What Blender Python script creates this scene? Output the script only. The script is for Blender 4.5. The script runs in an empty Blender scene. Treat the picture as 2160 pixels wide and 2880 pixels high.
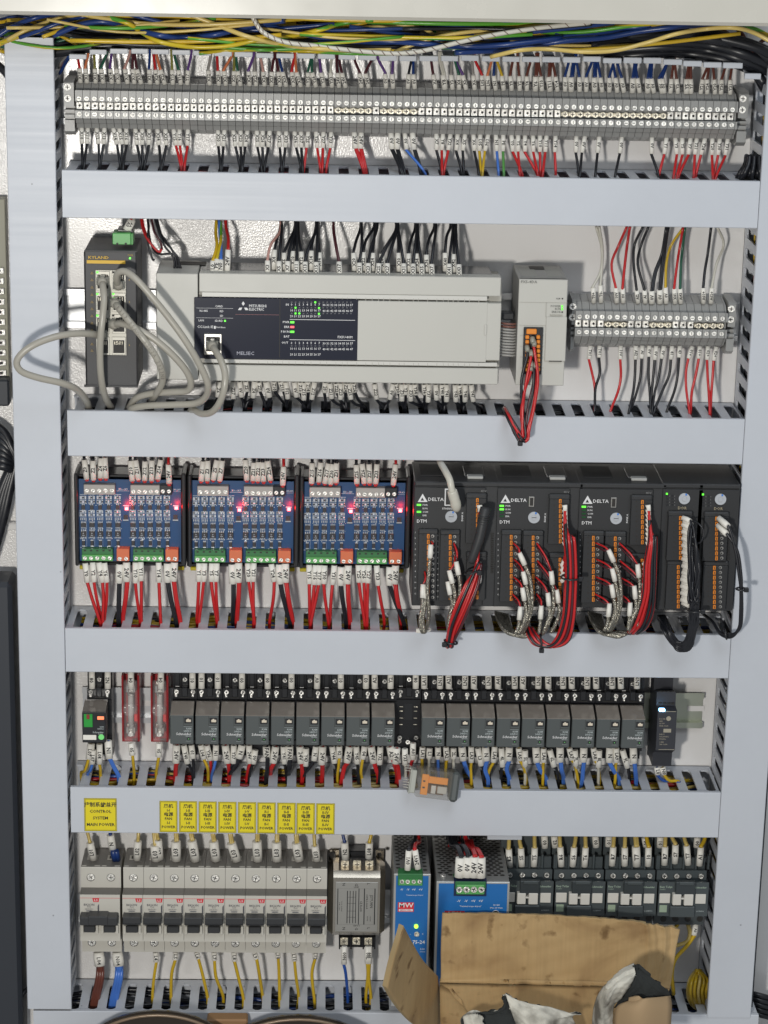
import bpy, bmesh, math, random
import numpy as np
from mathutils import Vector, Matrix
random.seed(7)
sc = bpy.context.scene
COL = sc.collection
# ---------------------------------------------------------------- camera
RC = np.array([[0.9994720900, -0.0255842368, 0.0200246865],
               [0.0119967107, -0.2821696269, -0.9592895186],
               [0.0301930483, 0.9590233305, -0.2817137401]])
TC = np.array([-0.00958444, -0.65248056, 2.0])
FPX = 6732.76
ZOFF = 1.6                                   # the panel's zero height above the floor
CP = -RC.T @ TC                              # camera position
cam = bpy.data.cameras.new('camera')
cam.sensor_fit = 'VERTICAL'; cam.sensor_height = 36; cam.lens = FPX / 2880 * 36
cam.clip_start = 0.05; cam.clip_end = 60
co = bpy.data.objects.new('camera', cam); COL.objects.link(co); sc.camera = co
ax = Matrix(((RC[0][0], -RC[1][0], -RC[2][0]), (RC[0][1], -RC[1][1], -RC[2][1]), (RC[0][2], -RC[1][2], -RC[2][2]))).to_4x4()
ax.translation = Vector((CP[0], CP[1], CP[2] + ZOFF)); co.matrix_world = ax
# ---------------------------------------------------------------- light
wd = bpy.data.worlds.new('World'); sc.world = wd; wd.use_nodes = True
bg = wd.node_tree.nodes['Background']; bg.inputs[0].default_value = (0.92, 0.96, 1.0, 1); bg.inputs[1].default_value = 0.30
def lamp(name, typ, loc, energy, col, size, aim=None):
    l = bpy.data.lights.new(name, typ); l.energy = energy; l.color = col
    if typ == 'AREA': l.size = size
    else: l.shadow_soft_size = size
    o = bpy.data.objects.new(name, l); COL.objects.link(o); o.location = loc
    if aim: o.rotation_euler = (Vector(aim) - Vector(loc)).to_track_quat('-Z', 'Y').to_euler()
    return o
lamp('hand_lamp', 'POINT', (-0.31, -1.75, ZOFF - 0.50), 60, (1.0, 0.965, 0.90), 0.05)
lamp('overhead_fill', 'AREA', (0.4, -1.5, ZOFF + 1.0), 15, (0.86, 0.93, 1.0), 1.0, (0, 0, ZOFF - 0.6))  # unseen soft fill light, added overhead to brighten the duct tops
sc.view_settings.view_transform = 'Standard'; sc.view_settings.look = 'None'; sc.view_settings.exposure = 0
sc.render.resolution_x = 768; sc.render.resolution_y = 1024
try:
    sc.cycles.max_bounces = 6; sc.cycles.transparent_max_bounces = 8; sc.cycles.use_denoising = True; sc.cycles.caustics_refractive = False; sc.cycles.caustics_reflective = False; sc.cycles.sample_clamp_indirect = 4
except Exception: pass

def W(u, v, d=0.0):
    """pixel of the photograph at depth d mm in front of the mounting plate -> point in mm"""
    r = RC.T @ np.array([(u - 1080) / FPX, (v - 1440) / FPX, 1.0])
    t = (-d * 1e-3 - CP[1]) / r[1]
    p = CP + t * r
    return Vector((p[0] * 1e3, -d, p[2] * 1e3))
# ---------------------------------------------------------------- materials
MATS = {}
def mat(name, col, rough=0.45, metal=0.0, spec=0.5, emit=None, es=0, alpha=None, bump=0, bscale=400, trans=0, var=0.0, coat=0):
    if name in MATS: return MATS[name]
    m = bpy.data.materials.new(name); m.use_nodes = True; nt = m.node_tree; b = nt.nodes['Principled BSDF']
    b.inputs['Base Color'].default_value = (*col, 1); b.inputs['Roughness'].default_value = rough
    b.inputs['Metallic'].default_value = metal; b.inputs['Specular IOR Level'].default_value = spec
    b.inputs['Coat Weight'].default_value = coat
    if emit: b.inputs['Emission Color'].default_value = (*emit, 1); b.inputs['Emission Strength'].default_value = es
    if alpha is not None: b.inputs['Alpha'].default_value = alpha
    if trans: b.inputs['Transmission Weight'].default_value = trans
    tc = nt.nodes.new('ShaderNodeTexCoord') if (bump or var) else None
    if bump:
        n = nt.nodes.new('ShaderNodeTexNoise'); n.inputs['Scale'].default_value = bscale; n.inputs['Detail'].default_value = 2
        nt.links.new(tc.outputs['Object'], n.inputs['Vector'])
        bp = nt.nodes.new('ShaderNodeBump'); bp.inputs['Strength'].default_value = 1; bp.inputs['Distance'].default_value = bump
        nt.links.new(n.outputs['Fac'], bp.inputs['Height']); nt.links.new(bp.outputs['Normal'], b.inputs['Normal'])
    if var:
        n = nt.nodes.new('ShaderNodeTexNoise'); n.inputs['Scale'].default_value = 28; n.inputs['Detail'].default_value = 6
        nt.links.new(tc.outputs['Object'], n.inputs['Vector'])
        r = nt.nodes.new('ShaderNodeMapRange'); r.inputs['To Min'].default_value = 1 - var; r.inputs['To Max'].default_value = 1 + var
        nt.links.new(n.outputs['Fac'], r.inputs['Value'])
        mx = nt.nodes.new('ShaderNodeVectorMath'); mx.operation = 'SCALE'; mx.inputs[0].default_value = col
        nt.links.new(r.outputs['Result'], mx.inputs['Scale']); nt.links.new(mx.outputs[0], b.inputs['Base Color'])
        r2 = nt.nodes.new('ShaderNodeMapRange'); r2.inputs['To Min'].default_value = max(0.05, rough - 0.12); r2.inputs['To Max'].default_value = min(1, rough + 0.12)
        nt.links.new(n.outputs['Fac'], r2.inputs['Value']); nt.links.new(r2.outputs['Result'], b.inputs['Roughness'])
    MATS[name] = m; return m
duct_m = mat('duct_plastic', (0.53, 0.555, 0.60), 0.42, spec=0.4)
def scuff(m, col, amt=.05):
    nt = m.node_tree; b = nt.nodes['Principled BSDF']; tc = nt.nodes.new('ShaderNodeTexCoord'); L = nt.links.new
    mp = nt.nodes.new('ShaderNodeMapping'); mp.inputs['Scale'].default_value = (3, 20, 260); n = nt.nodes.new('ShaderNodeTexNoise'); n.inputs['Scale'].default_value = 1; n.inputs['Detail'].default_value = 3
    L(tc.outputs['Object'], mp.inputs[0]); L(mp.outputs[0], n.inputs['Vector'])
    r = nt.nodes.new('ShaderNodeMapRange'); r.inputs['To Min'].default_value = .30; r.inputs['To Max'].default_value = .52; L(n.outputs['Fac'], r.inputs['Value']); L(r.outputs[0], b.inputs['Roughness'])
    n2 = nt.nodes.new('ShaderNodeTexNoise'); n2.inputs['Scale'].default_value = 9; n2.inputs['Detail'].default_value = 9; n2.inputs['Roughness'].default_value = .7; L(tc.outputs['Object'], n2.inputs['Vector'])
    r2 = nt.nodes.new('ShaderNodeMapRange'); r2.inputs['From Min'].default_value = .3; r2.inputs['From Max'].default_value = .7; r2.inputs['To Min'].default_value = 1 - amt; r2.inputs['To Max'].default_value = 1 + amt * .4; L(n2.outputs['Fac'], r2.inputs['Value'])
    v = nt.nodes.new('ShaderNodeTexVoronoi'); v.inputs['Scale'].default_value = 26; L(tc.outputs['Object'], v.inputs['Vector'])
    lt = nt.nodes.new('ShaderNodeMapRange'); lt.inputs['From Min'].default_value = .012; lt.inputs['From Max'].default_value = .03; lt.inputs['To Min'].default_value = .45; lt.inputs['To Max'].default_value = 1; L(v.outputs['Distance'], lt.inputs['Value'])
    mu = nt.nodes.new('ShaderNodeMath'); mu.operation = 'MULTIPLY'; L(r2.outputs[0], mu.inputs[0]); L(lt.outputs[0], mu.inputs[1])
    sc_ = nt.nodes.new('ShaderNodeVectorMath'); sc_.operation = 'SCALE'; sc_.inputs[0].default_value = col; L(mu.outputs[0], sc_.inputs['Scale']); L(sc_.outputs[0], b.inputs['Base Color'])
scuff(duct_m, (0.53, 0.555, 0.60), .045)
plate_m = mat('plate_enamel', (0.79, 0.775, 0.76), 0.24, bump=0.00055, bscale=650, spec=0.9)
def patchy(m):
    nt = m.node_tree; bp = [x for x in nt.nodes if x.type == 'BUMP'][0]; tc = [x for x in nt.nodes if x.type == 'TEX_COORD'][0]
    n = nt.nodes.new('ShaderNodeTexNoise'); n.inputs['Scale'].default_value = 5; r = nt.nodes.new('ShaderNodeMapRange'); r.inputs['From Min'].default_value = .38; r.inputs['From Max'].default_value = .62; r.inputs['To Min'].default_value = .12; r.inputs['To Max'].default_value = 1.0
    sx = nt.nodes.new('ShaderNodeSeparateXYZ'); gx = nt.nodes.new('ShaderNodeMapRange'); gx.inputs['From Min'].default_value = -.15; gx.inputs['From Max'].default_value = .12; gx.inputs['To Min'].default_value = 1; gx.inputs['To Max'].default_value = .22
    mu = nt.nodes.new('ShaderNodeMath'); mu.operation = 'MULTIPLY'
    nt.links.new(tc.outputs['Object'], n.inputs['Vector']); nt.links.new(n.outputs['Fac'], r.inputs['Value']); nt.links.new(tc.outputs['Object'], sx.inputs[0]); nt.links.new(sx.outputs[0], gx.inputs['Value'])
    nt.links.new(r.outputs[0], mu.inputs[0]); nt.links.new(gx.outputs[0], mu.inputs[1]); nt.links.new(mu.outputs[0], bp.inputs['Strength'])
patchy(plate_m)
frame_m = mat('frame_enamel', (0.56, 0.54, 0.48), 0.25, var=0.03)
grey_m = mat('terminal_grey', (0.30, 0.30, 0.29), 0.36, bump=0.0001, bscale=900)
screw_m = mat('screw_steel', (0.95, 0.93, 0.88), 0.36, 1.0, bump=0.0006, bscale=1300)
brass_m = mat('brass', (0.88, 0.82, 0.68), 0.36, 1.0, bump=0.0006, bscale=1300)
hole_m = mat('dark_hole', (0.02, 0.018, 0.016), 0.6)
steel_m = mat('plain_steel', (0.62, 0.60, 0.56), 0.3, 1.0, var=0.08)
rail_m = mat('rail_steel', (0.62, 0.63, 0.64), 0.42, 1.0, var=0.06)
sleeve_m = mat('sleeve_white', (0.78, 0.755, 0.69), 0.5)
ink_m = mat('black_ink', (0.02, 0.02, 0.022), 0.6)
white_ink = mat('white_ink', (0.72, 0.72, 0.72), 0.5)
black_m = mat('black_plastic', (0.017, 0.018, 0.021), 0.35, bump=0.00008, bscale=800)
WC = {'k': ('black', (0.012, 0.013, 0.017)), 'r': ('red', (0.50, 0.018, 0.020)), 'y': ('yellow', (0.56, 0.37, 0.02)), 'b': ('blue', (0.018, 0.075, 0.33)),
      'l': ('light blue', (0.06, 0.17, 0.55)), 'g': ('green', (0.09, 0.30, 0.07)), 'n': ('brown', (0.13, 0.04, 0.028)), 'o': ('orange', (0.62, 0.19, 0.08)),
      'w': ('white', (0.55, 0.53, 0.46)), 'd': ('dark green', (0.02, 0.10, 0.06)), 'v': ('violet', (0.11, 0.05, 0.20)), 'e': ('grey', (0.28, 0.26, 0.24)),
      'p': ('pink', (0.50, 0.28, 0.24)), 'm': ('maroon', (0.07, 0.016, 0.022)), 'c': ('cream yellow', (0.60, 0.45, 0.14)), 'a': ('dark blue', (0.010, 0.036, 0.16)),
      's': ('silver braided', (0.50, 0.48, 0.43)), 'u': ('olive', (0.22, 0.21, 0.05))}
def wmat(c):
    if c == 's':
        m = mat('wire_braid', (0.34, 0.32, 0.27), 0.30, 0.9); nt = m.node_tree
        if len(nt.nodes) < 4:
            tc = nt.nodes.new('ShaderNodeTexCoord'); n = nt.nodes.new('ShaderNodeTexVoronoi'); n.inputs['Scale'].default_value = 900
            nt.links.new(tc.outputs['Object'], n.inputs['Vector']); bp = nt.nodes.new('ShaderNodeBump'); bp.inputs['Distance'].default_value = 0.0006
            nt.links.new(n.outputs['Distance'], bp.inputs['Height']); nt.links.new(bp.outputs['Normal'], nt.nodes['Principled BSDF'].inputs['Normal'])
        return m
    return mat('wire_' + WC[c][0].replace(' ', '_'), WC[c][1], 0.3 if c != 'k' else 0.36, spec=0.5)
# ---------------------------------------------------------------- mesh builder (mm)
TXT = {}
def text_mesh(s, res=2, bold=.012):
    res_ = res; res = (res, bold)
    if (s, res) in TXT: return TXT[(s, res)]
    cu = bpy.data.curves.new('t', 'FONT'); cu.body = s; cu.size = 1; cu.resolution_u = res_; cu.offset = bold; cu.align_x = 'CENTER'; cu.align_y = 'CENTER'
    o = bpy.data.objects.new('t', cu)
    me = bpy.data.meshes.new_from_object(o)
    v = [tuple(x.co)[:2] for x in me.vertices]; f = [tuple(p.vertices) for p in me.polygons]
    bpy.data.objects.remove(o); bpy.data.curves.remove(cu); bpy.data.meshes.remove(me)
    TXT[(s, res)] = (v, f); return v, f
class MB:
    def __init__(s): s.v = []; s.f = []; s.m = []; s.sm = []; s.mats = []
    def mi(s, m):
        if m not in s.mats: s.mats.append(m)
        return s.mats.index(m)
    def add(s, vs, fs, m, smooth=False):
        b = len(s.v); k = s.mi(m); s.v += [tuple(x) for x in vs]
        for f in fs: s.f.append(tuple(b + i for i in f)); s.m.append(k); s.sm.append(smooth)
        return s
    def box(s, x0, x1, y0, y1, z0, z1, m, b=0.0):
        if x0 > x1: x0, x1 = x1, x0
        if y0 > y1: y0, y1 = y1, y0
        if z0 > z1: z0, z1 = z1, z0
        if b <= 0:
            vs = [(x, y, z) for x in (x0, x1) for y in (y0, y1) for z in (z0, z1)]
            return s.add(vs, [(0, 1, 3, 2), (4, 6, 7, 5), (0, 4, 5, 1), (2, 3, 7, 6), (0, 2, 6, 4), (1, 5, 7, 3)], m)
        b = min(b, (x1 - x0) / 2.1, (y1 - y0) / 2.1, (z1 - z0) / 2.1)
        vs = []; ix = {}
        for i, x in enumerate((x0, x1)):
            for j, y in enumerate((y0, y1)):
                for k, z in enumerate((z0, z1)):
                    sx, sy, sz = (1 - 2 * i) * b, (1 - 2 * j) * b, (1 - 2 * k) * b
                    for a, c in (('x', (x, y + sy, z + sz)), ('y', (x + sx, y, z + sz)), ('z', (x + sx, y + sy, z))):
                        ix[(i, j, k, a)] = len(vs); vs.append(c)
        F = []; g = lambda *k: ix[k]
        for i in (0, 1):
            q = [g(i, 0, 0, 'x'), g(i, 0, 1, 'x'), g(i, 1, 1, 'x'), g(i, 1, 0, 'x')]; F.append(q if i == 0 else q[::-1])
            q = [g(0, i, 0, 'y'), g(1, i, 0, 'y'), g(1, i, 1, 'y'), g(0, i, 1, 'y')]; F.append(q if i == 0 else q[::-1])
            q = [g(0, 0, i, 'z'), g(0, 1, i, 'z'), g(1, 1, i, 'z'), g(1, 0, i, 'z')]; F.append(q if i == 0 else q[::-1])
        for i in (0, 1):
            for j in (0, 1):
                F += [[g(i, j, 0, 'x'), g(i, j, 1, 'x'), g(i, j, 1, 'y'), g(i, j, 0, 'y')], [g(i, 0, j, 'x'), g(i, 1, j, 'x'), g(i, 1, j, 'z'), g(i, 0, j, 'z')],
                      [g(0, i, j, 'y'), g(1, i, j, 'y'), g(1, i, j, 'z'), g(0, i, j, 'z')]]
                for k in (0, 1): F.append([g(i, j, k, 'x'), g(i, j, k, 'y'), g(i, j, k, 'z')])
        return s.add(vs, F, m)
    def prism(s, prof, x0, x1, m, axis='x'):
        """prof: closed outline. axis x: (y,z) points swept along x; axis y: (x,z) swept along y; axis z: (x,y) along z"""
        n = len(prof)
        P = {'x': lambda a, b, t: (t, a, b), 'y': lambda a, b, t: (a, t, b), 'z': lambda a, b, t: (a, b, t)}[axis]
        vs = [P(a, b, t) for t in (x0, x1) for a, b in prof]
        return s.add(vs, [tuple(range(n)), tuple(range(2 * n - 1, n - 1, -1))] + [(i, (i + 1) % n, n + (i + 1) % n, n + i) for i in range(n)], m)
    def tube(s, pts, r, m, n=8, cap=True, flat=1.0):
        pts = [Vector(p) for p in pts]; rs = r if isinstance(r, (list, tuple)) else [r] * len(pts)
        t0 = (pts[1] - pts[0]).normalized(); up = Vector((0, -1, 0)) if abs(t0.y) < 0.9 else Vector((1, 0, 0))
        vs = []
        for i, p in enumerate(pts):
            t = (pts[min(i + 1, len(pts) - 1)] - pts[max(i - 1, 0)]).normalized()
            sd = t.cross(up)
            if sd.length < 1e-6: sd = t.orthogonal()
            sd.normalize(); up = sd.cross(t).normalized()
            for k in range(n):
                a = 2 * math.pi * k / n; vs.append(p + sd * (math.cos(a) * rs[i]) + up * (math.sin(a) * rs[i] * flat))
        L = len(pts); F = [(i * n + k, i * n + (k + 1) % n, (i + 1) * n + (k + 1) % n, (i + 1) * n + k) for i in range(L - 1) for k in range(n)]
        s.add(vs, F, m, True)
        if cap:
            b = len(s.v) - len(vs); k = s.mi(m)
            s.f.append(tuple(b + j for j in range(n))[::-1]); s.m.append(k); s.sm.append(False)
            s.f.append(tuple(b + (L - 1) * n + j for j in range(n))); s.m.append(k); s.sm.append(False)
        return s
    def cyl(s, c, r, h, m, axis='y', n=14, r2=None):
        c = Vector(c); d = {'x': Vector((1, 0, 0)), 'y': Vector((0, -1, 0)), 'z': Vector((0, 0, 1))}[axis] if isinstance(axis, str) else Vector(axis).normalized()
        return s.tube([c, c + d * h], [r, r if r2 is None else r2], m, n)
    def text(s, t, c, size, m, right=(1, 0, 0), normal=(0, -1, 0), align='C', res=2, sx=1.0, bold=.012):
        v, f = text_mesh(t, res, bold); R = Vector(right).normalized(); N = Vector(normal).normalized(); U = N.cross(R).normalized(); c = Vector(c)
        if not v: return s
        xs = [a[0] for a in v]; off = 0 if align == 'C' else (-min(xs) if align == 'L' else -max(xs))
        # the mesh front must face along N: R x U = N
        return s.add([c + R * ((a + off) * size * sx) + U * (b * size) for a, b in v], f, m)
    def build(s, name, parent=None, org=(0, 0, 0)):
        me = bpy.data.meshes.new(name); o3 = Vector(org)
        me.from_pydata([((x - o3.x) * 1e-3, (y - o3.y) * 1e-3, (z - o3.z) * 1e-3) for x, y, z in s.v], [], s.f)
        for m in s.mats: me.materials.append(m)
        me.polygons.foreach_set('material_index', s.m); me.polygons.foreach_set('use_smooth', s.sm)
        bm = bmesh.new(); bm.from_mesh(me); bmesh.ops.recalc_face_normals(bm, faces=bm.faces); bm.to_mesh(me); bm.free()
        me.update(); o = bpy.data.objects.new(name, me); COL.objects.link(o)
        if parent is not None: o.parent = parent
        else: o.location = (o3.x * 1e-3, o3.y * 1e-3, o3.z * 1e-3 + ZOFF)
        return o

def tag(o, label=None, cat=None, group=None, kind=None):
    if label: o['label'] = label
    if cat: o['category'] = cat
    if group: o['group'] = group
    if kind: o['kind'] = kind
    return o
ALLT = []
def thing(name, label, cat, loc=(0, 0, 0), group=None):
    o = bpy.data.objects.new(name, None); COL.objects.link(o); o.location = (loc[0] * 1e-3, loc[1] * 1e-3, loc[2] * 1e-3 + ZOFF)
    o.empty_display_size = 0.01; tag(o, label, cat, group); ALLT.append(o); return o
def dup(root, loc, label, rot=None):
    r = root.copy(); COL.objects.link(r); r.location = (loc[0] * 1e-3, loc[1] * 1e-3, loc[2] * 1e-3 + ZOFF); r['label'] = label; ALLT.append(r)
    if rot is not None: r.rotation_euler = rot
    for ch in root.children:
        c = ch.copy(); COL.objects.link(c); c.parent = r
        for g in ch.children:
            d = g.copy(); COL.objects.link(d); d.parent = c
    return r
def spline(P, n=5):
    """smooth curve through the points"""
    P = [Vector(p) for p in P]
    if len(P) < 3: return P
    out = []
    Q = [P[0] * 2 - P[1]] + P + [P[-1] * 2 - P[-2]]
    for i in range(1, len(Q) - 2):
        a, b, c, d = Q[i - 1:i + 3]
        for k in range(n):
            t = k / n; out.append(0.5 * ((2 * b) + (c - a) * t + (2 * a - 5 * b + 4 * c - d) * t * t + (3 * b - a - 3 * c + d) * t ** 3))
    return out + [P[-1]]
ORD = 'first second third fourth fifth sixth seventh eighth ninth tenth eleventh twelfth thirteenth fourteenth fifteenth sixteenth seventeenth eighteenth nineteenth'.split()
TEN = {2: 'twent', 3: 'thirt', 4: 'fort', 5: 'fift', 6: 'sixt', 7: 'sevent', 8: 'eight', 9: 'ninet'}
def ordw(n):
    if n < 20: return ORD[n - 1]
    t, u = divmod(n, 10); return TEN[t] + ('ieth' if u == 0 else 'y-' + ORD[u - 1])
# ---------------------------------------------------------------- wires
def wire(pts, c, r=1.05, slv=None, text='', label='', group=None, sr=1.75, slen=None, end='wire', n=4, rot=0, name='wire', extra=(), cat='wire', sm=None, tsize=3.1):
    """pts in mm; the sleeve sits on the first len slv (mm) of the path. extra: x offsets of parallel wires in the same sleeve"""
    pts = [Vector(q) for q in pts]
    if slv: pts = [pts[0], pts[0].lerp(pts[1], .5), pts[1], pts[1] + (pts[1] - pts[0]).normalized() * 1.5] + pts[2:]
    P = spline(pts, n); mb = MB(); m = wmat(c); mb.tube(P, r, m, 6)
    for dx, dy in extra:
        mb.tube([Vector((p.x + dx * min(1, i / 3), p.y + dy * min(1, i / 3), p.z)) for i, p in enumerate(P)], r, m, 6)
    o = mb.build(name, None, P[0]); tag(o, label, cat, group); ALLT.append(o); o['colour'] = WC[c][0]; o['mark'] = text
    if slv:
        a = P[0]; d = Vector(pts[1]) - Vector(pts[0]); L = slv + .6; d.normalize()
        sb = MB(); b = a + d * L; flat = 0.8
        sb.tube([a, a + d * (L * 0.5), b], [sr, sr * 1.02, sr * 0.98], sm or sleeve_m, 10, True, flat)
        so = sb.build('marker_sleeve', o, P[0])
        if text:
            tb = MB(); nrm = Vector((0, -1, 0)); nrm = (nrm - d * nrm.dot(d)).normalized(); cc = a + d * (L * 0.52) + nrm * (sr * flat + 0.12)
            rr = d if rot == 0 else -d
            tb.text(text, cc, tsize * 1.08, ink_m, rr, nrm, res=1, bold=.03); tb.build('lettering', so, P[0])
    return o
BUN = []
# ================================================================ structure
HD = 69.0
pl = MB(); pl.box(-420, 470, 0, 3, W(1080, -60, 0).z, W(1080, 3000, 0).z, plate_m)
po = pl.build('mounting_plate'); tag(po, kind='structure', label='glossy off white enamelled mounting plate behind all the devices')
bk = MB(); bk.box(-900, 900, 60, 63, -1500, 400, mat('cabinet_back', (0.35, 0.36, 0.37), 0.5)); tag(bk.build('back_wall'), kind='structure')
# top cross bar of the cabinet frame
za, zb = W(0, 41, 120).z, W(2160, 75, 120).z
fb = MB()
for i in range(1):
    x0, x1 = W(-80, 20, 120).x, W(2240, 20, 120).x
    sl = (zb - za) / (W(2160, 75, 120).x - W(0, 41, 120).x)
    z0, z1 = za + sl * (x0 - W(0, 41, 120).x), za + sl * (x1 - W(0, 41, 120).x)
    prof = [(-40, 0), (-117, 0), (-120, 3), (-120, 48), (-116, 52), (-40, 52)]
    vs = [(x0, y, z0 + z) for y, z in prof] + [(x1, y, z1 + z) for y, z in prof]; n = len(prof)
    fb.add(vs, [tuple(range(n)), tuple(range(2 * n - 1, n - 1, -1))] + [(i, (i + 1) % n, n + (i + 1) % n, n + i) for i in range(n)], frame_m)
tag(fb.build('cross_bar', None, (0, -80, zb)), 'cream enamelled cross bar of the cabinet frame above all the wiring', 'frame bar')

PITCH = (W(1930, 500, 60).x - W(283, 470, 60).x) / 29
def comb(a0, a1, phase, lo, thick, direction, mb, mtl, slotw=8.8, skip=None):
    """finger wall of a wiring duct. runs along a (x or z); thickness between lo and lo+thick on the other axis"""
    def pr(poly):
        if direction == 'x': mb.prism(poly, lo, lo + thick, mtl, 'z')          # poly (x,y), swept along z
        else: mb.prism([(y, a) for a, y in poly], lo, lo + thick, mtl, 'x')    # (y,z) swept along x
    pr([(a0, 0), (a1, 0), (a1, -11), (a0, -11)])
    k = math.ceil((a0 - phase) / PITCH) - 1; h = slotw / 2
    while phase + k * PITCH < a1:
        l, r = phase + k * PITCH, phase + (k + 1) * PITCH; k += 1
        L, R = max(a0, l + h), min(a1, r - h)
        if R - L < 1: continue
        tl, tr = max(a0, l + 1.3), min(a1, r - 1.3)
        pr([(max(a0, L - 2.0) if l >= a0 else L, -11), (L, -14), (L, -59), (tl, -61.5), (tl, -64), (L + 0.5, -65), (L + .5, -66.5), (R - 0.5, -66.5), (R - .5, -65), (tr, -64), (tr, -61.5), (R, -59), (R, -14), (min(a1, R + 2.0) if r <= a1 else R, -11)][::-1])
def hduct(label, x0, x1, zt, zb, phase, lid=True):
    t = thing('wiring_duct', label, 'cable duct', ((x0 + x1) / 2, 0, zb), 'horizontal cable ducts'); o = ((x0 + x1) / 2, 0, zb)
    m = MB(); m.box(x0, x1, 0, -1.6, zb + 1.6, zt - 1.6, duct_m); m.build('duct_floor', t, o)
    for nm, lo in (('slotted_wall', zt - 3.2), ('slotted_wall', zb + 1.6)):
        m = MB(); comb(x0, x1, phase, lo, 1.6, 'x', m, duct_m); m.build(nm, t, o)
    if lid:
        m = MB(); m.prism([(-HD + 4.5, zt), (-HD + .6, zt), (-HD, zt - .6), (-HD, zb + .6), (-HD + .6, zb), (-HD + 4.5, zb), (-HD + 4.5, zb + 1.3), (-HD + 1.6, zb + 1.3), (-HD + 1.6, zt - 1.3), (-HD + 4.5, zt - 1.3)], x0, x1, duct_m)
        m.build('duct_lid', t, o)
    return t
def zt_zb(p): return [sum(W(*q, HD).z for q in g) / len(g) for g in p]
XL1, XR0 = -262.9, 337.1
HDU = []
for i, (lab, xl, T, B, ph) in enumerate([
        ('blue grey cable duct right below the long top terminal strip', 175, -361.1, -401.7, (283, 470)),
        ('blue grey cable duct between the beige controller row and the blue circuit boards', 190, -570.8, -612.0, (750.4, 1165)),
        ('blue grey cable duct between the blue circuit boards and the plug-in relays', 184, -771.8, -813.3, (273, 1765)),
        ('blue grey cable duct carrying the yellow stickers above the circuit breakers', 199, -925.3, -970.3, (317, 2215)),
        ('lowest blue grey cable duct, under the circuit breakers at the bottom edge', 94, -1152.5, -1196, (260, 2845))]):
    zm = (T + B) / 2; v = [543, 1222, 1827, 2280, 2860][i]
    x0 = W(xl, v, HD).x; x1 = XR0 - 0.4 if i < 4 else W(2134, 2855, HD).x
    HDU.append((x0, x1, T, B)); hduct(lab, x0, x1, T, B, W(*ph, 60).x)
def vduct(label, x0, x1, zt, zb, phase):
    cx = (x0 + x1) / 2; o = (cx, 0, zb); t = thing('wiring_duct', label, 'cable duct', o, 'upright cable ducts')
    m = MB(); m.box(x0 + 1.6, x1 - 1.6, 0, -1.6, zb, zt, duct_m); m.build('duct_floor', t, o)
    for lo in (x0 + 1.6, x1 - 3.2):
        m = MB(); comb(zb, zt, phase, lo, 1.6, 'z', m, duct_m); m.build('slotted_wall', t, o)
    m = MB(); h = HD + 1.2
    m.prism([(x0, -h + 5), (x0, -h + .6), (x0 + .6, -h), (x1 - .6, -h), (x1, -h + .6), (x1, -h + 5), (x1 - 1.3, -h + 5), (x1 - 1.3, -h + 1.6), (x0 + 1.3, -h + 1.6), (x0 + 1.3, -h + 5)], zb, zt, duct_m, 'z')
    m.build('duct_lid', t, o)
vduct('broad upright cable duct along the left side of the panel', -303.9, XL1, W(80, 105, HD).z, W(140, 2836, HD).z, W(163, 648, 62).z)
vduct('upright cable duct along the right side of the panel', XR0, 378.7, W(2156, 184, HD).z, W(2050, 2860, HD).z, W(2120, 682, 62).z)
print('PITCH', PITCH, 'px/mm', 1 / (W(1081, 1440, 0).x - W(1080, 1440, 0).x))
for d in ((70.4, 1400, 2060, 70), (21.4, 1000, 300, 45), (57, 800, 2500, 60)): print((W(d[1] + d[0], d[2], d[3]).x - W(*d[1:]).x))
# ================================================================ rows of wires
def Wz(u, z, d):
    """point at depth d and height z that shows at column u"""
    v = 1440.0
    for _ in range(3):
        a = W(u, v, d); b = W(u, v + 10, d); v += (z - a.z) / (b.z - a.z) * 10
    return W(u, v, d)
RND = random.Random(3)
WNAME = ['signal_wire']
def run(spec, x0, y0, k, where, group, deps, r=1.25, sr=1.75, endz=None, ts=3.1, thick='', cat='wire', rot=0):
    """spec lines: mark colour x y x y ... in photograph columns/rows (zoomed by k from x0,y0); deps = depths along the path.
    endz: (z, depth): last point is moved into the duct at that height"""
    for ln in spec.strip().splitlines():
        w = ln.split(); tx = w[0].replace('_', ''); c = w[1]; q = [float(a) for a in w[2:]]
        pts = [(x0 + q[i] / k, y0 + q[i + 1] / k) for i in range(0, len(q) - 1, 2)]
        n = len(pts); nslots = []
        for i, (u, v) in enumerate(pts):
            t = i / (n - 1) * (len(deps) - 1); a = int(min(t, len(deps) - 2)); d = deps[a] + (deps[a + 1] - deps[a]) * (t - a)
            if i == 1: d = deps[1]
            nslots.append(W(u, v, d + RND.uniform(-.6, .6)))
        if endz:
            z, de, dirn = endz
            e = Wz(pts[-1][0], z, de + RND.uniform(-5, 5)); nslots[-1] = e
            nslots.append(Vector((e.x + RND.uniform(-2, 2), e.y + 4, e.z + dirn * 16)))
        L = (nslots[1] - nslots[0]).length
        ex = ()
        big = len(c) > 1; c0 = c[0]
        if big: ex = ((1.3, 0.5),)
        wire(nslots, c0, r, L if w[0] != '_' else None, tx, '%s wire%s %s' % (WC[c0][0], (' sleeved ' + tx) if tx else '', where), group, sr * (1.25 if big else 1), extra=ex, tsize=ts * (1.15 if big else 1), cat=cat, rot=rot, name=WNAME[0])
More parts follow.
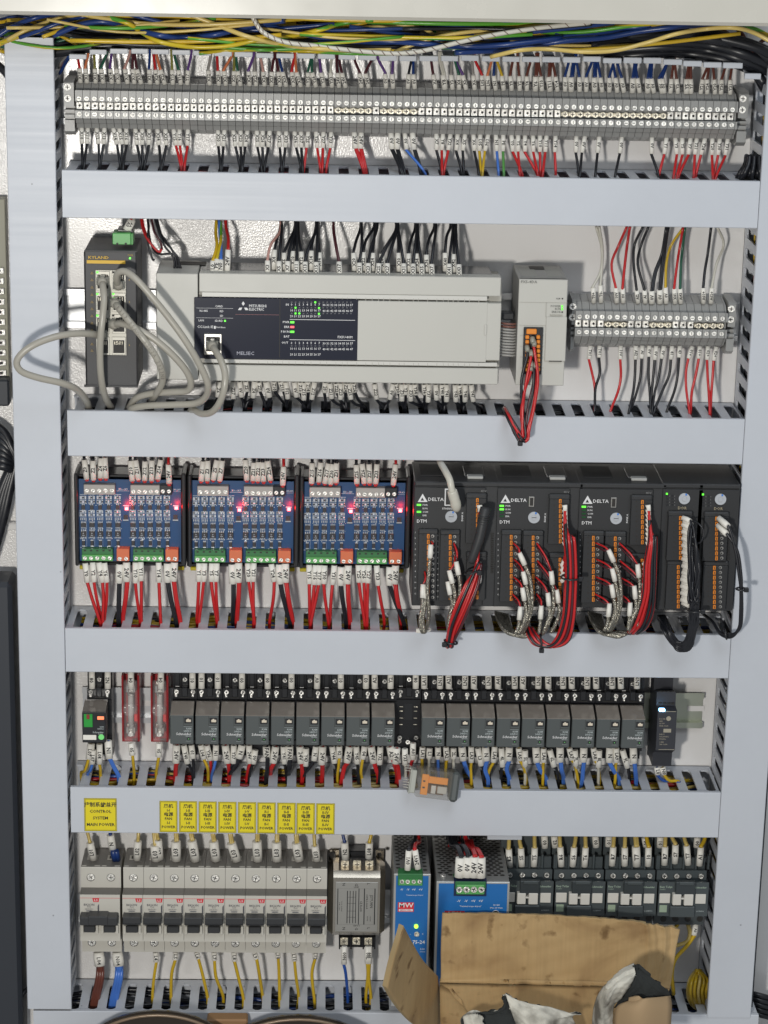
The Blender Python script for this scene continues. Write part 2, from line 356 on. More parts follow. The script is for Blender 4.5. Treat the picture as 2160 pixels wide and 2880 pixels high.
def lines(spec, ya, yb, yc, x0):
    """mark xa xb xc colour -> run() lines; ya.. are functions of the source column"""
    out = []
    for it in spec.replace('\n', ' ').split('|'):
        w = it.split()
        if not w: continue
        xs = [x0 + float(a) / 3.7705 for a in w[1:4]]
        out.append('%s %s %f %f %f %f %f %f' % (w[0], w[4], xs[0], ya(xs[0]), xs[1], yb(xs[1]), xs[2], yc(xs[2])))
    return '\n'.join(out)
# ---- terminal strips
def strip(name, row, uref, prof, u0, u1, n, screws, cen, jumpers, where, uA, uB, clampL, clampR, group):
    zp = [(-d, W(uref, v, d).z) for v, d in prof]; zc = zp[len(zp) // 2][1]
    X0, X1 = W(u0, prof[4][0], 46).x, W(u1, prof[4][0] + (u1 - uref) * .017, 46).x; pt = (X1 - X0) / n
    root = None
    z1, z2, z3 = W(uref, screws[0], 46).z, W(uref, cen, 40).z, W(uref, screws[1], 46).z
    def make(kind):
        t = thing('terminal_block', '', 'terminal', (0, 0, zc), group)
        m = MB(); g = 0.18; org = (0, 0, zc)
        m.prism(zp, -pt / 2 + g, pt / 2 - g, grey_m)
        # entry grooves on both shoulders and the walls beside the screws
        a, b = zp[1], zp[2]
        for f in (0.45, 0.8):
            y, z = a[0] + (b[0] - a[0]) * f, a[1] + (b[1] - a[1]) * f
            m.box(-pt / 2 + g, pt / 2 - g, y - .9, y, z - .35, z + .35, grey_m)
        m.build('housing', t, org)
        rr = RND
        for z in (z1, z3):
            s = MB(); tl = (rr.uniform(-.10, .10), 1, rr.uniform(-.1, .1)); s.cyl((0.35, -45.6, z), 2.0, 1.3, screw_m, (tl[0], -1, tl[2]), 12); a_ = rr.uniform(0, 3)
            dx, dz = math.cos(a_), math.sin(a_)
            s.box(-.2 + .35, .2 + .35, -47.02, -46.2, z - 1.2, z + 1.2, hole_m) if rr.random() < .5 else s.box(-1.2 + .35, 1.2 + .35, -47.02, -46.2, z - .2, z + .2, hole_m)
            s.build('clamp_screw', t, org)
        s = MB()
        if kind:
            s.cyl((0, -40, z2), 2.5, 2.2, brass_m, 'y', 12); s.box(-1.6, 1.6, -42.45, -42, z2 - .3, z2 + .3, hole_m); s.box(-.3, .3, -42.5, -42, z2 - 1.6, z2 + 1.6, hole_m)
            s.box(-pt / 2 + .05, pt / 2 - .05, -40.6, -38, z2 - 1.6, z2 + 1.6, brass_m, .3); s.build('bridge_screw', t, org)
        else:
            tl = rr.uniform(-.35, .35)
            s.box(-2.7, 2.7, -40.2, -38, z2 - 3.3, z2 + 3.3, screw_m, .35)
            for i in range(len(s.v)): x, y, z = s.v[i]; s.v[i] = (x, y + x * tl * .25, z)
            s.cyl((0.3, -40.1, z2 + .2), 1.05, .5, hole_m, 'y', 10); s.build('contact_plate', t, org)
        return t
    protos = {0: [make(0) for _ in range(5)], 1: [make(1) for _ in range(3)]}
    used = set()
    for i in range(n):
        k = 1 if i in jumpers else 0; pr = RND.choice(protos[k])
        nm = 'brass bridge' if k else 'steel contact'
        lab = 'grey terminal block, %s, %s from left on the %s' % (nm, ordw(i + 1), where)
        loc = (X0 + (i + .5) * pt, 0, zc)
        if id(pr) in used or pr.name in used: dup(pr, loc, lab)
        else:
            used.add(pr.name); pr.location = (loc[0] * 1e-3, 0, zc * 1e-3 + ZOFF); pr['label'] = lab
    for k in protos:
        for p in protos[k]:
            if p.name not in used:
                for c in list(p.children): bpy.data.objects.remove(c)
                ALLT.remove(p); bpy.data.objects.remove(p)
    zt, zb = zp[0][1], zp[-1][1]; zm = (zt + zb) / 2
    # rail
    m = MB(); rx0, rx1 = W(uA, cen, 5).x, W(uB, cen, 5).x
    m.prism([(-.3, zm + 13.5), (-6.5, zm + 13.5), (-6.5, zm + 17.5), (-7.5, zm + 17.5), (-7.5, zm + 12.5), (-1.3, zm + 12.5), (-1.3, zm - 12.5), (-7.5, zm - 12.5), (-7.5, zm - 17.5), (-6.5, zm - 17.5), (-6.5, zm - 13.5), (-.3, zm - 13.5)], rx0, rx1, rail_m)
    o = m.build('mounting_rail', None, (rx0, 0, zm)); tag(o, 'bright steel mounting rail behind the %s' % where, 'rail', 'steel mounting rails'); ALLT.append(o)
    for side, xa, xb in (('left', *clampL), ('right', *clampR)):
        t = thing('end_clamp', 'grey end clamp with cross screws, %s end of the %s' % (side, where), 'end clamp', (xa, 0, zm), 'end clamps of the terminal strips'); o = (xa, 0, zm)
        m = MB(); m.prism([(-5, zt + 1), (-37, zt + 0), (-40, zt - 2), (-40, z2 - 1), (-30, z2 - 1), (-30, z2 - 4), (-36, z2 - 4), (-36, z2 - 6), (-33, z2 - 6), (-33, z2 - 8), (-37, z2 - 8), (-37, z2 - 10.5), (-34, z2 - 10.5), (-34, z2 - 12.5), (-38, z2 - 12.5), (-38, zb + 4), (-30, zb), (-5, zb)], xa, xb, grey_m)
        m.build('clamp_body', t, o)
        for zz in (zt - 5.5, zt - 15):
            s = MB(); cx = (xa + xb) / 2 - 1.0; s.cyl((cx, -39.6, zz), 3.0, 1.4, screw_m, 'y', 16); s.box(cx - 1.7, cx + 1.7, -41.1, -40.5, zz - .35, zz + .35, hole_m); s.box(cx - .35, cx + .35, -41.12, -40.5, zz - 1.7, zz + 1.7, hole_m)
            s.build('cross_screw', t, o)
    # end plate
    m = MB(); m.prism([(y * 1.02, z * 1.0) for y, z in zp], X1 + .1, X1 + 1.7, grey_m); o = m.build('end_plate', None, (X1, 0, zm)); tag(o, 'thin grey end plate closing the right end of the %s' % where, 'end plate', 'end plates of the terminal strips'); ALLT.append(o)
    return X0, X1, zt, zb
P1 = [(220, 8), (232, 24), (237, 32), (257, 38), (258.5, 45.5), (289, 46), (289.5, 38), (315, 38), (315.5, 46), (337, 46), (340, 42), (350, 39), (352, 36), (364, 33), (366, 27), (375, 10)]
def jl(px, u0, u1, n): return {int((p - u0) / ((u1 - u0) / n)) for p in px}
J1 = [720 + a / 2.304 for a in (540, 590, 640, 688, 737, 835, 885, 932, 982, 1030)] + [1440 + a / 2.304 for a in (350, 400, 448, 500, 550, 597, 645, 695, 740, 785, 838, 885, 935, 980)]
cl = lambda a, b, v, d: (W(a, v, d).x, W(b, v, d).x)
strip('a', 1, 500, P1, 210, 2071, 87, (282, 325), 302, jl(J1, 210, 2071, 87), 'long top strip', 150, 2115, cl(180, 208, 280, 40), cl(2077, 2104, 310, 40), 'terminal blocks of the long top strip')
P2 = [(828, 8), (846, 24), (855, 32), (876, 38), (877.5, 45.5), (903, 46), (903.5, 38), (924, 38), (924.5, 46), (948, 46), (951, 42), (958, 39), (960, 36), (968, 33), (970, 27), (978, 10)]
strip('b', 2, 1830, P2, 1619, 2042, 20, (893, 936), 913, {4, 5, 6, 10, 11, 12, 16, 17, 18, 19}, 'short strip by the small module', 1585, 2075, cl(1608, 1617, 900, 40), cl(2047, 2068, 905, 40), 'terminal blocks of the short right strip')
# ---- wires of the top strip
sl = lambda base: (lambda x: base + (x - 500) * 0.0178)
B1 = [("X10 262 265 275 k|X11 330 318 285 k|X12 420 440 455 k|X13 505 495 460 k|X14 595 635 675 k|X15 660 690 685 k|X16 735 738 700 k|X17 830 850 895 k|X30 905 905 910 k|X31 980 975 925 k|X34 1065 1082 1105 k|X35 1150 1158 1115 k|Y15 1235 1262 1320 r|Y16 1300 1305 1335 r|Y17 1390 1385 1350 r", 160),
      ("X20 200 205 230 k|X21 270 258 240 k|X22 360 385 440 k|X23 440 440 455 k|X24 515 490 460 k|X25 612 620 665 k|X26 675 672 680 k|X27 750 735 690 k|X32 845 855 875 k|X33 925 915 885 k|X36 1010 1030 1090 k|X37 1080 1085 1100 k|Y25 1160 1140 1110 r|Y26 1240 1252 1290 r|Y27 1320 1313 1305 r|Y33 1402 1390 1345 r", 560),
      ("24V 135 150 235 rr|24V 212 205 250 rr|0V 525 535 640 kk|0V 598 592 660 kk|0V 672 690 890 l|0V 755 770 840 kk|X7 1008 1010 1065 k|Y8 1080 1066 1070 r|Y32 1160 1135 1085 r|X4 1235 1220 1280 k|X5 1315 1290 1300 k|X6 1400 1410 1460 k|L05 1475 1465 1480 y|L06 1560 1525 1495 y", 960),
      ("N1 130 140 160 l|PE 210 207 215 g|Y0 295 310 410 r|Y2 367 367 385 r|Y4 440 440 570 r|Y6 525 528 575 r|Y10 600 598 600 r|Y11 670 655 625 r|Y14 765 757 765 r|0V 985 980 1010 k|0V 1078 1045 1020 k|0V 1230 1210 1185 k|0V 1470 1445 1395 k", 1360),
      ("0V 430 425 500 k|Y1 585 560 500 r|Y3 675 690 655 r|Y5 750 750 690 r|Y7 840 815 705 r|Y21 905 885 870 r|Y24 995 950 890 r|Y20 1070 1065 1075 r|Y30 1150 1130 1085 r|Y31 1235 1208 1100 r", 1720)]
for s, x0 in B1:
    run(lines(s, sl(360), sl(407), sl(466), x0), 0, 0, 1, 'below the long top strip', 'wires leaving the long top strip downwards', (31, 33, 36, 38), endz=(-362.5, 46, -1), sr=2.0, ts=3.6)
T1 = [("X10 250 240 215 r|X11 320 303 335 o|X12 412 403 395 u|X13 492 470 530 d|X14 585 565 580 v|X15 655 628 605 e|X16 750 722 775 p|X17 822 805 805 m|X30 895 850 825 m|X31 990 978 985 a|X24 1068 1045 1025 r|X25 1145 1100 1055 o|Y15 1230 1222 1215 u|Y16 1315 1290 1245 d|Y17 1382 1390 1425 v|X32 1620 1605 1635 e", 160),
      ("X20 210 200 190 r|X21 285 265 350 o|X22 368 370 375 u|X23 440 410 390 d|X24 535 525 580 v|X25 605 590 585 e|X26 695 680 650 p|X27 770 770 795 m|X32 860 840 815 m|X33 925 885 845 a|X36 1005 985 1010 r|X37 1080 1035 1020 o|Y25 1155 1155 1190 d|Y26 1240 1200 1200 d|Y27 1325 1295 1275 v|Y33 1410 1395 1405 w|24V 1485 1468 1455 m|24V 1555 1515 1480 m", 560),
      ("24V 215 195 130 m|24V 290 260 330 m|0V 475 465 385 v|0V 550 540 550 v|0V 705 715 745 k|0V 780 765 765 a|X7 1000 975 950 m|Y8 1100 1080 1040 ww|Y3 1180 1165 1175 e|X4 1250 1245 1200 d|X5 1325 1290 1205 v|X6 1415 1400 1385 e|L05 1500 1490 1415 r", 960),
      ("L06 50 45 90 o|N1 130 110 118 a|PE 215 195 140 y|Y0 300 285 310 n|Y2 385 378 360 n|Y4 460 460 500 n|Y6 550 553 560 nn|Y10 620 608 580 n|Y11 705 693 700 nn|Y14 785 765 730 n|0V 865 865 905 a|0V 930 930 950 aa|0V 1020 1015 985 a|0V 1090 1090 1150 a|0V 1180 1175 1175 aa|0V 1260 1240 1210 a|0V 1335 1335 1380 a|0V 1420 1400 1370 a|0V 1490 1465 1415 a|0V 1580 1582 1610 aa", 1360),
      ("0V 225 225 245 aa|0V 300 275 250 a|0V 385 385 410 aa|0V 450 425 430 a|0V 535 510 590 a|0V 560 540 590 a|Y1 625 635 655 n|Y3 705 690 670 n|Y5 795 797 820 nn|Y7 845 842 840 n|Y21 945 965 1030 n|Y24 1015 1015 1040 n|Y20 1098 1090 1075 n|Y30 1160 1170 1215 n|Y31 1260 1258 1280 n", 1720)]
for s, x0 in T1:
    L = lines(s, sl(237), sl(198), sl(152), x0)
    L = '\n'.join(x + ' %f %f' % (float(x.split()[-2]), float(x.split()[-1]) - 22) for x in L.splitlines())
    run(L, 0, 0, 1, 'above the long top strip', 'wires entering the long top strip from above', (33, 36, 32, 30), sr=2.0, ts=3.6, rot=0)
# ---- wires of the short right strip
WNAME[0] = 'control_wire'
k = 2.304
run("""T0+ w 530 578 525 485 575 372 582 230 545 85
T0- w 578 575 573 470 581 372 586 230 565 85
10V r 680 578 672 485 645 330 690 210 745 85
0V r 722 578 717 490 735 300 750 180 765 85
AI2 k 818 580 808 500 788 320 795 200 850 85
AI k 865 580 858 500 815 330 835 210 885 85
0V kk 907 582 905 505 925 380 970 260 998 90
0V kk 960 582 957 498 970 350 985 220 1005 90
0V y 1000 582 995 483 1000 330 1030 210 1112 90
X41 r 1058 582 1052 490 1070 330 1085 230 1108 90
AI43 d 1095 582 1090 490 1095 330 1105 230 1122 90
A01+ k 1242 582 1240 485 1250 370 1270 250 1290 90
A02+ w 1290 582 1295 487 1325 330 1372 200 1330 90""", 1440, 600, k, 'above the short right strip', 'wires entering the short right strip from above', (33, 36, 30, 24, 30), sr=2.1, ts=3.4)
run("""T01 r 508 858 500 940 522 1050 537 1140 534 1240
T01 k 568 858 565 930 568 1040 540 1140 536 1240
10V r 705 858 702 942 705 1060 685 1160 637 1235
AI2 k 803 858 800 942 796 1060 785 1160 755 1235
AI k 845 858 840 937 832 1060 808 1160 768 1235
0V k 890 858 887 925 885 1060 893 1160 898 1235
0V k 935 860 925 945 915 1060 905 1160 900 1235
0V k 985 860 970 937 950 1060 925 1160 904 1235
41 k 1038 860 1030 942 1018 1050 975 1150 915 1230
43 k 1088 860 1083 930 1072 1060 1050 1160 1002 1235
01+ r 1170 862 1145 937 1127 1030 1130 1150 1152 1250
01+ r 1218 862 1210 937 1190 1050 1165 1160 1156 1250
02+ r 1270 862 1265 945 1268 1060 1275 1160 1282 1250
02+ r 1325 865 1308 950 1300 1060 1292 1160 1286 1250""", 1440, 600, k, 'below the short right strip', 'wires leaving the short right strip downwards', (31, 33, 34, 36, 42), endz=(-572.5, 44, -1), sr=2.1, ts=3.4)
# ================================================================ helpers in photograph coordinates
class Z:
    """a zoomed window of the photograph: p(x, y) -> source pixel"""
    def __init__(s, x0, y0, k=2.304): s.a = (x0, y0, k)
    def p(s, x, y): return s.a[0] + x / s.a[2], s.a[1] + y / s.a[2]
    def w(s, x, y, d): return W(*s.p(x, y), d)
def pb(mb, z, x0, y0, x1, y1, d0, d1, m, b=0.0):
    """box whose front face (depth d1) shows between the two corners, reaching back to depth d0"""
    A, B = z.w(x0, y0, d1), z.w(x1, y1, d1); mb.box(A.x, B.x, -d0, -d1, B.z, A.z, m, b); return mb
def tx(mb, z, s, x, y, d, h, m=None, al='C', right=(1, 0, 0), sx=1.0):
    P = z.w(x, y, d + 0.15); mb.text(s, P, h / z.a[2] * 0.31 / 0.70, m or white_ink, right, (0, -1, 0), al, 1, sx)
def pc(mb, z, x, y, d0, d1, r, m, n=14):
    P = z.w(x, y, d1); mb.cyl((P.x, -d0, P.z), r, d1 - d0, m, 'y', n)
def cross(mb, z, x, y, d, r, m=None):
    P = z.w(x, y, d); mb.cyl((P.x, -d + 1.6, P.z), r, 1.6, m or screw_m, 'y', 14)
    a = RND.uniform(0, 1.5)
    for t in (a, a + math.pi / 2):
        c, s = math.cos(t) * r * .6, math.sin(t) * r * .6; w = r * .13; nx, nz = -math.sin(t) * w, math.cos(t) * w
        y = -d - .06 - (0.02 if t != a else 0)
        mb.add([(P.x - c - nx, y, P.z - s - nz), (P.x + c - nx, y, P.z + s - nz), (P.x + c + nx, y, P.z + s + nz), (P.x - c + nx, y, P.z - s + nz)], [(0, 1, 2, 3)], hole_m)
def one(mb, name, label, cat, group=None, org=None):
    o3 = org or mb.v[0]; o = mb.build(name, None, o3); tag(o, label, cat, group); ALLT.append(o); return o
Za, Zb, Zc = Z(0, 600), Z(720, 600), Z(1440, 600)
Zd, Ze, Zf = Z(0, 1180), Z(720, 1180), Z(1440, 1180)
Zg, Zh, Zi = Z(0, 1740), Z(720, 1740), Z(1440, 1740)
Zj, Zk, Zl = Z(0, 2280), Z(720, 2280), Z(1440, 2280)
Z1, Z2, Z3 = Z(0, 0), Z(720, 0), Z(1440, 0)
S1 = Z(0, 0, 1.0)
# ================================================================ open duct at the top and the cables in it
tips = [(Z1, 447, 560, 350, 385), (Z1, 580, 690, 320, 355), (Z1, 712, 830, 314, 350), (Z1, 850, 960, 314, 350), (Z1, 983, 1095, 318, 353), (Z1, 1115, 1232, 322, 357), (Z1, 1252, 1368, 327, 362),
        (Z1, 1388, 1503, 330, 366), (Z1, 1520, 1637, 335, 371), (Z2, 0, 112, 342, 378), (Z2, 132, 245, 345, 380), (Z2, 268, 380, 345, 381), (Z2, 400, 512, 348, 384), (Z2, 535, 643, 351, 388), (Z2, 663, 780, 354, 392), (Z2, 800, 912, 357, 396),
        (Z2, 930, 1040, 360, 398), (Z2, 1060, 1180, 360, 398), (Z2, 1200, 1310, 360, 398), (Z2, 1330, 1443, 356, 396), (Z2, 1465, 1580, 362, 400), (Z3, -60, 50, 365, 402), (Z3, 67, 180, 366, 404), (Z3, 197, 312, 366, 406), (Z3, 332, 443, 368, 408),
        (Z3, 462, 575, 364, 402), (Z3, 592, 710, 375, 412), (Z3, 725, 840, 372, 412), (Z3, 855, 968, 373, 413), (Z3, 983, 1102, 383, 422), (Z3, 1112, 1230, 393, 432), (Z3, 1243, 1358, 402, 440), (Z3, 1370, 1495, 405, 445), (Z3, 1510, 1613, 475, 515)]
t = thing('wiring_duct', 'open topped cable duct with bare finger tips above the long top strip', 'cable duct', (37, 0, -232), 'horizontal cable ducts')
org = (37, 0, -232)
zf = W(1080, 150, HD).z
m = MB(); m.box(-255, 330, 0, -1.6, zf + 1.6, zf + 42, duct_m); m.box(-255, 330, 0, -12, zf, zf + 1.6, duct_m); m.build('duct_floor', t, org)
m = MB()
for z, x0, x1, y0, y1 in tips:
    A, B = z.w(x0, y0, HD), z.w(x1, y1, HD); c0 = (A.x + B.x) / 2; zc = (A.z + B.z) / 2
    hw = abs(B.x - A.x) / 2; bx = c0; q = 4.6
    vs = []
    for y, w_, zz in ((-11.9, q, zf + .2), (-58, q, zc), (-62, hw - .4, zc), (-64, hw - .4, zc)):
        vs += [(c0 - w_, y, zz - .8), (c0 + w_, y, zz - .8), (c0 + w_, y, zz + .8), (c0 - w_, y, zz + .8)]
    F = [(0, 1, 2, 3), (12, 13, 14, 15)] + [(i * 4 + a, i * 4 + (a + 1) % 4, (i + 1) * 4 + (a + 1) % 4, (i + 1) * 4 + a) for i in range(3) for a in range(4)]
    m.add(vs, F, duct_m); m.box(A.x, B.x, -64, -HD, B.z, A.z, duct_m, .5)
m.build('slotted_wall', t, org)
def gy(name='wire_green_yellow'):
    if name in MATS: return MATS[name]
    mm = mat(name, (0.30, 0.42, 0.03), 0.3); nt = mm.node_tree; b = nt.nodes['Principled BSDF']
    tc = nt.nodes.new('ShaderNodeTexCoord'); sp = nt.nodes.new('ShaderNodeTexNoise'); sp.inputs['Scale'].default_value = 30
    cr = nt.nodes.new('ShaderNodeValToRGB'); cr.color_ramp.elements[0].position = .48; cr.color_ramp.elements[0].color = (.56, .42, .02, 1); cr.color_ramp.elements[1].position = .52; cr.color_ramp.elements[1].color = (.09, .32, .03, 1)
    mp = nt.nodes.new('ShaderNodeMapping'); mp.inputs['Scale'].default_value = (.25, 1, 3.5)
    nt.links.new(tc.outputs['Object'], mp.inputs[0]); nt.links.new(mp.outputs[0], sp.inputs['Vector']); nt.links.new(sp.outputs['Fac'], cr.inputs[0]); nt.links.new(cr.outputs[0], b.inputs['Base Color'])
    return mm
WC['G'] = ('green and yellow', None)
_w = wmat
def wmat(c): return gy() if c == 'G' else _w(c)
CAB = """a 2.0 85 -30 118 30 78 100 50 180 36 260 26
c 1.6 88 20 112 70 86 150 56 230 40 330 34
G 1.8 80 -20 128 60 98 120 74 200 52 280 40 380 32
y 1.6 76 -30 140 30 112 110 88 170 66 260 44
a 1.7 92 55 106 120 82 180 60 240 46 330 32
y 1.6 96 120 104 200 74 290 50 420 44 560 50 700 60 820 56 960 44
a 2.3 98 150 100 230 68 300 62 380 82 450 100 520 105 600 98 640 90 720 70 800 58
c 1.6 60 220 120 290 96 360 87 430 92 520 97 600 106 690 118 800 130
G 1.9 100 290 44 360 66 400 92 450 118 540 132 640 129 720 113 800 105 900 84 960 66 1050 56
c 1.9 104 530 40 620 74 700 104 800 126 900 137 1000 142 1100 141
y 1.7 70 640 72 720 97 850 120 980 138 1080 141 1180 130 1280 112 1420 96
a 2.3 96 700 64 800 82 900 104 1000 114 1100 117 1200 124 1300 131 1440 124 1580 106
G 1.6 72 560 150 640 142 740 140 860 144 980 150 1100 152
y 1.6 74 860 78 930 72 1000 68 1060 56 1120 46
c 1.8 88 1120 46 1190 78 1240 112 1270 130
c 1.7 98 1110 146 1200 112 1300 92 1440 80 1560 72 1700 62
G 1.7 90 1310 58 1400 66 1480 82 1560 92 1660 88 1780 72 1900 62
a 1.9 84 1180 60 1280 66 1380 82 1460 92 1560 84 1700 66
y 1.6 82 1400 104 1520 94 1660 78 1780 68 1900 66
c 1.7 80 1380 136 1500 118 1620 100 1740 86 1860 76
a 2.3 90 1280 148 1440 138 1580 116 1700 106 1800 88 1900 76 2000 66
a 1.9 84 1560 98 1680 86 1800 76 1900 70 2020 66
c 1.8 106 1380 160 1460 142 1540 138 1640 146 1730 142 1820 120 1900 96 1980 82 2060 78 2120 92 2190 130
y 1.6 78 1560 66 1680 60 1800 62 1900 58
a 1.6 96 2060 74 2110 86 2150 108 2190 140
G 1.6 92 2090 72 2130 84 2180 110
n 1.8 60 1980 70 2040 90 2070 120 2090 160
n 1.8 60 2060 70 2090 100 2100 140 2090 180
n 1.6 66 2180 98 2140 118 2110 150 2080 172
k 4.6 46 100 128 260 110 500 96 760 96 1000 96 1300 100
k 4.8 50 130 150 300 128 480 122 700 128 900 120
k 4.4 62 180 72 360 70 560 66 760 76 960 90
k 4.6 40 120 100 300 84 600 80 900 72 1200 66 1500 60
k 3.4 66 860 62 1000 74 1160 92 1300 104 1460 128
k 3.4 56 1000 60 1160 80 1300 86 1480 100 1640 118
k 4.0 40 1100 112 1300 118 1500 128 1700 134 1900 130
k 4.2 60 1640 150 1760 140 1880 132 1980 140 2080 165 2170 205
k 4.2 66 1600 136 1740 126 1880 117 1990 126 2090 150 2180 190
k 4.2 70 1660 122 1780 110 1900 103 2010 112 2100 134 2190 178
k 4.0 74 1760 104 1870 96 1960 98 2060 116 2140 140 2200 175
k 3.8 70 1820 90 1920 84 2020 98 2110 122 2190 155
k 4.2 56 1700 164 1820 152 1930 150 2040 168 2110 190 2150 235
k 4.0 40 1960 160 2060 178 2120 205 2150 250
k 4.0 36 60 140 80 200 60 260 30 300
k 3.4 50 -20 170 20 210 40 260 30 330"""
names = {'k': 'thick black cable', 'c': 'pale yellow cable', 'a': 'dark blue cable', 'y': 'yellow cable', 'G': 'green and yellow earth cable', 'n': 'thin brown cable'}
def cabrun(txt, wherefn, group, z=S1, nm='cable', n=6):
    for ln in txt.strip().splitlines():
        w = ln.split(); c = w[0]; r = float(w[1]); d = float(w[2]); q = [float(a) for a in w[3:]]
        P = []
        for i in range(0, len(q) - 1, 2):
            P.append(z.w(q[i], q[i + 1], d + 6 * math.sin(i * 1.3 + d)))
        mb = MB(); mb.tube(spline(P, n), r, wmat(c), 10)
        xm = q[(len(q) // 4) * 2]
        one(mb, nm, names.get(c, WC[c][0] + ' cable') + ' ' + wherefn(xm), 'cable', group, P[0])
def whr(x):
    return 'in the top bundle, %s' % ('far left' if x < 300 else 'left' if x < 750 else 'middle' if x < 1400 else 'right' if x < 1850 else 'far right')
cabrun(CAB, whr, 'cables bundled across the top of the cabinet')
rc = random.Random(11)
txt = ''
for i in range(30):
    x = rc.uniform(820, 1500); y = rc.uniform(62, 128); sl_ = rc.uniform(-.12, .12); c = rc.choice('drpvokgwdmuer')
    L = rc.uniform(180, 420)
    txt += '%s %.1f %d %f %f %f %f %f %f %f %f\n' % (c, rc.uniform(1.0, 1.4), rc.randint(54, 70), x - L / 2, y - sl_ * L / 2 - 6, x - L / 5, y - sl_ * L / 6 + rc.uniform(-8, 8), x + L / 5, y + sl_ * L / 6 + rc.uniform(-8, 8), x + L / 2, y + sl_ * L / 2)
for i in range(52):
    x = rc.uniform(-60, 1500); L = rc.uniform(420, 760); y = rc.uniform(58, 128); c = rc.choice('ycacyGaGkk'); s1 = rc.uniform(-34, 34); s2 = rc.uniform(-20, 20)
    txt += '%s %.1f %d %f %f %f %f %f %f %f %f\n' % (c, rc.uniform(1.2, 1.9), rc.randint(62, 104), x, y - s1 * .5 - 14, x + L * .33, y - s1 * .1 + s2, x + L * .66, y + s1 * .3 + s2 * .5, x + L, y + s1 * .6 - 16)
for i in range(14):
    x = rc.uniform(40, 240) ; c = rc.choice('ydaoGkb'); txt += '%s %.1f %d %f %f %f %f %f %f\n' % (c, rc.uniform(1.2, 1.8), rc.randint(40, 60), -20, 60 + i * 6, 80, 50 + i * 8, 200 + rc.uniform(-40, 80), 130 - i * 4)
for n_ in 'drpvokgwmuelb': names.setdefault(n_, 'thin ' + WC[n_][0] + ' wire')
cabrun(txt, whr, 'thin wires bundled across the top of the cabinet', nm='thin_cable', n=4)
# white rope-like braided cable
P = [S1.w(x, y, 108) for x, y in ((700, 20), (716, 58), (742, 92), (800, 118), (880, 128), (960, 138), (1060, 148), (1130, 150), (1200, 141), (1300, 117), (1400, 96), (1520, 78), (1660, 64))]
Q = spline(P, 6); mb = MB(); mb.tube(Q, 1.9, wmat('w'), 10)
for i in range(3, len(Q) - 1, 2):
    a, b = Q[i], Q[i + 1]; dd = (b - a).normalized(); up = Vector((dd.z, 0, -dd.x)) * -1
    mb.tube([a + up * 1.7 + Vector((0, -1.7, 0)), a + dd * 1.6 + Vector((0, -2.3, 0)), a + dd * 3 - up * 1.7 + Vector((0, -1.7, 0))], .25, wmat('n'), 4)
one(mb, 'cable', 'white woven cable with brown ticks sagging across the top bundle', 'cable', 'cables bundled across the top of the cabinet', P[0])
# wires fanning out at the left end of the top strip
run("""_ o 395 430 410 395 430 370 450 352
_ b 400 450 415 415 432 385 450 360
_ e 380 440 400 400 425 372 448 350
_ d 395 465 415 425 432 395 452 366
_ a 385 480 408 440 430 400 450 372""", 0, 0, 2.304, 'at the left end of the open top duct', 'wires at the left end of the open top duct', (30, 36, 44, 50), r=1.3)
# black printed lettering on the pale cable and white lettering on the black ones
# hanging black bundle at the right end of row one
txt = ''
for i in range(9):
    txt += 'k 2.0 %d %f 1200 %f 1290 %f 1380 %f 1480\n' % (40 + (i % 3) * 7, 1430 + i * 17, 1415 + i * 19, 1360 + i * 27, 1310 + i * 34)
cabrun(txt, lambda x: 'fanning down beside the long strip', 'black cables at the right end of the long strip', Z(1720, 120, 3.7705))
# ================================================================ row two: switch, controller, small module
beige_m = mat('beige_plastic', (0.50, 0.492, 0.45), 0.42, bump=0.00005, bscale=900, var=0.02)
beige2_m = mat('beige_plastic_dark', (0.40, 0.39, 0.35), 0.45)
anthra_m = mat('anthracite_metal', (0.052, 0.052, 0.055), 0.5, bump=0.00012, bscale=1400)
glass_m = mat('dark_glossy_panel', (0.010, 0.012, 0.026), 0.16, coat=.5)
led_g = mat('green_led', (0.1, 0.8, 0.05), 0.4, emit=(0.15, 1, 0.05), es=1.0)
led_r = mat('red_led', (0.8, 0.1, 0.12), 0.4, emit=(1, 0.08, 0.12), es=1.1)
yel_m = mat('warm_yellow_print', (0.65, 0.40, 0.03), 0.5)
gterm_m = mat('green_terminal', (0.10, 0.36, 0.10), 0.42)
cab_m = mat('cable_jacket_grey', (0.37, 0.35, 0.30), 0.33, var=0.04)
patch = mat('switch_gold_print', (0.36, 0.24, 0.06), 0.5)
clear_m = mat('clear_plug', (0.45, 0.45, 0.40), 0.15, trans=0.6)
orange_m = mat('orange_lever', (0.75, 0.24, 0.02), 0.42)
def root(name, label, cat, z, x, y, d=0, group=None):
    P = z.w(x, y, d); o = (P.x, 0, P.z); return thing(name, label, cat, o, group), o
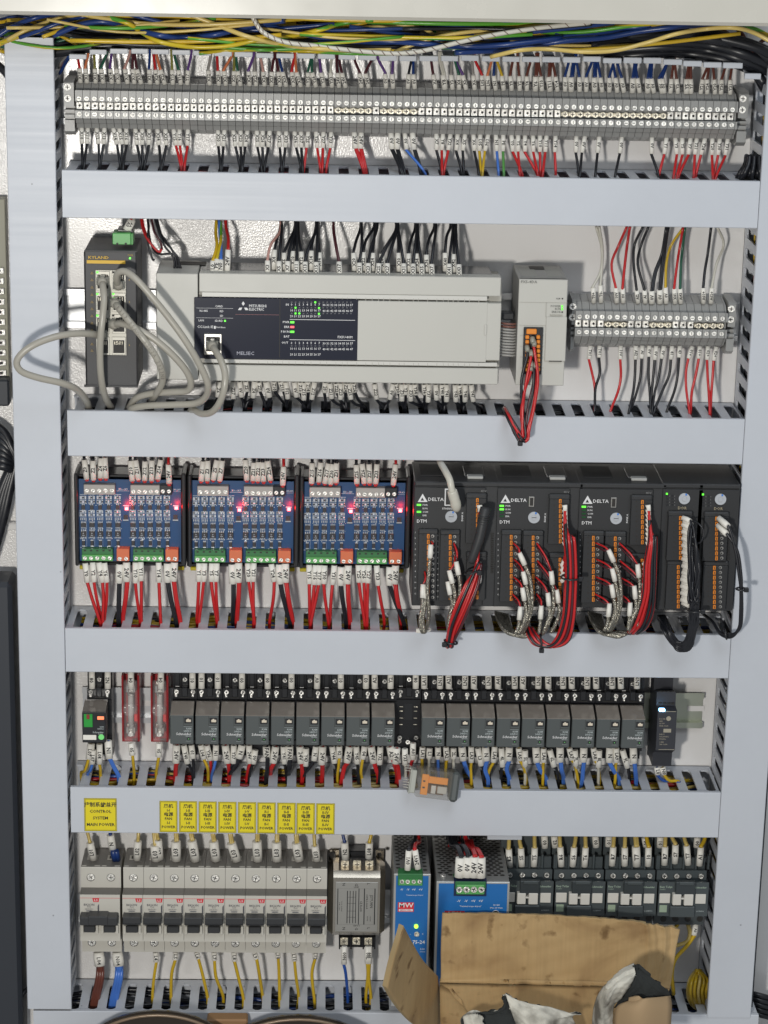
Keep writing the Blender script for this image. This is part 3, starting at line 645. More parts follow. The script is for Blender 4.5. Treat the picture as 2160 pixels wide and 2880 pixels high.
# mounting rail of row two (left part) -----------------------------------------
def rail(z, xa, xb, yc, label, m=None, hgt=17.5, slots=()):
    A, B = z.w(xa, yc, 5), z.w(xb, yc, 5); zm = A.z; mb = MB(); m = m or rail_m
    mb.prism([(-.3, zm + 13), (-6.5, zm + 13), (-6.5, zm + 17.5), (-7.5, zm + 17.5), (-7.5, zm + 12), (-1.3, zm + 12), (-1.3, zm - 12), (-7.5, zm - 12), (-7.5, zm - 17.5), (-6.5, zm - 17.5), (-6.5, zm - 13), (-.3, zm - 13)], A.x, B.x, m)
    for s in slots:
        x = z.w(s, yc, 1).x; mb.box(x - 8, x + 8, -1.2, -1.5, zm - 2.6, zm + 2.6, plate_m)
    return one(mb, 'mounting_rail', label, 'rail', 'steel mounting rails', (A.x, 0, zm))
rail(Za, 395, 1010, 612, 'bright steel mounting rail behind the dark network switch')
rail(Zb, 1585, 1700, 640, 'short piece of steel mounting rail left of the small beige module')
rail(Zc, 330, 420, 655, 'short piece of steel mounting rail right of the small beige module')
# network switch ----------------------------------------------------------------
t, o = root('network_switch', 'dark narrow network switch with yellow stripe and eight sockets at the left', 'network switch', Za, 720, 1120)
D = 74
m = MB(); pb(m, Za, 545, 238, 893, 1130, 8, D - 1, anthra_m, 1.0)
pb(m, Za, 545, 238, 893, 252, D - 2, D + .3, anthra_m, .3); pb(m, Za, 545, 1112, 893, 1130, D - 2, D + .3, anthra_m, .3)
pb(m, Za, 545, 250, 556, 1115, D - 2, D + .3, anthra_m, .3); pb(m, Za, 882, 250, 893, 1115, D - 2, D + .3, anthra_m, .3)
for y in (330, 420, 640, 860, 1000): pc(m, Za, 906, y, 20, 21, .1, hole_m)
m.build('housing', t, o)
m = MB(); tx(m, Za, 'KYLAND', 638, 287, D, 18, yel_m, sx=1.3); pb(m, Za, 562, 303, 812, 328, D - .6, D + .1, yel_m); tx(m, Za, 'PWR', 845, 272, D, 11, patch)
for y in (388, 432, 480, 528, 575, 620, 665, 712, 758, 848, 890): tx(m, Za, '\u25b3', 596, y, D, 14, patch); 
for y in (432, 575, 712, 855): tx(m, Za, '4', 838, y, D, 12, patch)
m.build('printing', t, o)
m = MB(); pc(m, Za, 842, 292, D - .5, D + .5, .9, led_g); m.build('led', t, o)
m = MB(); pb(m, Za, 616, 366, 822, 922, D - 1.5, D + 1.2, mat('socket_panel_metal', (.40, .39, .35), .5, .7), .4)
m.build('socket_panel', t, o)
sock = mat('socket_metal', (0.42, 0.41, 0.37), 0.5, 0.8)
for r_, (y0, y1) in enumerate(((375, 500), (515, 640), (655, 780), (800, 918))):
    for c_, (x0, x1) in enumerate(((622, 712), (725, 816))):
        m = MB(); pb(m, Za, x0, y0, x1, y1, D, D + 1.9, sock, .3); pb(m, Za, x0 + 8, y0 + 22, x1 - 10, y1 - 12, D + 1, D + 2.1, hole_m)
        for q in range(6): pb(m, Za, x0 + 16 + q * 10, y0 + 28, x0 + 20 + q * 10, y0 + 52, D + 2, D + 2.3, brass_m)
        m.build('socket', t, o)
        if r_ < 3:
            m = MB(); pb(m, Za, x0 + 2, y0 + 2, x0 + 16, y0 + 14, D + 1.9, D + 2.3, led_g if (r_ * 2 + c_) in (0, 2, 4, 3) else hole_m); m.build('led', t, o)
t, o = root('power_plug', 'green plug-in connector on top of the dark network switch', 'plug', Za, 790, 210, 60)
m = MB(); pb(m, Za, 728, 128, 848, 205, 45, 66, gterm_m, .6); pb(m, Za, 760, 102, 862, 140, 40, 58, black_m, .6); pb(m, Za, 848, 132, 862, 205, 45, 63, gterm_m, .5); m.build('plug_body', t, o)
m = MB(); pc(m, Za, 760, 198, 60, 66.3, 1.0, hole_m); pc(m, Za, 815, 198, 60, 66.3, 1.0, hole_m); m.build('clamp_screw', t, o)
run("""0V r 815 108 845 45 880 -10
0V w 830 108 862 48 900 -10""", 0, 600, 2.304, 'entering the green plug of the network switch', 'wires of the green plug', (58, 56, 40), sr=2.6, ts=3.6)
# patch cables -------------------------------------------------------------------
def patchc(pts, label, r=2.95, plug=True, txt=None, plug_len=1):
    P = [Za.w(x, y, d) for x, y, d in pts]; Q = spline(P, 8); mb = MB(); mb.tube(Q, r, cab_m, 14); o_ = Q[0]
    ob = one(mb, 'patch_cable', label, 'cable', 'grey patch cables', o_)
    if plug:
        m = MB(); a, b = Q[0], Q[3]; m.tube([a + Vector((0, 6, 0)), a, b], [r * 1.35, r * 1.45, r * 1.05], cab_m, 10); m.box(a.x - 5, a.x + 5, a.y + 2, a.y + 10, a.z - 3.6, a.z + 3.6, clear_m, .5); m.box(a.x - 2, a.x + 2, a.y, a.y + 9, a.z + 3.6, a.z + 5, clear_m, .3)
        m.build('cable_plug', ob, o_)
    if txt:
        m = MB(); n = len(Q); s = sum((Q[i + 1] - Q[i]).length for i in range(n - 1)); L = s * txt[1]
        ch = txt[0]; acc = 0; i = 0
        for k_, c in enumerate(ch):
            tgt = L + k_ * 3.3
            acc = 0
            for i in range(n - 1):
                l = (Q[i + 1] - Q[i]).length
                if acc + l > tgt: break
                acc += l
            dd = (Q[i + 1] - Q[i]).normalized(); p = Q[i] + dd * (tgt - acc); nn = Vector((0, -1, 0)); nn = (nn - dd * nn.dot(dd)).normalized()
            if c != ' ': m.text(c, p + nn * (r + .12), 4.2, mat('raised_print', (.20, .185, .16), .5), dd, nn, 'C', 1)
        m.build('lettering', ob, o_)
    return ob
patchc([(662, 445, 84), (668, 480, 92), (674, 560, 100), (664, 680, 104), (652, 800, 104), (648, 930, 100), (654, 1050, 94), (668, 1140, 84), (692, 1210, 66), (722, 1262, 46)], 'grey patch cable hanging straight down from the upper left switch socket')
patchc([(768, 470, 82), (755, 425, 92), (768, 385, 98), (812, 378, 102), (880, 425, 106), (975, 530, 108), (1085, 665, 108), (1195, 815, 108), (1285, 965, 106), (1345, 1100, 102), (1338, 1180, 94), (1270, 1230, 86), (1120, 1240, 80), (960, 1246, 74), (860, 1262, 66), (835, 1285, 50)], 'longest grey patch cable sweeping from the upper right switch socket to the controller')
patchc([(745, 585, 84), (770, 615, 94), (830, 690, 100), (915, 795, 104), (995, 905, 104), (1045, 1010, 100), (1052, 1090, 92), (1015, 1165, 80), (985, 1212, 60), (980, 1260, 44)], 'grey patch cable with raised lettering on its jacket', txt=('E317 25AWG 62D2A 2023NB', 0.08))
patchc([(735, 722, 82), (790, 715, 92), (880, 745, 98), (985, 805, 100), (1100, 900, 100), (1195, 1005, 98), (1236, 1090, 94), (1215, 1148, 88), (1110, 1158, 82), (980, 1168, 76), (880, 1200, 68), (830, 1275, 48)], 'grey patch cable bowing out from the third right switch socket')
patchc([(655, 792, 84), (600, 783, 96), (500, 778, 108), (370, 797, 118), (240, 842, 124), (150, 900, 126), (108, 965, 126), (140, 1025, 124), (250, 1066, 120), (400, 1100, 112), (495, 1140, 98), (555, 1205, 74), (580, 1275, 46)], 'grey patch cable looping out over the left upright duct')
patchc([(1376, 860, 84), (1395, 890, 94), (1430, 950, 104), (1458, 1040, 110), (1452, 1140, 112), (1418, 1235, 108), (1368, 1290, 100), (1305, 1298, 90), (1250, 1272, 74), (1230, 1290, 50)], 'grey patch cable looping down from the socket of the beige controller')
# the controller -----------------------------------------------------------------
t, o = root('controller', 'wide beige controller with black status panel in the second row', 'controller', Za, 1500, 1080)
D = 70
m = MB(); pb(m, Za, 1012, 388, 1283, 1080, 8, D, beige_m, .6); m.build('left_block', t, o)
m = MB(); A = S1.w(558, 800, 64); B = S1.w(1403, 1080, 64); A2 = S1.w(482, 1024, 64)
m.box(A.x + .6, B.x - .4, -8, -64, A2.z, B.z + .4, beige_m, .5); m.box(A.x, B.x, -8, -62, A.z + 5, A2.z, beige2_m, .5); m.build('base', t, o)
m = MB(); pb(m, S1, 560, 768, 1408, 834, 55, D, beige_m, .6); m.build('upper_cover', t, o)
m = MB(); A, B = S1.w(559.5, 1025, D), S1.w(1400, 1082, D); m.box(A.x, B.x, -40, -D, A.z, B.z, beige_m, .6); m.build('lower_cover', t, o)
m = MB(); pb(m, S1, 568, 822, 1370, 846, 55, D + .5, mat('pale_strip', (.58, .57, .53), .35), .2); A, B = S1.w(575, 1009, D), S1.w(1398, 1031, D); m.box(A.x, B.x, -55, -D - .5, A.z, B.z, MATS['pale_strip'], .2)
x = 600
while x < 1390:
    for y in (832, 1014):
        yy = y + (x - 600) * .012; 
        if x < 1350: pb(m, S1, x, yy, x + 1.2, yy + 9, D, D + .62, beige2_m)
    x += RND.choice((14, 26, 18))
m.build('index_strip', t, o)
m = MB(); pb(m, S1, 546, 836, 1005, 1014.5, 60, D + 1.6, glass_m, .5); m.build('status_panel', t, o)
m = MB(); pb(m, S1, 1006, 846, 1367, 1019, 60, D + 1.2, beige_m, .5); m.build('centre_cover', t, o)
m = MB(); pb(m, S1, 1369, 853, 1405, 1014, 60, D + .9, beige_m, .5); pb(m, S1, 1362, 913, 1369, 943, 60, D + 2, beige_m, .4); m.build('side_cover', t, o)
m = MB(); sm_m = mat('smoked_terminal_cover', (0.10, 0.10, 0.10), 0.2); A, B = S1.w(560, 770, 55), S1.w(1385, 784, 55)
m.box(A.x, B.x, -12, -50, A.z + 2.5, A.z - 4, sm_m, .8)
for i in range(40): m.box(A.x + 8 + i * 6.4, A.x + 11.5 + i * 6.4, -50, -53, A.z - 1, A.z - 4, steel_m)
m.build('terminal_row', t, o)
m = MB(); A, B = Za.w(1030, 388, 40), Za.w(1280, 388, 40); m.box(A.x, B.x, -10, -52, A.z, A.z + 5, beige2_m, 1); m.box(A.x + 12, A.x + 40, -14, -30, A.z + 5, A.z + 6, hole_m); m.build('left_shoulder', t, o)
D2 = D + 1.6
m = MB()
tx(m, Za, 'CARD', 1420, 603, D2, 13); tx(m, Za, 'RS-485', 1320, 632, D2, 13); tx(m, Za, 'RD', 1436, 635, D2, 13); tx(m, Za, 'SD', 1436, 665, D2, 13); tx(m, Za, 'LAN', 1304, 694, D2, 13); tx(m, Za, 'SD/RD', 1418, 697, D2, 13)
tx(m, Za, 'CC-Link IE', 1330, 736, D2, 16); tx(m, Za, 'Field Basic', 1432, 739, D2, 10); pb(m, Za, 1386, 730, 1398, 748, D2 - .2, D2 + .12, white_ink)
for y in (614, 677): pb(m, Za, 1272, y, 1510, y + 2, D2 - .2, D2 + .12, white_ink)
for cx, cy in ((1576, 585), (1559, 617), (1593, 617)):   # three diamonds
    P = [Za.w(cx + a, cy + b, D2 + .15) for a, b in (((0, -15), (10, 0), (0, 14), (-10, 0)) if cy < 600 else ((-17 if cx < 1570 else 17, 10), (-7 if cx < 1570 else 7, -6), (11 if cx < 1570 else -11, -6), (3 if cx < 1570 else -3, 10)))]
    m.add(P, [(0, 1, 2, 3)], white_ink)
tx(m, Za, 'MITSUBISHI', 1614, 600, D2, 17, al='L', sx=.92); tx(m, Za, 'ELECTRIC', 1614, 622, D2, 17, al='L', sx=.92)
pb(m, Za, 1524, 655, 1808, 658, D2 - .2, D2 + .12, mat('pink_line', (.5, .2, .2), .5)); tx(m, Za, 'MELSEC', 1590, 908, D2, 22, mat('dim_ink', (.35, .36, .42), .5), sx=1.05)
tx(m, Zb, 'IN', 203, 592, D2, 14); tx(m, Zb, 'OUT', 187, 839, D2, 14)
for r_, y in ((0, 592), (1, 630), (2, 667), (0, 841), (1, 878), (2, 915)):
    for c_ in range(8):
        tx(m, Zb, ('%d' % c_) if r_ == 0 else '%d%d' % (r_, c_), 230 + c_ * 25.6, y, D2, 14)
        if r_ < 2: tx(m, Zb, '%d%d' % (r_ + 3, c_), 441 + c_ * 25.3, y + 3, D2, 14)
for s, y in (('PWR', 706), ('ERR', 737), ('P.RUN', 768), ('BAT', 799)): tx(m, Zb, s, 217, y, D2, 14, al='R')
tx(m, Zb, 'FX5U-80M', 577, 803, D2, 15)
for y in (689, 820): pb(m, Zb, 218, y, 642, y + 3, D2 - .2, D2 + .12, white_ink)
pb(m, Zb, 153, 552, 155, 935, D2 - .2, D2 + .1, hole_m)
m.build('printing', t, o)
for z, x, y, w_, h_, mm in [(Za, 1458, 697, 6, 6, led_g), (Zb, 235, 706, 13, 7, led_g), (Zb, 235, 737, 13, 7, led_r), (Zb, 235, 768, 13, 7, led_g)] + [(Zb, a, b, 6, 6, led_g) for a, b in ((384, 577), (256, 612), (408, 614), (256, 649), (281, 649), (408, 651))]:
    m = MB(); pb(m, z, x - w_, y - h_, x + w_, y + h_, D2 - .3, D2 + .3, mm, .2); m.build('led', t, o)
dim = mat('unlit_led', (.05, .055, .07), .4); m = MB()
for y in (576, 612, 649, 859):
    for c_ in range(16):
        pb(m, Zb, 226 + c_ * 25.6, y - 4, 236 + c_ * 25.6, y + 4, D2 - .2, D2 + .1, dim)
m.build('unlit_leds', t, o)['kind'] = 'stuff'
m = MB(); pb(m, Za, 1322, 780, 1437, 918, D2 - 4, D2 + 2.0, steel_m, .5); pb(m, Za, 1334, 800, 1425, 895, D2, D2 + 2.2, hole_m); pb(m, Za, 1350, 830, 1412, 850, D2, D2 + 3, steel_m, .3); m.build('socket', t, o)
# wires above the controller -------------------------------------------------------
grp = 'wires entering the beige controller from above'
run("""X3 p 75 398 75 310 95 205 155 120 160 50
X5 k 150 412 148 315 158 200 165 120 165 50
X7 k 203 400 205 314 225 210 255 120 258 50
X11 k 262 400 262 315 265 210 265 120 264 50
X13 k 318 402 318 318 345 210 390 110 392 50
X15 k 390 408 390 320 398 210 398 110 398 50
X17 m 542 404 538 318 518 210 503 110 502 50
X21 k 670 412 670 325 685 210 685 120 684 50
X23 k 725 412 727 327 745 220 782 110 786 50
X25 k 790 412 796 328 850 210 905 110 908 50
X27 k 850 414 851 328 880 220 912 110 914 50
X31 k 958 414 957 330 940 210 922 110 922 50
X33 k 1018 416 1018 332 1030 220 1042 110 1042 50
X35 k 1075 416 1074 332 1058 220 1048 110 1048 50
X37 k 1140 416 1138 334 1150 220 1165 110 1166 50
X41 k 1252 418 1251 332 1262 220 1275 120 1276 50
X43 k 1318 420 1314 336 1302 220 1296 120 1296 50""", 720, 600, 2.304, 'standing in the front row above the beige controller', grp, (60, 57, 48, 38, 32), sr=2.4, ts=3.8, r=1.35)
run("""X4 k 112 370 120 240 135 170 156 100 160 40
X6 k 180 380 183 260 215 180 250 100 254 40
X10 k 238 370 240 248 252 170 262 100 262 40
X12 k 297 375 293 252 280 170 274 100 272 40
X14 k 357 370 358 246 370 170 386 100 390 40
X16 k 412 380 410 258 405 170 404 100 404 40
X20 k 640 382 632 260 652 170 676 100 680 40
X22 k 696 380 695 256 715 170 762 95 768 40
X24 k 755 380 756 260 765 170 774 100 774 40
X26 k 822 385 815 266 870 170 912 100 916 40
X30 k 928 380 925 260 922 170 918 100 918 40
X32 k 990 380 988 264 1005 170 1030 100 1034 40
X34 k 1046 380 1043 264 1045 170 1046 100 1046 40
X36 k 1105 385 1104 272 1120 170 1152 100 1156 40
X40 k 1228 375 1226 260 1235 150 1258 95 1262 40
X42 k 1280 385 1281 268 1284 170 1286 100 1286 40""", 720, 600, 2.304, 'standing in the back row above the beige controller', grp, (50, 48, 40, 32, 28), sr=2.4, ts=3.8, r=1.35)
run("""L0 y 1378 392 1380 312 1405 210 1398 130 1402 40
PE G 1402 385 1405 300 1425 210 1432 130 1425 40
N0 l 1428 392 1431 305 1432 220 1425 130 1420 40
24V r 1472 388 1478 240 1480 160 1465 90 1462 30""", 0, 600, 2.304, 'feeding the left end of the beige controller', grp, (58, 55, 44, 34, 28), sr=2.5, ts=4.4, r=1.5)
run("""_ k 1130 385 1125 290 1060 200 1010 60 1000 -20
_ k 1150 385 1135 280 1085 190 1030 110 1012 -20
_ k 1165 385 1142 270 1020 260 975 180 950 -20
_ k 1182 385 1150 290 1110 230 1050 150 1005 -20
_ m 1050 235 1040 190 1000 120 985 50 970 -20
_ k 1000 300 985 290 955 170 965 80 945 -20
_ r 1045 235 1020 245 950 160 920 80 908 -20
_ r 1048 230 1030 250 975 190 935 100 915 -20""", 0, 600, 2.304, 'drooping from the first duct between switch and controller', 'thin wires between switch and controller', (45, 46, 44, 38, 30), r=.95)
# wires below the controller -------------------------------------------------------
run("""Z7 k 18 1092 25 1145 45 1200 65 1255
0V kk 66 1090 85 1185 80 1220 72 1255
Z10 k 116 1090 120 1142 155 1200 188 1255
Z11 k 158 1090 175 1145 192 1200 200 1255
F12 k 193 1092 206 1196 203 1225 200 1255
0V k 248 1092 262 1185 292 1222 318 1255
Z13 k 286 1092 289 1155 305 1210 325 1255
Z14 k 336 1090 338 1150 335 1210 330 1255
Z15 k 308 1095 310 1204 318 1230 324 1255
Z12 k 380 1092 362 1200 348 1230 334 1255
20 k 448 1095 444 1155 450 1210 455 1260
Z21 k 478 1100 490 1195 525 1235 572 1262
Z22 k 518 1100 524 1155 550 1220 580 1262
Z23 k 548 1100 548 1200 562 1235 580 1262
Z24 k 583 1100 580 1150 582 1210 586 1262
Z25 k 600 1100 615 1200 650 1240 704 1264
Z26 k 633 1100 641 1152 668 1215 712 1264
Z22 k 768 1104 781 1198 805 1235 830 1265
0V k 890 1104 868 1200 850 1235 832 1265
Z30 k 905 1105 922 1160 940 1215 960 1266
Z31 k 945 1105 945 1210 955 1240 965 1266
Y3 k 970 1105 969 1168 968 1215 966 1266
Z33 k 1005 1106 1002 1210 1045 1242 1088 1268
Y34 k 1030 1106 1036 1170 1060 1220 1092 1268
Y36 k 1090 1106 1094 1168 1092 1220 1092 1268
Y37 k 1120 1106 1116 1218 1108 1240 1096 1268
0V k 1165 1108 1170 1204 1190 1235 1208 1270
Y40 k 1206 1108 1208 1172 1212 1220 1214 1270
Y41 k 1235 1108 1235 1215 1226 1240 1218 1270
Y43 k 1290 1110 1296 1215 1315 1240 1334 1272
Y44 k 1320 1110 1326 1166 1332 1220 1340 1272
Y45 k 1356 1110 1355 1215 1350 1240 1344 1272
Y47 k 1395 1110 1408 1214 1435 1245 1464 1274""", 720, 600, 2.304, 'below the beige controller', 'wires leaving the beige controller downwards', (52, 50, 46, 44), sr=2.4, ts=3.8, r=1.35, endz=(-572.5, 42, -1))
run("""Z27 k 1510 1090 1512 1195 1510 1220 1506 1250
0V k 1552 1090 1565 1185 1575 1220 1580 1250
Z5 k 1592 1088 1600 1148 1592 1200 1586 1250
Z6 k 1420 1090 1412 1185 1398 1215 1386 1245
Z4 k 1650 1088 1640 1190 1612 1215 1592 1250""", 0, 600, 2.304, 'below the beige controller, near the patch cables', 'wires leaving the beige controller downwards', (52, 50, 46, 44), sr=2.4, ts=3.8, r=1.35, endz=(-572.5, 42, -1))
# the small module -----------------------------------------------------------------
t, o = root('analog_module', 'small upright beige module with orange terminal between controller and short strip', 'module', Zc, 190, 1110)
D = 76
mg = mat('module_side_grey', (.30, .295, .28), .45)
m = MB(); A, B = Zc.w(47, 427, D), Zc.w(334, 1118, D); m.box(A.x, B.x, -8, -D + 2, A.z, B.z, mg, .8); m.box(A.x, B.x, -D + 6, -D, A.z, B.z, beige_m, .6)
for i in range(14):
    for a, b in ((.08, .40), (.62, .92)): m.box(A.x + (B.x - A.x) * a, A.x + (B.x - A.x) * b, -20 - i * 3, -21.5 - i * 3, A.z, A.z + .25, beige2_m)
m.box(A.x + 13, A.x + 26, -16, -30, A.z + .1, A.z + .5, hole_m); m.build('housing', t, o)
D += .4
m = MB(); pb(m, Zc, 222, 670, 345, 960, D - 2, D + 1, beige_m, .5); pb(m, Zc, 240, 955, 322, 962, D, D + 1.3, hole_m); m.build('flap', t, o)
m = MB(); pb(m, Zc, 48, 576, 358, 580, D - 1, D + .1, beige2_m); pb(m, Zc, 47, 724, 222, 727, D - 1, D + .1, beige2_m); pb(m, Zc, 220, 580, 222, 670, D - 1, D + .1, beige2_m)
for i in range(3): pb(m, Zc, 245, 655 + i * 5, 328, 657 + i * 5, D - 1, D + .1, beige2_m)
gk = mat('grey_print', (.16, .16, .15), .5)
tx(m, Zc, 'FX5-4DA', 110, 445, D, 17, gk, sx=1.1); tx(m, Zc, 'ALM', 299, 553, D, 10, gk); tx(m, Zc, 'POWER', 316, 603, D, 13, gk, al='R'); tx(m, Zc, 'RUN', 316, 621, D, 13, gk, al='R'); tx(m, Zc, 'ERROR', 316, 640, D, 13, gk, al='R')
pb(m, Zc, 323, 549, 331, 557, D - 1, D + .15, hole_m); pb(m, Zc, 321, 636, 330, 645, D - 1, D + .15, hole_m)
for y in (790, 860, 930, 1000): pb(m, Zc, 52, y, 70, y + 2, D - 1, D + .1, beige2_m); pb(m, Zc, 192, y, 205, y + 2, D - 1, D + .1, beige2_m)
m.build('printing', t, o)
for y in (603, 621):
    m = MB(); pb(m, Zc, 320, y - 6, 331, y + 6, D - .5, D + .4, led_g, .2); m.build('led', t, o)
m = MB(); pb(m, Zc, 78, 740, 190, 1045, D - 2, D + 3, black_m, .5); pb(m, Zc, 95, 750, 160, 785, D + 2, D + 5, orange_m, .6); m.build('terminal_socket', t, o)
for c_, (xa, xb) in enumerate(((88, 112), (160, 182))):
    for r_ in range(8):
        m = MB(); pb(m, Zc, xa, 792 + r_ * 30, xb, 816 + r_ * 30, D + 2, D + 6, orange_m, .6); m.build('release_lever', t, o)
# ribbon cable between controller and module
m = MB(); A, B = Zb.w(1585, 690, 58), Zb.w(1659 + 42, 690, 58)
rb = [mat('ribbon_grey', (.36, .35, .33), .4), mat('ribbon_brown', (.20, .09, .07), .4)]
for i in range(12):
    z0 = A.z - 3.4 - i * 2.55; m.tube([(A.x - 6, -50, z0), (A.x + 4, -58, z0), (A.x + 11, -60, z0), (B.x + 4, -50, z0)], 1.05, rb[1] if i in (0, 1) else rb[0], 6)
m.box(A.x - 2, A.x + 12, -46, -56, A.z - .5, A.z + 6, black_m, 1)
one(m, 'ribbon_cable', 'flat grey and brown ribbon cable joining the beige controller and the small module', 'cable', None, (A.x, -50, A.z))
# its wires
run("""_ k 100 890 97 935 62 1080 68 1260 88 1420 78 1460 40 1400 -10 1320 -42 1262
_ r 122 915 120 950 92 1090 72 1240 66 1400 70 1450 20 1390 -20 1310 -50 1258
_ r 120 1010 118 1040 82 1150 60 1300 72 1420 60 1465 20 1410 -25 1330 -55 1262
_ k 140 985 142 1050 130 1180 92 1320 90 1440 52 1480 10 1405 -30 1325 -58 1264
_ r 140 860 150 920 168 1080 146 1240 112 1400 100 1470 50 1455 0 1380 -46 1260
_ r 165 985 162 1060 150 1180 128 1300 96 1430 88 1480 36 1440 -10 1350 -52 1262
_ m 150 1000 140 1100 110 1230 92 1350 86 1450 60 1470 15 1425 -14 1340 -48 1256""", 1440, 600, 2.304, 'looping from the orange terminal of the small module', 'wires of the small module', (86, 88, 90, 90, 92, 94, 90, 84, 60), r=1.3)
for k_, (x, y) in enumerate(((132, 830), (142, 850), (98, 885), (122, 915), (122, 985), (120, 1010), (152, 990))):
    m = MB(); a = Zc.w(x, y - 26, 84); b = Zc.w(x + 3, y + 10, 88); m.tube([a, (a + b) / 2, b], [2.0, 2.2, 1.8], mat('translucent_sleeve', (.30, .29, .24), .3), 8); one(m, 'cable_boot', 'translucent grey boot on the orange terminal of the small module', 'cable boot', 'boots on the orange terminal', a)
def tie(P, r, label, m=None, ax_=(0, 0, 1), head=(1, 0, 0)):
    mb = MB(); ax_ = Vector(ax_).normalized(); P = Vector(P); a = ax_.orthogonal().normalized(); b = ax_.cross(a)
    ring = [P + (a * math.cos(t) + b * math.sin(t)) * r for t in [i * math.pi / 6 for i in range(13)]]; mb.tube(ring, .9, m or black_m, 6, False)
    h = P + Vector((0, -r - .6, 0)); h = P + Vector(head).normalized() * r + Vector((0, -r * .5, 0)); mb.box(h.x - 2.2, h.x + 2.2, h.y - 2, h.y + 2, h.z - 2, h.z + 2, m or black_m, .6)
    one(mb, 'cable_tie', label, 'cable tie', 'cable ties', P)
tie(Zc.w(62, 1455, 94), 4.6, 'black cable tie gathering the small module wires over the second duct', None, (1, 0, .8), (-.3, 0, -1))
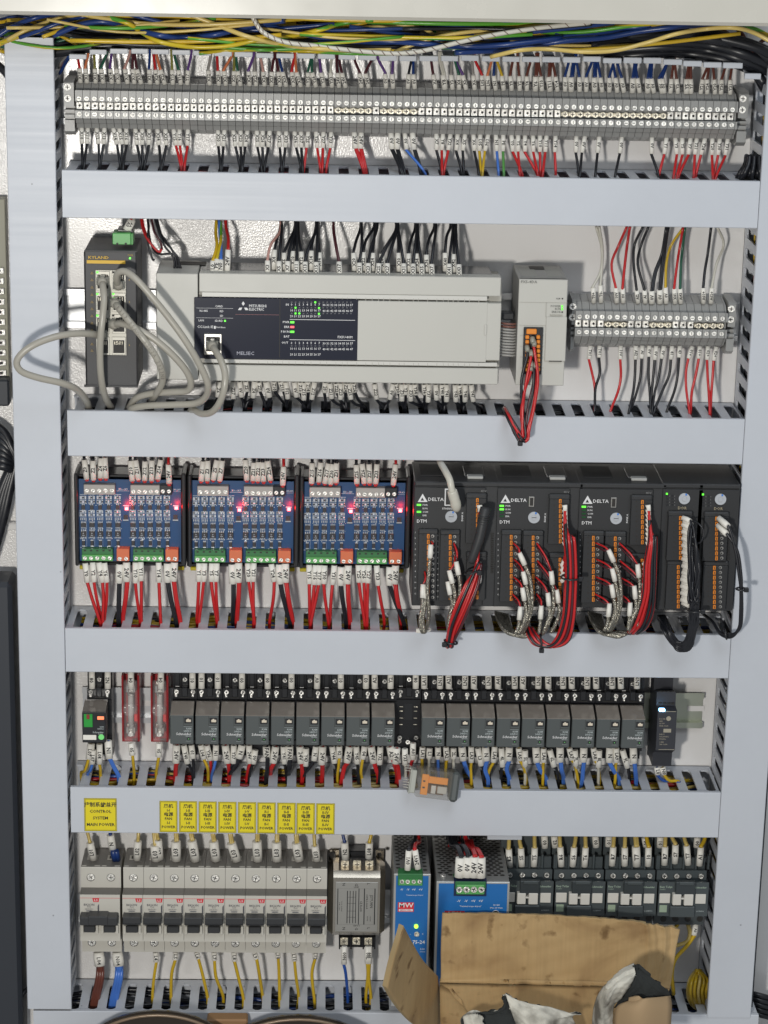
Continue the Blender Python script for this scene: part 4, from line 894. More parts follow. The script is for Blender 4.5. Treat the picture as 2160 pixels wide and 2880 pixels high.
# ================================================================ row three: circuit boards
pcb_m = mat('board_blue', (0.007, 0.058, 0.17), 0.36)
chip_m = mat('chip_black', (0.03, 0.028, 0.03), 0.4)
tin_m = mat('solder_tin', (0.72, 0.74, 0.78), 0.25, 1.0)
silk_m = mat('silk_white', (0.62, 0.66, 0.72), 0.5)
tgrey_m = mat('terminal_warm_grey', (0.37, 0.345, 0.32), 0.45)
orterm_m = mat('orange_terminal', (0.62, 0.15, 0.06), 0.45)
dgreen_m = mat('green_terminal_dark', (0.03, 0.16, 0.05), 0.45)
carr_m = mat('carrier_black', (0.022, 0.022, 0.024), 0.28)
yclip_m = mat('yellow_clip', (0.60, 0.50, 0.02), 0.5)
glow_m = mat('red_led_lit', (1, 0.2, 0.25), 0.4, emit=(1, 0.07, 0.07), es=12)
def board():
    t, o = root('amplifier_board', 'blue circuit board in a black carrier, leftmost of the three', 'circuit board', Zd, 842, 950, group='blue circuit boards in the third row')
    z = Zd; D = 38
    m = MB(); pb(m, z, 478, 372, 1205, 950, 10, 26, carr_m, .5)
    pb(m, z, 478, 350, 512, 950, 10, D + 8, carr_m, 1.0); pb(m, z, 1174, 350, 1205, 950, 10, D + 8, carr_m, 1.0)
    pb(m, z, 490, 352, 1195, 380, 10, D - 2, carr_m, .6); pb(m, z, 500, 925, 1185, 948, 10, D - 4, carr_m, .5)
    m.build('carrier', t, o)
    m = MB(); pb(m, z, 510, 385, 1174, 922, D - 1.6, D, pcb_m); m.build('circuit_board', t, o)
    m = MB()
    tx(m, z, 'X0---X9', 797, 452, D, 13, silk_m); tx(m, z, 'X0-X9', 1146, 455, D, 12, silk_m)
    pb(m, z, 755, 461, 838, 464, D - .1, D + .12, silk_m); pb(m, z, 1124, 466, 1170, 468, D - .1, D + .12, silk_m)
    for x in (560, 612, 665, 718, 770, 880, 932, 985, 1040): pb(m, z, x, 640, x + 2, 830, D - .1, D + .1, silk_m)
    tx(m, z, 'GND VCC', 798, 832, D, 11, silk_m); tx(m, z, 'GND VCC', 1113, 832, D, 11, silk_m)
    m.build('printing', t, o)
    def tb(x0, x1, y0, y1, n, top, low, ys, d, nm='terminal_connector'):
        m = MB(); ym = y0 + (y1 - y0) * .48; w_ = (x1 - x0) / n
        if low is not top:
            pb(m, z, x0, y0, x1, ym, D, D + d * .8, top, .4); pb(m, z, x0, ym, x1, y1, D, D + d, low, .4)
            for i in range(n): pb(m, z, x0 + (i + .32) * w_, y0 + 6, x0 + (i + .68) * w_, y0 + 16, D + d * .7, D + d * .8 + .1, hole_m)
        else:
            pb(m, z, x0, y0, x1, y1, D, D + d, top, .4); pb(m, z, x0, y0 - 4, x1, y0, D, D + d * .6, carr_m, .1)
        c = m.build(nm, t, o); c0 = m
        proto = None
        for i in range(n):
            P = z.w(x0 + (i + .5) * w_, ys, D + d)
            if proto is None:
                q = MB(); q.cyl((0, .8, 0), 1.75, 1.0, screw_m, 'y', 12); q.box(-1.3, 1.3, -.26, -.21, -.22, .22, hole_m); me = q.build('s', t, (0, 0, 0)); proto = me; s_ = me; s_.name = 'clamp_screw'
                s_.parent = c
            else: s_ = proto.copy(); COL.objects.link(s_)
            s_.location = ((P.x - o[0]) * 1e-3, P.y * 1e-3, (P.z - o[2]) * 1e-3); s_.rotation_euler = (0, RND.uniform(0, 3), 0)
    tb(542, 745, 422, 488, 5, tgrey_m, tgrey_m, 460, 8); tb(845, 1035, 425, 490, 5, tgrey_m, tgrey_m, 467, 8); tb(1036, 1114, 425, 490, 2, black_m, black_m, 465, 8)
    tb(530, 731, 838, 918, 5, dgreen_m, gterm_m, 898, 9); tb(862, 1060, 842, 921, 5, dgreen_m, gterm_m, 900, 9)
    tb(755, 838, 838, 918, 2, orterm_m, orterm_m, 902, 9); tb(1072, 1155, 842, 921, 2, orterm_m, orterm_m, 902, 9)
    # chips: shared meshes
    def piece(nm, w_, h_, dd, mt, ends=None, pins=0):
        q = MB(); q.box(-w_ / 2, w_ / 2, -dd, 0, -h_ / 2, h_ / 2, mt, .2)
        if ends: q.box(-w_ / 2, w_ / 2, -dd * .9, 0, h_ / 2, h_ / 2 + ends, tin_m); q.box(-w_ / 2, w_ / 2, -dd * .9, 0, -h_ / 2 - ends, -h_ / 2, tin_m)
        for i in range(pins):
            x = -w_ / 2 + (i + .5) * w_ / pins
            for s in (-1, 1): q.box(x - w_ / pins * .27, x + w_ / pins * .27, -.9, 0, s * h_ / 2, s * (h_ / 2 + 1.5), tin_m)
        if nm == 'power_chip':
            q.text('D', (0, -dd - .06, .6), 1.5, silk_m, res=1); q.text('4435', (0, -dd - .06, -1.2), 1.1, silk_m, res=1)
        ob = q.build(nm, None, (0, 0, 0)); return ob
    cols = (541, 596, 650, 706, 764, 862, 918, 973, 1029, 1084)
    kinds = {'transistor': (piece('transistor', 3.2, 4.2, 1.5, chip_m, None, 2), 567), 'driver_chip': (piece('driver_chip', 4.6, 3.8, 1.7, chip_m, None, 4), 681),
             'power_chip': (piece('power_chip', 5.0, 5.2, 2.0, chip_m, None, 3), 738), 'diode': (piece('diode', 2.7, 4.4, 2.2, chip_m, 1.0), 797)}
    for nm, (ob, yy) in kinds.items():
        for i, x in enumerate(cols):
            P = z.w(x + (yy - 640) * .012, yy, D); c = ob if i == 0 else ob.copy()
            if i: COL.objects.link(c)
            c.parent = t; c.location = ((P.x - o[0]) * 1e-3, P.y * 1e-3, (P.z - o[2]) * 1e-3)
    m = MB(); rr = random.Random(5)
    for x in cols:
        def r0(xx, yy, w_, h_, body=chip_m):           # a chip resistor standing upright: dark body, tinned ends, white outline
            pb(m, z, xx, yy, xx + w_, yy + h_, D, D + .9, body); pb(m, z, xx, yy, xx + w_, yy + h_ * .27, D, D + 1.0, tin_m); pb(m, z, xx, yy + h_ * .73, xx + w_, yy + h_, D, D + 1.0, tin_m)
            pb(m, z, xx - 3, yy - 1, xx - 1.5, yy + h_ + 1, D, D + .12, silk_m)
        for q_, xo in enumerate((-22, -8, 8)): r0(x + xo, 495, 10, 22, (silk_m, chip_m, tin_m)[q_]); r0(x + xo, 522, 10, 22, (chip_m, silk_m, chip_m)[q_]); r0(x + xo, 588, 10, 17, (chip_m, silk_m, tin_m)[q_]); r0(x + xo, 609, 10, 17, (tin_m, chip_m, silk_m)[q_])
        for q_ in range(4): pb(m, z, x - 20 + q_ * 11, 637, x - 14 + q_ * 11, 652, D, D + .8, tin_m)
        pb(m, z, x - 24, 484, x + 22, 487, D, D + .12, silk_m); pb(m, z, x - 24, 630, x + 22, 632.5, D, D + .12, silk_m); pb(m, z, x - 24, 766, x + 22, 768.5, D, D + .12, silk_m)
        for k_ in range(10):
            yy = rr.choice((490, 512, 545, 556, 582, 606, 655)) + rr.uniform(-3, 3); xx = x + rr.uniform(-26, 24); pb(m, z, xx, yy, xx + rr.uniform(3, 7), yy + rr.uniform(2, 4), D, D + .3, silk_m)
        for k_ in range(10):
            yy = rr.choice((705, 765, 825, 770)) + rr.uniform(-3, 3); xx = x + rr.uniform(-22, 20); pb(m, z, xx, yy, xx + rr.uniform(3, 8), yy + rr.uniform(3, 6), D, D + .6, rr.choice((tin_m, silk_m)))
    for x, y in ((815, 640), (1137, 640)): pb(m, z, x - 14, y - 22, x + 14, y + 18, D, D + .8, chip_m); pb(m, z, x - 18, y + 8, x + 18, y + 16, D, D + 1.0, tin_m); pb(m, z, x - 16, 556, x + 20, 562, D, D + .4, silk_m)
    m.build('small_components', t, o)['kind'] = 'stuff'
    for x, y in ((820, 579), (1142, 575)):
        m = MB(); pb(m, z, x - 11, y - 9, x + 11, y + 9, D, D + 1.6, glow_m, .3); m.build('led', t, o)
        l = bpy.data.lights.new('red_led_lamp', 'POINT'); l.energy = .009; l.color = (1, .02, .02); l.shadow_soft_size = .002; lo = bpy.data.objects.new('red_led_lamp', l); COL.objects.link(lo); lo.parent = t; Pq = z.w(x, y, D + 9); lo.location = ((Pq.x - o[0]) * 1e-3, Pq.y * 1e-3, (Pq.z - o[2]) * 1e-3)
    m = MB(); pb(m, z, 515, 948, 560, 972, 8, 14, yclip_m, .6); pb(m, z, 1152, 952, 1193, 978, 8, 14, yclip_m, .6); m.build('rail_clip', t, o)
    return t, o
bt, bo = board()
def dup3(root_, loc, label):
    r = dup(root_, loc, label); return r
dxs = [Zd.w(1212, 600, 45).x - Zd.w(478, 600, 45).x]; dxs.append(Ze.w(278, 600, 45).x - Zd.w(478, 600, 45).x)
dup3(bt, (bo[0] + dxs[0], 0, bo[2]), 'blue circuit board in a black carrier, middle one of the three')
dup3(bt, (bo[0] + dxs[1], 0, bo[2]), 'blue circuit board in a black carrier, beside the big black modules')
grp = 'wires entering the blue circuit boards from above'
def up3(spec, z0, wh):
    out = []
    for ln in spec.strip().splitlines():
        tn, c, xb, yb, xt, yt = ln.split(); out.append('%s %s %s %s %s %s %s %f %s %f' % (tn, c, xb, yb, xt, yt, xt, float(yt) - 50, xt, float(yt) - 110))
    run('\n'.join(out), z0, 1180, 2.304, wh, grp, (46, 48, 44, 36), sr=2.6, ts=4.2, r=1.4)
    for ln in spec.strip().splitlines():      # red ferrule collars
        tn, c, xb, yb, xt, yt = ln.split()
        m = MB(); z = Z(z0, 1180); a = z.w(float(xb), float(yb) + 14, 46); b = z.w(float(xb), float(yb) - 3, 46); m.tube([a, b], [1.4, 2.3], mat('ferrule_red', (.5, .03, .03), .4), 8)
        one(m, 'ferrule', 'red ferrule under sleeve %s %s' % (tn, wh), 'ferrule', 'red ferrules on the blue boards', a)
up3("""Z0 k 562 385 546 262
Z2 k 606 390 602 268
Z4 k 650 382 654 252
Z6 k 686 382 680 248
Z10 k 858 396 845 268
Z11 k 898 388 878 265
Z12 k 938 396 940 272
Z13 k 982 396 984 266
Z14 k 1022 388 1042 262
24V r 1096 416 1092 293""", 0, 'above the first circuit board')
up3("""Z1 k 1304 398 1316 272
Z3 k 1344 400 1346 268
Z5 k 1382 390 1406 265
Z7 k 1423 396 1440 268
Z20 k 1600 392 1590 262
Z21 k 1640 398 1645 280
Z22 k 1671 398 1676 276
Z23 k 1709 402 1702 278
Z24 k 1753 396 1735 270
24V r 1832 424 1838 306""", 0, 'above the second circuit board')
up3("""Z15 k 361 412 364 284
Z16 k 407 408 420 280
Z17 k 446 412 470 286
Z30 k 482 418 498 290
Z31 k 519 410 522 284
Z25 k 655 418 650 295
Z26 k 703 412 688 288
Z27 k 738 414 733 290
Z33 k 776 418 784 290
24V r 890 422 905 292""", 720, 'above the third circuit board')
grp = 'wires leaving the blue circuit boards downwards'
def dn3(spec, z0, wh):
    out = []
    for ln in spec.strip().splitlines():
        tn, c, xa, ya, xb, yb, xs, ys = ln.split(); xa, ya, xb, yb, xs, ys = map(float, (xa, ya, xb, yb, xs, ys))
        out.append('%s %s %f %f %f %f %f %f %f %f' % (tn, c, xa, ya, xb, yb, xb + (xs - xb) * .35 + (xb - xa) * .3, yb + (ys - yb) * .5, xs, ys))
    run('\n'.join(out), z0, 1180, 2.304, wh, grp, (44, 46, 46, 44), sr=2.7, ts=4.4, r=1.55, endz=(-773.5, 42, -1))
dn3("""Y0 r 552 930 566 1050 648 1285
Y2 r 600 925 609 1048 655 1285
Y4 r 640 925 663 1050 666 1285
Y6 r 676 928 692 1050 676 1280
0V kk 776 938 770 1055 764 1280
24V rr 820 925 820 1045 790 1275
Y10 r 878 925 878 1055 908 1280
Y11 r 912 922 915 1040 916 1280
Y14 r 1028 925 1030 1050 1042 1272
0V kk 1085 932 1085 1050 1138 1290
24V rr 1130 925 1124 1042 1164 1272""", 0, 'below the first circuit board')
dn3("""Y1 r 1290 930 1288 1045 1276 1290
Y3 r 1326 930 1320 1045 1290 1285
Y5 r 1372 930 1370 1045 1405 1275
Y7 r 1405 930 1400 1045 1412 1280
0V kk 1504 938 1508 1060 1506 1290
24V rr 1546 928 1545 1050 1530 1290
Y20 r 1606 930 1612 1045 1650 1290
Y21 r 1645 928 1641 1045 1644 1292
Y24 r 1758 935 1775 1045 1748 1292
0V kk 1810 938 1814 1060 1874 1290
24V rr 1850 932 1851 1050 1892 1285""", 0, 'below the second circuit board')
dn3("""Y15 r 345 940 345 1060 350 1290
Y16 r 386 942 378 1065 358 1288
Y17 r 414 942 406 1065 354 1285
Y30 r 445 945 440 1060 470 1285
Y31 r 508 945 496 1065 478 1285
0V kk 552 955 548 1070 580 1285
24V rr 598 945 592 1060 605 1285
Y25 r 664 942 667 1050 706 1285
Y26 r 697 942 700 1050 712 1288
Y27 r 732 942 726 1055 720 1285
Y33 r 782 945 792 1070 832 1280
0V kk 867 955 865 1070 955 1278
24V rr 905 945 900 1060 940 1280""", 720, 'below the third circuit board')
# ================================================================ the black modules
mod_m = mat('module_black', (0.030, 0.031, 0.033), 0.42, bump=0.00006, bscale=900)
mod2_m = mat('module_black_face', (0.022, 0.023, 0.025), 0.48, bump=0.00005, bscale=900)
clipw = mat('clip_grey_white', (.42, .42, .40), .4)
dial_m = mat('dial_grey', (.45, .47, .50), .4)
DD = 78
def conn(t, o, z, x0, x1, y0, y1, xo, n, screws, top=None):
    """plug-in terminal: body, column of orange levers at xo, dark holes, screw or spring column"""
    m = MB(); dk = mat('connector_black', (.022, .023, .025), .45)
    A, B = z.w(x0, y0, DD + 5), z.w(x1, y1, DD + 5)
    m.box(A.x, B.x, -DD + 1, -DD - 5, A.z - 4, B.z, dk, .4); m.box(A.x - .6, B.x + .6, -DD + 1, -DD - 4, A.z, A.z - 5, mod_m, 1.2)
    h = (y1 - y0 - 30) / n
    for i in range(n):
        yy = y0 + 36 + i * h; pc(m, z, x0 + (xo - x0) * .45, yy, DD + 4, DD + 5.1, .85, hole_m, 8)
    m.build('plug_connector', t, o)
    lv = None
    for i in range(n):
        yy = y0 + 26 + i * h; P = z.w(xo, yy + h * .4, DD + 5)
        if lv is None:
            q = MB(); hh = h / 2.304 * .31; q.box(-1.15, 1.15, -1.6, 0, -hh * .42, hh * .42, orange_m, .25); q.box(-.3, .3, -1.66, -1.5, -hh * .3, hh * .3, black_m); lv = q.build('release_lever', t, (0, 0, 0)); c = lv
        else: c = lv.copy(); COL.objects.link(c)
        c.location = ((P.x - o[0]) * 1e-3, P.y * 1e-3, (P.z - o[2]) * 1e-3)
    if screws:
        lv = None
        for i in range(n):
            yy = y0 + 26 + i * h; P = z.w((xo + x1) / 2 + 4, yy + h * .4, DD + 5)
            if lv is None: q = MB(); q.cyl((0, .5, 0), 1.45, .9, steel_m, 'y', 10); q.cyl((-.3, -.3, -.2), .8, .3, hole_m, 'y', 8); lv = q.build('test_contact', t, (0, 0, 0)); c = lv
            else: c = lv.copy(); COL.objects.link(c)
            c.location = ((P.x - o[0]) * 1e-3, P.y * 1e-3, (P.z - o[2]) * 1e-3)
def dtm(z, x, y, label, eth, leds):
    """x,y: zoomed position of the front's top left corner"""
    q = Z(*z.p(x, y)); t, o = root('temperature_module', label, 'module', q, 260, 815, group='wide black modules in the third row')
    m = MB(); A, B = q.w(0, 0, DD), q.w(524, 815, DD)
    m.box(A.x, B.x, -10, -DD + 2, A.z, B.z, mod_m, .8); m.box(A.x + .3, B.x - .3, -DD + 3, -DD, A.z, A.z - 12.2 / 3, mod_m, .8)
    m.box(A.x + .3, B.x - 12, -DD + 3, -DD + .2, A.z - 5, B.z + 1, mod2_m, .4); m.box(B.x - 26, B.x - 11.6, -DD + 3, -DD + .9, A.z - 6, B.z + 2, mod_m, .5)
    for i in range(11): m.box(A.x + 6, A.x + 32, -20 - i * 3.6, -21.8 - i * 3.6, A.z, A.z + .4, mod2_m)
    m.box(A.x + 45, A.x + 63, -26, -60, A.z, A.z + 1.2, mat('clip_dark', (.10, .10, .10), .4), .5)
    for i in range(22): pb(m, q, 494, 335 + i * 12, 512, 339 + i * 12, DD - 2, DD - .8, hole_m)
    m.build('housing', t, o)
    m = MB(); m.box(A.x + 47, A.x + 61, -60, -68, A.z, A.z + 2.5, clipw, .6); m.build('rail_clip', t, o)
    m = MB(); P = [q.w(a, b, DD + .35) for a, b in ((52, 78), (20, 132), (84, 132))]; P2 = [q.w(a, b, DD + .42) for a, b in ((50, 103), (38, 124), (62, 124))]
    m.add(P, [(0, 1, 2)], white_ink); m.add(P2, [(0, 1, 2)], mod2_m)
    tx(m, q, 'DELTA', 137, 116, DD + .2, 22, sx=1.1); tx(m, q, 'DTM', 46, 257, DD + .2, 22); tx(m, q, 'BANK A', 309, 228, DD + .5, 12, right=(0, 0, 1)); tx(m, q, '8DV', 448, 62, DD + 1, 14, mat('faint_ink', (.2, .2, .2), .5))
    for i, s in enumerate(('PWR', 'RUN', 'COM', 'ERR')): tx(m, q, s, 52, 152 + i * 22.5, DD + .2, 11, al='L')
    for i in range(12): tx(m, q, str(i + 1), 4, 330 + i * 36, DD + .2, 9); tx(m, q, str(i + 1), 150, 350 + i * 36, DD + .2, 9)
    if eth: tx(m, q, 'ETHERNET', 220, 176, DD + .2, 12)
    m.build('printing', t, o)
    for i in range(4):
        m = MB(); pb(m, q, 14, 146 + i * 22.5, 42, 158 + i * 22.5, DD - .2, DD + .6, led_g if leds[i] else mat('led_off_green', (.01, .07, .02), .3), .2); m.build('led', t, o)
    m = MB()
    if eth: pb(m, q, 196, 46, 262, 158, DD - 1, DD + .7, white_ink, .2); pb(m, q, 204, 54, 262, 150, DD, DD + .9, hole_m); pb(m, q, 214, 66, 240, 138, DD, DD + 1.2, socket_dark)
    else: pb(m, q, 204, 92, 238, 158, DD - 1, DD + .8, steel_m, .3); pb(m, q, 211, 99, 231, 151, DD, DD + 1, hole_m)
    m.build('socket', t, o)
    m = MB(); pc(m, q, 237, 228, DD - 1, DD + 1.4, 5.2, dial_m, 24); pc(m, q, 237, 228, DD + 1, DD + 2.2, 2.2, dial_m, 12); pb(m, q, 244, 194, 254, 206, DD + 1, DD + 1.7, mat('dial_blue', (.05, .2, .6), .4)); pb(m, q, 222, 226, 252, 230, DD + 2, DD + 2.3, mod2_m); m.build('rotary_dial', t, o)
    conn(t, o, q, 28, 138, 312, 775, 88, 12, True); conn(t, o, q, 168, 280, 316, 775, 230, 12, True)
    conn(t, o, q, 338, 455, 80, 402, 406, 9, False); conn(t, o, q, 338, 455, 460, 770, 404, 9, False)
    return t
socket_dark = mat('socket_dark', (.05, .05, .05), .3)
dtm(Ze, 1028, 402, 'wide black module next to the circuit boards, with grey network cable plugged in', True, (1, 0, 1, 0))
dtm(Zf, -94, 408, 'wide black module in the middle of the three wide ones', False, (1, 1, 0, 0))
dtm(Zf, 438, 414, 'wide black module touching the narrow black modules', False, (1, 0, 0, 0))
def dor(z, x, y, label):
    q = Z(*z.p(x, y)); t, o = root('output_module', label, 'module', q, 110, 820, group='narrow black modules in the third row')
    m = MB(); A, B = q.w(0, 0, DD), q.w(219, 826, DD)
    m.box(A.x, B.x, -10, -DD + 2, A.z, B.z, mod_m, .8); m.box(A.x + .3, B.x - .3, -DD + 3, -DD, A.z, A.z - 4, mod_m, .8); m.box(A.x + .3, B.x - .4, -DD + 3, -DD + .2, A.z - 5, B.z + 1, mod2_m, .4)
    for i in range(16): pb(m, q, 172, 335 + i * 10, 200, 339 + i * 10, DD - 2, DD + .4, hole_m)
    for z_ in range(12): m.box(B.x - .1, B.x + .15, -20, -70, A.z - 4 - z_ * 2, A.z - 5 - z_ * 2, mod2_m)
    m.build('housing', t, o)
    m = MB(); tx(m, q, 'DOR', 125, 158, DD + .2, 19, mat('gold_ink', (.35, .30, .2), .5))
    for i in range(4):
        for j in range(2): pb(m, q, 22 + j * 34, 74 + i * 20, 34 + j * 34, 84 + i * 20, DD - .1, DD + .35, black_m); tx(m, q, str(i + 4 * j), 44 + j * 32, 80 + i * 20, DD + .2, 9, mat('faint_ink', (.2, .2, .2), .5))
    m.build('printing', t, o)
    m = MB(); pb(m, q, 20, 60, 32, 72, DD - .2, DD + .5, led_g, .2); m.build('led', t, o)
    m = MB(); pc(m, q, 140, 98, DD - 1, DD + 1.4, 5.0, dial_m, 24); pc(m, q, 140, 98, DD + 1, DD + 2.2, 2.1, dial_m, 12); pb(m, q, 146, 65, 156, 77, DD + 1, DD + 1.7, mat('dial_blue', (.05, .2, .6), .4)); m.build('rotary_dial', t, o)
    conn(t, o, q, 38, 175, 182, 500, 112, 9, True); conn(t, o, q, 30, 170, 500, 815, 98, 9, True)
dor(Zf, 978, 416, 'narrow black module with orange levers and a bushy bundle of black wires')
dor(Zf, 1212, 420, 'narrow black module with two black wires at the right end of its row')
rail(Zf, 1440, 1480, 750, 'hidden end of steel rail right of the black modules')
# white network cable into the first module
P = [Ze.w(*a) for a in ((1185, 200, 40), (1195, 275, 60), (1225, 330, 92), (1255, 390, 104), (1270, 460, 106), (1290, 530, 104), (1302, 590, 100))]
m = MB(); m.tube(spline(P[:6], 6), 3.0, wmat('w'), 12); c = one(m, 'patch_cable', 'off white network cable plugged into the wide black module by the circuit boards', 'cable', 'grey patch cables', P[0])
m = MB(); m.tube(spline([P[4], (P[4] + P[5]) / 2, P[5], P[6]], 4), [4.2, 4.4, 4.6, 4.6, 4.6, 4.6, 4.6, 4.4, 4.6, 4.8, 4.7, 4.0, 2.6], wmat('w'), 12); m.build('cable_boot', c, P[0])
# --- wire looms of the black modules
def loom(spec, x0, where, group, r=1.25, sr=2.3, deps=(84, 90, 96, 96, 86), ts=3.6, y0=1180):
    run(spec, x0, y0, 2.304, where, group, deps, r=r, sr=sr, ts=ts)
# silver braided sleeves (path starts at the white sleeve)
def braid(z, pts, deps, label, lead=None):
    P = [z.w(x, y, d) for (x, y), d in zip(pts, deps)]; Q = spline(P, 6)
    mb = MB(); mb.tube(Q, 1.75, wmat('s'), 8); o_ = one(mb, 'braided_cable', label, 'cable', 'silver braided sensor cables', Q[0])
    s = MB(); d = (Q[1] - Q[0]).normalized(); s.tube([Q[0] - d * 11, Q[0] - d * 5, Q[0] + d * 1.0], [2.1, 2.4, 2.3], sleeve_m, 10); s.build('marker_sleeve', o_, Q[0])
    if lead:
        L = MB(); a = Q[0] - d * 10; b = z.w(lead[0], lead[1], 84); mid = (a + b) / 2 + Vector((1.5, -3, 1)); L.tube(spline([b, mid, a], 4), .85, wmat('r'), 6); L2 = MB(); L2.tube(spline([b + Vector((0, 0, -3)), mid + Vector((-.5, -1, -3)), a], 4), .85, wmat('m'), 6)
        L.build('red_lead', o_, Q[0]); L2.build('brown_lead', o_, Q[0])
wh = lambda n_: 'braided cable with white sleeve on the %s wide black module' % n_
for pts, ld in ((((1128, 890), (1122, 980), (1110, 1090), (1116, 1180), (1120, 1260), (1112, 1330), (1098, 1372)), (1135, 790)), (((1080, 1148), (1078, 1210), (1068, 1270), (1066, 1320), (1075, 1372), (1090, 1378)), (1092, 985)), (((1098, 1150), (1090, 1230), (1080, 1300), (1088, 1370), (1096, 1376)), None)):
    braid(Ze, pts, (96, 98, 98, 98, 96, 92, 84)[:len(pts)], wh('first'), ld)
for pts, ld in ((((1312, 1000), (1322, 1060), (1318, 1140), (1300, 1220), (1290, 1300), (1270, 1380)), (1282, 800)), (((1272, 1055), (1288, 1120), (1285, 1190), (1262, 1260), (1258, 1330), (1262, 1390)), (1290, 880)), (((1258, 1128), (1270, 1200), (1250, 1300), (1250, 1380)), None)):
    braid(Ze, pts, (96, 98, 98, 96, 92, 84)[:len(pts)], wh('first'), ld)
for dx, n_ in ((0, 'second'), (535, 'third')):
    S_ = (((80, 935), (112, 1010), (128, 1110), (128, 1210), (105, 1310), (75, 1370), (50, 1400)), (8, 800)), (((90, 1060), (108, 1140), (112, 1230), (80, 1330), (50, 1390)), (12, 905)), (((80, 1165), (92, 1250), (70, 1330), (40, 1390)), (10, 1020)), (((48, 1290), (42, 1340), (20, 1390)), (2, 1130)), \
         (((262, 1060), (270, 1140), (268, 1230), (240, 1310), (215, 1370), (190, 1395)), (160, 800)), (((300, 1180), (308, 1250), (280, 1330), (250, 1380)), (165, 915)), (((240, 1200), (244, 1260), (220, 1340), (200, 1390)), (155, 1020)), (((185, 1285), (182, 1330), (175, 1385)), (160, 1130))
    for pts, ld in S_:
        if dx: pts = tuple((x + dx + (42 if x < 200 else 25), y - (20 if x < 200 else 45)) for x, y in pts); ld = (ld[0] + dx, ld[1])
        braid(Zf, pts, (97, 98, 99, 98, 96, 90, 82)[:len(pts)], wh(n_), ld)
# braided heap lying in the third duct
for x0_, n_ in ((1555, 'second'), (2190 - 30, 'third')):
    for i in range(7):
        z = Ze; a = x0_ + i * 12
        pts = [(a, 1250 + i * 3), (a + 20, 1310 + i * 6), (a + 60, 1370 + i * 4), (a + 120, 1395 + i * 2), (a + 190, 1375)]
        P = [z.w(x, y, d) for (x, y), d in zip(pts, (50, 72, 84, 88, 84))]; m = MB(); m.tube(spline(P, 5), 1.8, wmat('s'), 8); one(m, 'braided_cable', 'silver braided cable on the duct below the %s wide module' % n_, 'cable', 'silver braided sensor cables', P[0])
# red and black looms
def redloom(z, starts, ctrl, n_, tiepos, cols='rrkrrrkrmr'):
    for i, (sx, sy) in enumerate(starts):
        j = (i - len(starts) / 2)
        pts = [(sx, sy, 88)] + [(x + j * jx + rr2.uniform(-3, 3), y + rr2.uniform(-4, 4), d + (i % 3) * 2.2) for x, y, d, jx in ctrl]
        P = [z.w(*p) for p in pts]; c = cols[i % len(cols)]
        m = MB(); m.tube(spline(P, 6), 1.35, wmat(c), 8); o_ = one(m, 'loom_wire', '%s wire in the loom of the %s wide black module' % (WC[c][0], n_), 'wire', 'red and black looms of the black modules', P[0])
        s = MB(); d = (P[1] - P[0]).normalized(); s.tube([P[0] - Vector((2.2, 0, 1)), P[0], P[0] + d * 4.5], [2.0, 2.2, 2.0], sleeve_m, 10); s.build('marker_sleeve', o_, P[0])
rr2 = random.Random(4)
redloom(Ze, [(1452, 560 + i * 5) for i in range(2)] + [(1446, 930 + i * 20) for i in range(7)], [(1448, 940, 94, 4), (1400, 1080, 98, 10), (1340, 1230, 100, 11), (1290, 1350, 98, 9), (1262, 1440, 92, 6), (1258, 1475, 86, 5)], 'first', None)
redloom(Zf, [(345, 560 + i * 30) for i in range(9)] + [(330, 940 + i * 34) for i in range(4)], [(372, 760, 98, 5), (388, 940, 100, 5), (384, 1120, 100, 6), (372, 1290, 100, 6), (330, 1420, 98, 7), (265, 1470, 96, 6), (190, 1455, 94, 7), (140, 1400, 90, 5), (112, 1350, 76, 4)], 'second', None)
redloom(Zf, [(885, 560 + i * 30) for i in range(9)] + [(862, 935 + i * 34) for i in range(4)], [(912, 760, 98, 3), (900, 940, 100, 6), (890, 1120, 100, 6), (868, 1250, 98, 8), (830, 1340, 94, 8), (790, 1385, 84, 6)], 'third', None, 'rkrkrrkrkm')
# black shrink tube on the first loom
P = [Ze.w(*a) for a in ((1488, 570, 98), (1470, 660, 102), (1450, 760, 103), (1415, 860, 103), (1390, 925, 102))]
m = MB(); m.tube(spline(P, 4), [4.6, 4.9, 4.9, 4.9, 4.9, 4.6, 4.6, 4.5, 4.5, 4.5, 4.3, 4.2, 4.0, 4.0, 4.0, 3.8, 3.4], mat('shrink_tube', (.028, .029, .031), .5), 12)
for y in (625, 640, 655, 670): q = Ze.w(1476 - (y - 625) * .15, y, 102); m.tube([q + Vector((0, 0, .5)), q - Vector((0, 0, .5))], 5.1, MATS['shrink_tube'], 12)
one(m, 'splice_sleeve', 'fat dark grey shrink tube joining wires in front of the first wide module', 'shrink tube', None, P[0])
tie(Ze.w(1398, 985, 100), 6.5, 'black cable tie round the loom of the first wide module', None, (-.35, 0, 1)); tie(Ze.w(1262, 1440, 92), 6, 'black cable tie holding the first loom over the third duct', None, (.2, 0, 1), (-1, 0, -.3))
tie(Zf.w(380, 1022, 100), 8.5, 'black cable tie round the red loom of the second wide module', None, (0, 0, 1)); tie(Zf.w(186, 1440, 95), 7, 'black cable tie on the lowest bend of the red loom of the second module', None, (1, 0, .1), (.1, 0, -1))
tie(Ze.w(1092, 1360, 84), 5.5, 'clear white cable tie round the braided cables of the first wide module', sleeve_m, (0, 0, 1), (-1, 0, 0))
